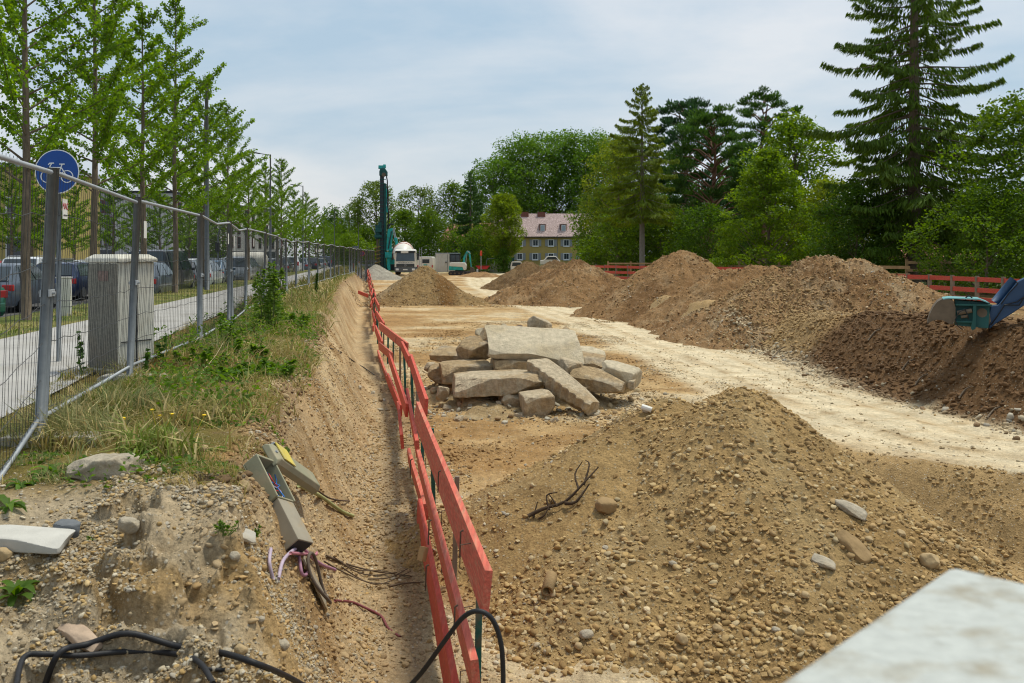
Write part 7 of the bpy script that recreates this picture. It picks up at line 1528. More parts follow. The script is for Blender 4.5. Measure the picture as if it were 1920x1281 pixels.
def weeds(name, label, n, x0, x1, y0, y1, keep, size, cols, seed, zl=.02, zh=.16, thr=.0, asp=.5):
    r = np.random.default_rng(seed); X = r.uniform(x0, x1, n*8); Y = r.uniform(y0, y1, n*8)
    m = keep(X, Y) & (fbm(X*1.5, Y*1.5, 3, seed+9) > thr); X, Y = X[m][:n], Y[m][:n]; k = len(X)
    hum = sstep(thr, thr+.4, fbm(X*1.5, Y*1.5, 3, seed+9)); Z = surf_z(X, Y)+zl+r.uniform(0, 1, k)*(zh-zl)*(.3+hum)
    V, F = leafs(np.stack([X, Y, Z], -1), size, seed, aspect=asp, up=.4)
    c = np.array(cols)[r.integers(0, len(cols), k)]*r.uniform(.7, 1.25, (k, 1)); me = new_mesh(name, V, F, np.repeat(c, 4, axis=0)); o = link_mesh(name, me, M_LEAF); tag(o, label, 'weeds', kind='stuff')
def grass():
    on = lambda X, Y: (X > path_r(Y)+.02-.25*(Y < 12)) & (X < crest(Y)+.22+.15*noise2(X*3, Y*3, 8)) & (Y > 5.62+.25*noise2(X*2, Y*2, 7)) & (X/Y > -.62)
    fenceb = lambda X, Y: np.exp(-((X-np.interp(Y, [3, 7, 14, 33, 110], [-2.7, -3.55, -4.8, -8.3, -17]))/.45)**2)
    blades('grass', 'dry and green grass on the verge between mesh fence and trench', 60000, -9, -1.6, 5.3, 26, on, lambda X, Y: .075+.10*fenceb(X, Y)+.05*sstep(7, 12, Y), [(.13, .165, .035), (.31, .25, .09)], 501)
    blades('grass', 'taller grey-green grass tufts along the foot of the mesh fence', 26000, -8, -2.6, 5.4, 22, lambda X, Y: on(X, Y) & (fenceb(X, Y) > .35), lambda X, Y: .24+0*X, [(.15, .18, .065), (.22, .215, .09)], 503, .28, .022, dens=lambda X, Y: sstep(-.1, .3, fbm(X*1.4, Y*1.4, 3, 77)))
    blades('grass', 'tall tufts where the grass meets the slope edge', 24000, -9, -1.6, 6.2, 30, lambda X, Y: (np.abs(X-crest(Y)+.25) < .55) & (Y > 6), lambda X, Y: .22+0*X, [(.13, .18, .03), (.27, .225, .08)], 505, .45)
    blades('grass', 'rough grass on the far part of the verge', 26000, -24, -4, 24, 112, lambda X, Y: (X > path_r(Y)) & (X < crest(Y)+.1), lambda X, Y: .32+0*X, [(.13, .16, .035), (.23, .20, .07)], 507, .35, .09, dens=lambda X, Y: .5+0*X)
    blades('grass', 'short mown grass on the strip under the ginkgo trees', 24000, -30, -8, 14, 80, lambda X, Y: (X < path_l(Y)) & (X > strip_l(Y)), lambda X, Y: .07+0*X, [(.12, .17, .03), (.20, .19, .05)], 509, .4, .16, dens=lambda X, Y: .9+0*X)
    g1 = [(.085, .17, .018), (.11, .20, .028), (.07, .14, .016)]
    weeds('weeds', 'leafy green weeds among the grass near the broken ground', 900, -3.6, -1.8, 5.6, 8.2, on, .05, g1+[(.13, .17, .05)], 511, .01, .07, .15, .45)
    weeds('weeds', 'dense leafy weeds along the top edge of the trench slope', 3600, -6.5, -2.4, 8.0, 20, lambda X, Y: on(X, Y) & (X > crest(Y)-1.5), .065, g1+[(.12, .18, .03)], 513, .02, .30, .02, .5)
    weeds('weeds', 'leafy weeds between the fence posts in the middle of the verge', 3200, -9, -4.2, 11, 30, lambda X, Y: on(X, Y) & (fenceb(X, Y) > .2), .07, g1+[(.10, .15, .03)], 515, .02, .36, .05, .45)
grass()
GL = [(.09, .18, .018), (.075, .15, .015), (.12, .22, .03)]
def leafy_plant(name, label, loc, H, rad, nst, nleaf, leaf, seed, cat='plant', cols=GL, spread=.3, group=None):
    """upright stems set with leaves"""
    r = np.random.default_rng(seed); rr = random.Random(seed); T = thing(name, label, cat, tuple(loc), 0, group); tb = MB(); P = []; D = []
    for i in range(nst):
        a = rr.uniform(0, 6.28); d = rr.uniform(0, rad*.4); h = H*rr.uniform(.6, 1.0); b = Vector((math.cos(a)*d, math.sin(a)*d, -.03)); tx = b+Vector((math.cos(a)*rad*spread*rr.uniform(.3, 1.6), math.sin(a)*rad*spread*rr.uniform(.3, 1.6), h))
        mid = b.lerp(tx, .5)+Vector((rr.uniform(-.03, .03), rr.uniform(-.03, .03), 0)); tb.tube([b, mid, tx], [.008*H+.003, .005*H+.002, .002], 5, caps=False)
        k = nleaf//nst; u = r.uniform(.12, 1, k)**.8; c = np.array(b)[None]*(1-u)[:, None]+np.array(tx)[None]*u[:, None]
        ang = r.uniform(0, 6.28, k); o = np.stack([np.cos(ang), np.sin(ang), r.uniform(-.2, .6, k)], -1); sp = (rad*.38*(1.1-u))[:, None]
        P.append(c+o*sp*r.uniform(.2, 1, (k, 1))); D.append(o)
    obj('stem', tb, mat('green_stem', (.10, .14, .04), .8, var=.2), T); P = np.concatenate(P)
    link_mesh('foliage', crown_mesh('foliage', P, leaf, seed, cols, aspect=.5, dirs=np.concatenate(D), up=.3), M_LEAF, T); return T
def rosette(name, label, loc, n, L_, seed, cols=GL, up=.5, asp=.3, flower=0):
    """long leaves springing from one root, each bent over"""
    rr = random.Random(seed); T = thing(name, label, 'plant', tuple(loc)); V = []; F = []; Cc = []
    for i in range(n):
        a = i*2.4+rr.uniform(-.3, .3); ln = L_*rr.uniform(.6, 1.15); e = rr.uniform(.25, 1.1)*up*1.6; w = ln*asp*rr.uniform(.7, 1.1)/2; p = Vector((0, 0, 0)); K = 4
        s = Vector((-math.sin(a), math.cos(a), 0)); c = cols[rr.randrange(len(cols))]; b0 = len(V); tone = rr.uniform(.75, 1.2)
        for k in range(K+1):
            ww = w*[.25, .8, 1.0, .7, .05][k]; lift = Vector((0, 0, ww*.35))
            V += [tuple(p-s*ww+lift), tuple(p), tuple(p+s*ww+lift)]; Cc += [tuple(x*tone for x in c)]*3
            p = p+Vector((math.cos(a)*math.cos(e), math.sin(a)*math.cos(e), math.sin(e)))*(ln/K); e -= .42
        for k in range(K): q = b0+k*3; F += [(q, q+1, q+4, q+3), (q+1, q+2, q+5, q+4)]
    me = new_mesh('leaf_rosette', V, F, np.array(Cc), smooth=True); link_mesh('leaf_rosette', me, M_LEAF, T)
    for i in range(flower):
        m = MB(); x, y = rr.uniform(-.12, .12), rr.uniform(-.12, .12); h = rr.uniform(.10, .2); m.tube([(x*.3, y*.3, 0), (x, y, h)], .002, 4); m.at(Matrix.Translation((x, y, h))); m.lathe([(0, 0), (.014, .004), (.018, .012), (.008, .016), (0, .014)], 9); obj('flower', m, mat('yellow_flower', (.75, .50, .02), .7), T)
    return T
def plants():
    p = hit(505, 575); leafy_plant('sapling', 'bushy young willow sapling growing through the fence line', (PXX(508, 17.2), 17.2, sz(PXX(508, 17.2), 17.2)), 1.35, .75, 9, 1500, .085, 601, 'shrub', [(.10, .185, .025), (.085, .16, .02), (.13, .21, .035)])
    for i, (px, py, Y, H, rad, n, lab) in enumerate([(428, 596, 14.2, .62, .45, 420, 'leafy vine-like weed between third and fourth fence post'), (385, 640, 11.6, .30, .45, 500, 'low leafy weed in front of the third fence post'), (470, 640, 12.4, .34, .55, 700, 'broad leafy weed clump near the slope edge'),
                                                    (545, 585, 17.5, .36, .6, 600, 'leafy weed clump at the slope edge behind the big one'), (500, 668, 10.8, .26, .5, 600, 'low creeping weed hanging over the slope edge'), (440, 690, 10.4, .2, .45, 450, 'low weed patch in the dry grass above the slope')]):
        leafy_plant('leafy_weed', lab, (PXX(px, Y), Y, sz(PXX(px, Y), Y)), H, rad, 7, n, .07, 610+i)
    for i, (px, py, Y, H) in enumerate([(272, 690, 10.6, .48), (300, 685, 11.4, .62), (160, 700, 10.6, .75), (590, 540, 33, .9)]):
        leafy_plant('nettle', ['dark nettle stem just right of the cable cabinet', 'taller curved nettle stem right of the cable cabinet', 'climbing weed at the left edge of the cable cabinet', 'green weed clump beside the far fence posts'][i], (PXX(px, Y), Y, sz(PXX(px, Y), Y)), H, .16, 2, 44 if i < 3 else 300, .085, 630+i, cols=[(.045, .10, .015), (.06, .12, .02)])
    for i, (px, py, n, L_, lab, fl) in enumerate([(30, 1118, 12, .20, 'dark green broad-leaved plant at the left edge on the broken ground', 0), (95, 885, 16, .20, 'dandelion clump left of the big grey stone', 0), (40, 910, 14, .18, 'dandelion clump at the left edge below the fence', 0), (300, 812, 16, .20, 'dandelion with yellow flowers in the grass above the slope', 3),
                                                  (255, 822, 13, .17, 'small dandelion with a yellow flower near the fence foot', 2), (350, 828, 14, .17, 'flat dandelion rosette near the slope edge', 1), (240, 860, 12, .14, 'leaf rosette right of the big grey stone', 0), (330, 752, 12, .16, 'leaf rosette by the flat grey scrap', 0), (120, 815, 10, .20, 'large pointed dock leaves beside the concrete foot', 0),
                                                  (380, 640, 12, .25, 'large dock leaves in the middle weeds', 0), (400, 845, 10, .12, 'small rosette at the edge of the bare soil', 0), (15, 950, 12, .17, 'dandelion plant at the left edge above the pale slab', 0)]):
        p = hit(px, py); rosette('dock_plant' if 'dock' in lab or 'broad' in lab else 'dandelion', lab, p-Vector((0, 0, .005)), n, L_, 640+i, flower=fl, up=.45 if i else .7, asp=.3)
    for i, (px, py) in enumerate([(424, 998), (470, 1003), (182, 1012)]):
        p = hit(px, py); leafy_plant('seedling', ['bright green seedling tuft on the broken ground', 'small green seedling beside the flat grey tile', 'thin green sprouts near the dark cobble'][i], p, .10 if i < 2 else .05, .09, 6, 150, .022, 660+i, cols=[(.10, .19, .02), (.12, .21, .03)])
plants()

# ---------------------------------------------------------------- stones and lumps of the broken ground
M_STN = mat('stone_grey', (.37, .32, .24), .9, var=.28, vscale=18, bump=.012, bscale=45, col2=(.30, .235, .15), fac2=.5, s2=7)
M_LUMP = mat('bound_gravel', (.37, .31, .215), .97, var=.30, vscale=38, bump=.012, bscale=90, col2=(.29, .215, .12), fac2=.6, s2=9)
M_COB = mat('stone_dark', (.13, .14, .15), .8, var=.2, vscale=14, bump=.003, bscale=70)
M_TANS = mat('stone_tan', (.40, .29, .155), .9, var=.2, vscale=12, bump=.004, bscale=60)
def rock(name, label, cat, px, py, size, rot, seed, m, n=10, rough=.07, power=4, sink=.3, skew=.2, group=None):
    p = hit(px, py); P, F = chunk(*size, seed, n, rough, power, skew, cuts=7 if power < 3 else 10); me = bpy.data.meshes.new(name); me.from_pydata([tuple(q) for q in P], [], F)
    me.polygons.foreach_set('use_smooth', np.ones(len(F), bool)); me.update(); me.set_sharp_from_angle(angle=R(28)); o = link_mesh(name, me, m); o.location = p+Vector((0, 0, size[2]*(.5-sink))); o.rotation_euler = tuple(R(a_) for a_ in rot); return tag(o, label, cat, group)
def rocks():
    rock('stone', 'large rough grey stone lying in the grass at the edge of the broken ground', 'stone', 200, 893, (.46, .24, .17), (4, -3, -6), 701, M_STN, 30, .11, 6, .25)
    rock('paving_slab', 'pale smooth wedge of paving slab at the left edge', 'slab', 38, 1018, (.50, .24, .075), (4, 3, -4), 702, mat('pale_slab', (.47, .455, .41), .85, var=.1, vscale=8, bump=.002, bscale=80), 14, .02, 12, .2, .18)
    rock('cobble', 'dark grey angular cobble right of the pale slab', 'stone', 126, 1000, (.14, .11, .09), (6, 4, 25), 703, M_COB, 8, .03, 9, .2, .12)
    rock('stone', 'pale angular stone in the middle of the broken ground', 'stone', 242, 1003, (.11, .09, .08), (12, 10, 30), 704, M_STN, 8, .08, 5)
    rock('tile_fragment', 'flat grey tile fragment beside the small seedling', 'stone', 458, 1012, (.13, .10, .022), (20, 24, 20), 705, M_CONC, 8, .02, 12, .1, .1)
    rock('stone', 'pale stone at the left edge under the paving slab', 'stone', 8, 1045, (.09, .08, .075), (0, 0, 0), 706, M_TANS, 8, .04, 3)
    rock('stone_shard', 'long pinkish stone shard lying on the soil above the cables', 'stone', 140, 1195, (.34, .09, .06), (8, 12, -30), 707, mat('stone_pink', (.42, .31, .22), .85, var=.2, vscale=12, bump=.004, bscale=40), 12, .06, 6, .3)
    st = [(527, 1215, .075), (645, 1235, .06), (452, 1225, .055), (425, 1230, .05), (560, 1200, .04), (575, 1265, .05), (490, 1175, .035), (735, 1015, .05), (700, 1000, .03), (440, 1050, .055), (420, 955, .035), (235, 1000, .03), (590, 1180, .04), (760, 1250, .05), (155, 970, .035), (85, 990, .03), (330, 905, .05), (385, 845, .06), (300, 885, .04)]
    for i, (px, py, s) in enumerate(st): rock('stone', 'single rounded stone, '+['pale, under the cabinet base on the slope foot', 'tan, low on the slope near the trench', 'grey, near the lower cable', 'speckled, beside the grey one near the cable', 'small tan, below the purple cables', 'flat, at the bottom edge', 'small, left of the purple cable ends', 'brown, in the middle of the trench floor', 'small, left of the brown trench stone', 'smooth tan, poking out beside the seedling', 'small, under the wide gravel cap', 'tiny, left of the pale angular stone', 'tan, right of the oval ring', 'tan, by the barrier at the bottom', 'small pale, near the dark cobble', 'small pale, above the paving slab', 'white, at the grass edge', 'white, in the grass right of the stone', 'flat white, between the stone and grass'][i], 'stone', px, py, (s*1.2, s, s*.85), (rnd.uniform(0, 30), rnd.uniform(0, 30), rnd.uniform(0, 90)), 740+i, M_TANS if i % 3 else M_STN, 7, .04, 2.6, .3, .12)
    # on the near heap
    rock('stone', 'flat grey stone near the right flank of the near gravel heap', 'stone', 1597, 960, (.26, .14, .06), (15, 25, -35), 760, M_STN, 12, .06, 4, .2)
    rock('stone', 'grey flat stone in the lower middle of the near gravel heap', 'stone', 1545, 1058, (.18, .12, .05), (10, 20, -20), 761, M_STN, 10, .07, 4, .2)
    rock('stone', 'blocky tan stone beside the dark root on the near heap', 'stone', 1135, 955, (.19, .15, .13), (10, 5, 20), 762, mat('stone_clay', (.30, .20, .095), .92, var=.2, vscale=9, bump=.004, bscale=50), 10, .06, 4, .25)
    rock('clay_lump', 'long clay lump half buried in the near heap', 'clay lump', 1600, 1030, (.30, .16, .12), (5, 35, -50), 763, MATS['stone_clay'], 12, .09, 3.5, .4)
    rock('stone', 'pale round stone at the lower right of the near heap', 'stone', 1742, 1062, (.14, .13, .12), (0, 0, 0), 764, M_TANS, 10, .04, 2.6, .25)
    for i, (px, py, s) in enumerate([(1455, 1185, .05), (1295, 1020, .045), (1330, 843, .06), (1388, 858, .05), (1262, 1060, .06), (1420, 1020, .05), (1510, 1120, .06), (1175, 1110, .06), (1100, 1195, .08), (1085, 1215, .06), (1280, 1205, .09), (1345, 1180, .06), (1210, 775, .05), (1475, 1150, .05), (1630, 1015, .06), (1690, 1005, .07), (1135, 1030, .05), (1080, 1100, .05)]):
        rock('stone', 'rounded stone on the near heap, '+['white, low in the middle', 'grey, centre', 'pale, just under the summit', 'pale, right under the summit', 'tan, left of the sandy streak', 'flat pale, right of the sandy streak', 'tan, right lower flank', 'tan, left lower flank', 'large lumpy, bottom left', 'tan, next to the lumpy one', 'tan oval, bottom', 'blocky pale, bottom right of centre', 'white, on the left shoulder behind', 'white, above the block edge', 'tan, right flank', 'tan, far right flank', 'white, left of the stone block', 'pale, beside the clay pipe'][i], 'stone', px, py, (s*1.3, s, s*.8), (rnd.uniform(0, 30), rnd.uniform(0, 30), rnd.uniform(0, 90)), 770+i, M_TANS if i % 4 else M_STN, 7, .04, 2.8, .3, .12)
rocks()

# ---------------------------------------------------------------- fallen cable distribution post with its cables
M_POLY = mat('cabinet_khaki', (.27, .26, .17), .6, var=.08, vscale=5, bump=.001, bscale=90, col2=(.38, .31, .2), fac2=.5, s2=4)
M_POLYG = mat('cabinet_dusty', (.30, .265, .20), .75, var=.12, vscale=6, col2=(.36, .25, .12), fac2=.8, s2=3.5)
M_YEL = mat('yellow_plate', (.58, .47, .09), .6, var=.12, vscale=9, col2=(.45, .38, .2), fac2=.5, s2=12)
M_PURP = mat('purple_cable', (.34, .17, .24), .55, var=.2, vscale=15)
M_PURP2 = mat('lilac_cable', (.42, .34, .42), .55, var=.15, vscale=15)
M_MAROON = mat('maroon_cable', (.20, .055, .06), .6, var=.2, vscale=15)
M_OLIVE = mat('green_pipe', (.35, .37, .16), .6, var=.12, vscale=10)
def fallen_post():
    a = hit(482, 905); b = hit(545, 1035); c = hit(606, 1132); n = nrm_at(b, .25); n = (n+Vector((0, -.25, .1))).normalized(); d = (b-a).normalized(); n = (n-d*n.dot(d)).normalized(); s = d.cross(n).normalized()
    O = a+n*.10; T = thing('fallen_cable_post', 'fallen khaki cable distribution post with torn open box and dusty lower tube on the slope', 'cable post', tuple(a))
    def Q(x, y, z): return O+s*x+d*y+n*z          # x across, y down the axis, z out of the slope
    Lb = (b-a).length
    def bx6(m, x0, x1, y0, y1, z0, z1, tap=0): return m.hexa([Q(x0, y0, z0), Q(x1, y0, z0), Q(x1, y1, z0), Q(x0, y1, z0), Q(x0+tap, y0+tap, z1), Q(x1-tap, y0+tap, z1), Q(x1-tap, y1-tap, z1), Q(x0+tap, y1-tap, z1)])
    # open box: back, sides, ends
    m = MB(); bx6(m, -.115, .115, -.12, .26, -.09, -.075); bx6(m, -.115, -.10, -.12, .26, -.075, .045); bx6(m, .10, .115, -.12, .26, -.075, .045); bx6(m, -.10, .10, -.12, -.10, -.075, .045); bx6(m, -.10, .10, .245, .26, -.075, .035); obj('box', m, M_POLY, T, True, bevel=.006)
    m = MB(); bx6(m, -.095, .095, -.09, .24, -.072, -.06); bx6(m, -.07, .06, .0, .10, -.06, -.02); bx6(m, -.06, .07, .13, .2, -.06, -.02); obj('terminal_board', m, M_TRIM, T, True)
    for k, (mm, col, nm) in enumerate([(M_RED, 0, 'wire'), (mat('blue_wire', (.02, .16, .5), .5), 1, 'wire'), (M_PURP2, 2, 'wire'), (mat('blue_wire', (.02, .16, .5), .5), 3, 'wire')]):
        r_ = random.Random(k+5); m = MB(); pts = [Q(r_.uniform(-.07, .07), .02+.2*j/5, r_.uniform(-.03, .03)) for j in range(6)]; m.tube(pts, .004, 6); obj(nm, m, mm, T, True, smooth=True)
    # lower tube
    m = MB(); bx6(m, -.095, .095, .265, Lb+.02, -.09, .03); obj('lower_tube', m, M_POLYG, T, True, bevel=.005)
    m = MB(); bx6(m, -.085, .085, Lb+.021, Lb+.024, -.08, .02); obj('opening_shade', m, M_TRIM, T, True)  # dark plate on the closed tube end paints the shade of a hollow
    # lid askew over the box
    ld = (d+s*-.55).normalized(); ld = (hit(548, 925)-hit(480, 880)).normalized(); ln_ = n; ls = ld.cross(ln_).normalized(); ln_ = ls.cross(ld).normalized(); ln_ = -ln_ if ln_.dot(n) < 0 else ln_
    LO = hit(480, 880)+n*.15; LL = (hit(548, 925)-hit(480, 880)).length+.10
    def QL(x, y, z): return LO+ls*x+ld*y+ln_*z
    m = MB(); pr = [(-.095, -.03), (.095, -.03), (.095, .02), (.07, .055), (-.07, .055), (-.095, .02)]; k = len(pr)
    m.add([QL(x, -.04, z*.6) for x, z in pr]+[QL(x, .0, z) for x, z in pr]+[QL(x, LL, z) for x, z in pr]+[QL(x*.97, LL+.02, z*.8) for x, z in pr], [tuple(range(k))[::-1], tuple(range(3*k, 4*k))]+[(j*k+i, j*k+(i+1) % k, (j+1)*k+(i+1) % k, (j+1)*k+i) for j in range(3) for i in range(k)])
    lid = obj('lid', m, M_POLY, T, True, bevel=.006)
    m = MB(); m.hexa([QL(-.10, .05, .058), QL(.06, .05, .058), QL(.06, .27, .058), QL(-.10, .27, .058), QL(-.10, .05, .068), QL(.06, .05, .068), QL(.06, .27, .068), QL(-.10, .27, .068)]); obj('yellow_plate', m, M_YEL, lid, True, bevel=.002)
    m = MB(); m.cyl(QL(.0, -.01, .04), QL(.0, -.01, .056), .012, 10); m.hexa([QL(-.112, .05, .02), QL(-.10, .05, .02), QL(-.10, .3, .02), QL(-.112, .3, .02), QL(-.112, .05, .056), QL(-.10, .05, .056), QL(-.10, .3, .056), QL(-.112, .3, .056)]); obj('bracket', m, M_RAIL, lid, True)
    # ground plate and its oval ring
    g0, g1 = hit(562, 1050)+n*.03, hit(605, 1140)+n*.03; gd = (g1-g0).normalized(); gs = gd.cross(n).normalized(); 
    m = MB(); m.hexa([g0-gs*.05-n*.01, g0+gs*.05-n*.01, g1+gs*.075-n*.01, g1-gs*.075-n*.01, g0-gs*.05+n*.008, g0+gs*.05+n*.008, g1+gs*.075+n*.008, g1-gs*.075+n*.008]); obj('ground_plate', m, M_POLYG, T, True, bevel=.003)
    cc = g0.lerp(g1, .55)+n*.03; m = MB(); m.tube([cc+gd*.21*math.cos(t)+gs*.12*math.sin(t)+n*.02*math.sin(2*t) for t in np.linspace(.2, 6.4, 34)], .012, 7, caps=False); obj('cable_loop', m, mat('dusty_cable', (.13, .10, .075), .8, var=.2, vscale=10), T, True, smooth=True)
    return T
fallen_post()
def path_tube(name, label, cat, pts, r_, m, lift=.008, n=10, group=None, sub=4):
    """a cable or stick: pixel points laid on the ground, each with its height above it"""
    P = [hit(p[0], p[1])+Vector((0, 0, lift+(p[2] if len(p) > 2 else 0))) for p in pts]
    S = spline(P, sub); mb = MB(); mb.tube(S, r_ if not isinstance(r_, tuple) else [r_[0]+(r_[1]-r_[0])*i/(len(S)-1) for i in range(len(S))], n); return tag(obj(name, mb, m, smooth=True), label, cat, group)
def spline(P, sub=4):
    out = []; n = len(P)
    for i in range(n-1):
        p0, p1, p2, p3 = P[max(i-1, 0)], P[i], P[i+1], P[min(i+2, n-1)]
        for k in range(sub):
            t = k/sub; out.append(.5*((2*p1)+(p2-p0)*t+(2*p0-5*p1+4*p2-p3)*t*t+(3*p1-p0-3*p2+p3)*t**3))
    return out+[P[-1]]
def cables():
    g = 'cut purple cables at the fallen post'
    path_tube('purple_cable', 'purple cable bent down left in an arch from the post end', 'cable', [(560, 1050, .06), (546, 1068, .09), (530, 1082, .08), (522, 1100, .03)], .012, M_PURP2, .015, group=g)
    path_tube('purple_cable', 'separate lilac cable arch left of the post end', 'cable', [(505, 1050, .02), (508, 1048, .05), (505, 1075, .05), (512, 1092, 0)], .011, M_PURP2, .01, group=g)
    path_tube('purple_cable', 'purple cable looping under the post end', 'cable', [(552, 1042, .05), (560, 1070, .09), (566, 1098, .06), (576, 1092, .05), (572, 1065, .08)], .012, M_PURP, .015, group=g)
    path_tube('purple_cable', 'purple cable pointing right from the post end', 'cable', [(562, 1040, .05), (575, 1062, .08), (600, 1078, .06), (628, 1086, .05)], .013, M_PURP, .015, group=g)
    path_tube('purple_cable', 'pink cable crossing over the others', 'cable', [(545, 1075, .11), (565, 1078, .12), (590, 1070, .10), (594, 1062, .08)], .011, mat('pink_cable', (.46, .18, .22), .55, var=.15), .015, group=g)
    path_tube('grey_conduit', 'short grey conduit at the post mouth among the purple cables', 'cable', [(556, 1036, .05), (557, 1052, .07), (556, 1066, .08)], .02, M_GALV, .01)
    path_tube('maroon_cable', 'maroon cable running from the oval loop to the trench floor', 'cable', [(628, 1132), (660, 1134), (690, 1146), (715, 1160), (728, 1182), (750, 1198)], .010, M_MAROON, .012)
    path_tube('green_pipe', 'yellow-green pipe sticking out from under the post lid', 'pipe', [(560, 925, .05), (600, 945, .04), (640, 965, .02), (662, 974, .01)], .018, M_OLIVE, .015)
    path_tube('dark_cable', 'thin dark cable above the yellow-green pipe', 'cable', [(556, 915, .08), (590, 930, .05), (620, 943, .03), (655, 944, .01)], .008, M_RUST, .01)
    gb = 'bundle of thin dark branches by the trench'
    br = mat('branch_dark', (.12, .085, .055), .9, var=.3, vscale=12, bump=.002, bscale=60)
    for i, pts in enumerate([[(612, 1050), (660, 1068), (710, 1080), (775, 1088)], [(608, 1062), (650, 1085), (690, 1100), (730, 1103)], [(625, 1056), (665, 1082), (700, 1090), (745, 1085)], [(730, 1106), (760, 1100), (795, 1098)], [(690, 1094), (730, 1092), (765, 1075)], [(640, 1075), (680, 1098), (715, 1106), (770, 1082)], [(618, 1052), (670, 1075), (720, 1078), (768, 1090)]]):
        path_tube('branch', ['longest dark branch of the bundle, top one', 'lower left branch of the bundle', 'middle branch of the bundle', 'thick root-like piece at the right end', 'thin twig crossing the bundle upwards', 'twig curling under the bundle', 'second long branch beside the top one'][i], 'branch', [(p[0], p[1], .02+.01*(i % 3)) for p in pts], (.011 if i in (0, 3) else .007, .004), br, .008, 6, gb)
    rt = mat('root_dark', (.06, .038, .022), .95, var=.3, vscale=12, bump=.004, bscale=40)
    T = thing('tree_root', 'dark gnarled root sticking out of the near gravel heap', 'root', tuple(hit(1060, 960)))
    for i, pts in enumerate([[(990, 975, .03), (1020, 968, .06), (1060, 955, .06), (1095, 930, .12), (1122, 908, .16)], [(1000, 975, .02), (1008, 958, .08)], [(1030, 968, .05), (1025, 955, .12), (1045, 952, .14)], [(1045, 960, .05), (1030, 950, .1)], [(1085, 938, .10), (1078, 918, .14), (1092, 908, .20)], [(1095, 930, .10), (1105, 915, .2), (1098, 905, .2)], [(1060, 958, .06), (1080, 950, .04), (1105, 930, .1)], [(1010, 978, .02), (1022, 975, .05), (1035, 958, .1)]]):
        P = spline([hit(p[0], p[1])+Vector((0, 0, p[2])) for p in pts], 3); m = MB(); m.tube(P, [.020-.014*k/(len(P)-1) if i in (0, 6) else .012-.008*k/(len(P)-1) for k in range(len(P))], 6); obj('root_branch', m, rt, T, True, smooth=True)
    # clay pipe stub in the heap
    p = hit(1028, 1110); T = thing('clay_pipe', 'short broken clay pipe end in the lower left of the near heap', 'pipe', tuple(p)); dd = Vector((-.12, -.55, -.15)).normalized(); q0 = p+Vector((0, 0, .03)); m = MB()
    a_ = dd.cross(Vector((0, 0, 1))).normalized(); b_ = dd.cross(a_).normalized(); vs = []; K = 16
    for (rr_, t) in ((.048, -.16), (.05, .05), (.036, .05), (.034, -.1)):
        for k in range(K): th = 2*math.pi*k/K; vs.append(q0+dd*t+(a_*math.cos(th)+b_*math.sin(th))*rr_)
    m.add(vs, [(i*K+k, i*K+(k+1) % K, (i+1)*K+(k+1) % K, (i+1)*K+k) for i in range(3) for k in range(K)]+[tuple(range(3*K, 4*K))]); obj('pipe_wall', m, mat('stone_clay', (.30, .20, .095), .92), T, True, smooth=True)
    p = hit(1212, 772); T = thing('pipe_stub', 'tiny white pipe stub on the left shoulder of the near heap', 'pipe', tuple(p)); m = MB(); m.cyl(p+Vector((-.05, 0, .05)), p+Vector((.05, -.03, .02)), .03, 10); obj('pipe_wall', m, M_WHITE, T, True)
    # black cables at the bottom
    path_tube('black_cable', 'thick black cable looping over the soil at the bottom left, upper strand', 'cable', [(85, 1300, .02), (112, 1262, .06), (165, 1236, .05), (240, 1228, .05), (330, 1236, .04), (420, 1252, .04), (480, 1268, .03), (540, 1288, .02), (600, 1310, 0)], .0145, M_BLACK, .02, 12, sub=6)
    path_tube('black_cable', 'second black cable strand just below at the bottom left', 'cable', [(30, 1305, .02), (45, 1268, .05), (85, 1254, .04), (150, 1252, .03), (230, 1246, .03), (310, 1252, .02), (370, 1268, .03), (400, 1295, 0)], .013, M_BLACK, .02, 12, sub=6)
    path_tube('black_cable', 'short black cable end between cable strands', 'cable', [(372, 1258, .0), (395, 1263, .0), (420, 1268, .01)], .009, M_BLACK, .012, 8)
    pts = [W(745, 1310, 5.1), W(790, 1262, 5.0), W(835, 1200, 4.9), (W(868, 1158, 4.85)), W(896, 1146, 4.8), W(922, 1160, 4.8), W(938, 1200, 4.8), W(943, 1250, 4.8), W(943, 1310, 4.8), W(940, 1450, 4.8)]
    mb = MB(); mb.tube(spline(pts, 6), .0135, 12); tag(obj('black_cable', mb, M_BLACK, smooth=True), 'black cable arching over the near end of the red plank barrier', 'cable')
    path_tube('thin_cable', 'thin dark cable hanging down the slope to the barrier in the middle', 'cable', [(620, 655), (640, 662), (665, 680), (682, 690), (702, 704)], .012, M_BLACK, .01, 6)
    path_tube('dry_stalk', 'long dry pale stalk lying over the grass above the slope', 'stalk', [(365, 728, .03), (385, 705, .08), (405, 685, .12), (420, 662, .16)], (.005, .003), mat('straw', (.45, .38, .22), .9), .01, 5)
    p = hit(330, 747); t = obj('grey_scrap', MB().beam(p+Vector((-.12, .0, .01)), p+Vector((.12, .04, .02)), .05, .012), mat('scrap_blue', (.30, .34, .36), .5)); tag(t, 'flat blue-grey scrap strip in the grass', 'scrap')
    for i, (px, py, l) in enumerate([(1728, 712, .3), (1703, 683, .25), (1459, 661, .5), (1640, 628, .3), (1810, 736, .3), (1863, 773, .25)]):
        path_tube('stick', ['brown root stick on the middle of the dark bank', 'root stub on the left part of the dark bank', 'weathered plank stick on the pale rubble foot', 'short stick on the pale rubble foot', 'root piece at the foot of the dark bank', 'small root low on the dark bank'][i], 'stick', [(px-12, py+14, .01), (px, py, .03), (px+12, py-8, .01)], (.02, .01), M_BARK, .01, 6)
cables()

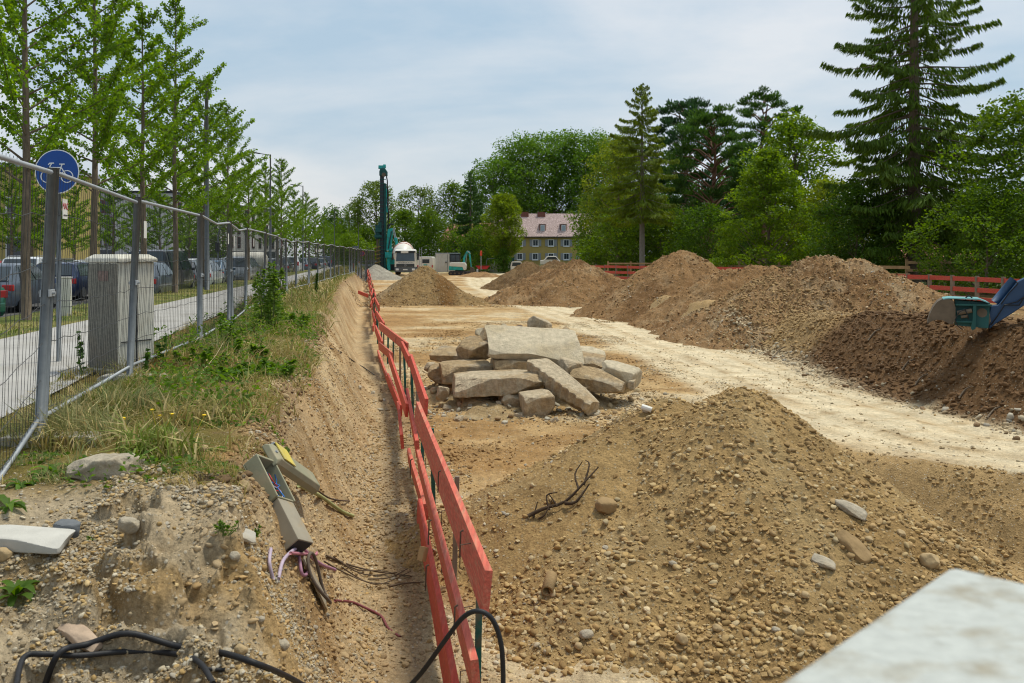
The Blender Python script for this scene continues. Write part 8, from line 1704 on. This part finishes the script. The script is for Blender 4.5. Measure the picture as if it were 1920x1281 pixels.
# ---------------------------------------------------------------- pale concrete block under the photographer's arms
def near_block():
    h = .40; z = EYE-h; c0 = Vector((1.42*h, 2.94*h, 0)); u = Vector((-.703, -.711, 0)); v = Vector((.711, -.703, 0)); Lx, Ly = 2.6, .95; Z0 = -.2
    m = bpy.data.materials.new('bright_concrete'); MATS['bright_concrete'] = m; m.use_nodes = True; t = m.node_tree; b = t.nodes['Principled BSDF']; b.inputs['Roughness'].default_value = .9
    tc = N(t, 'ShaderNodeTexCoord'); mp = N(t, 'ShaderNodeMapping'); mp.inputs['Scale'].default_value = (1, 1.3, 1); L(t, tc.outputs['Object'], mp.inputs[0])
    n1 = N(t, 'ShaderNodeTexNoise', i_Scale=9.0, i_Detail=6.0, i_Roughness=.6); L(t, mp.outputs[0], n1.inputs['Vector']); n2 = N(t, 'ShaderNodeTexNoise', i_Scale=45.0, i_Detail=4.0); L(t, mp.outputs[0], n2.inputs['Vector'])
    r = N(t, 'ShaderNodeValToRGB'); r.color_ramp.elements[0].position = .34; r.color_ramp.elements[0].color = (.34, .31, .24, 1); r.color_ramp.elements[1].position = .50; r.color_ramp.elements[1].color = (.50, .52, .49, 1); L(t, n1.outputs[0], r.inputs[0])
    mu = N(t, 'ShaderNodeMixRGB', blend_type='MULTIPLY'); mu.inputs[0].default_value = .35; L(t, r.outputs[0], mu.inputs[1]); L(t, n2.outputs[0], mu.inputs[2]); L(t, mu.outputs[0], b.inputs['Base Color'])
    bp = N(t, 'ShaderNodeBump'); bp.inputs['Distance'].default_value = .004; L(t, n2.outputs[0], bp.inputs['Height']); L(t, bp.outputs[0], b.inputs['Normal'])
    mb = MB(); Mx = Matrix(((u.x, v.x, 0, c0.x), (u.y, v.y, 0, c0.y), (0, 0, 1, 0), (0, 0, 0, 1))); mb.at(Mx); mb.box(0, Lx, 0, Ly, Z0, z)
    o = obj('concrete_block', mb, m, bevel=.012); o.data.flip_normals() if False else None; tag(o, 'pale concrete block in the bottom right corner, out of focus', 'concrete block')
near_block()
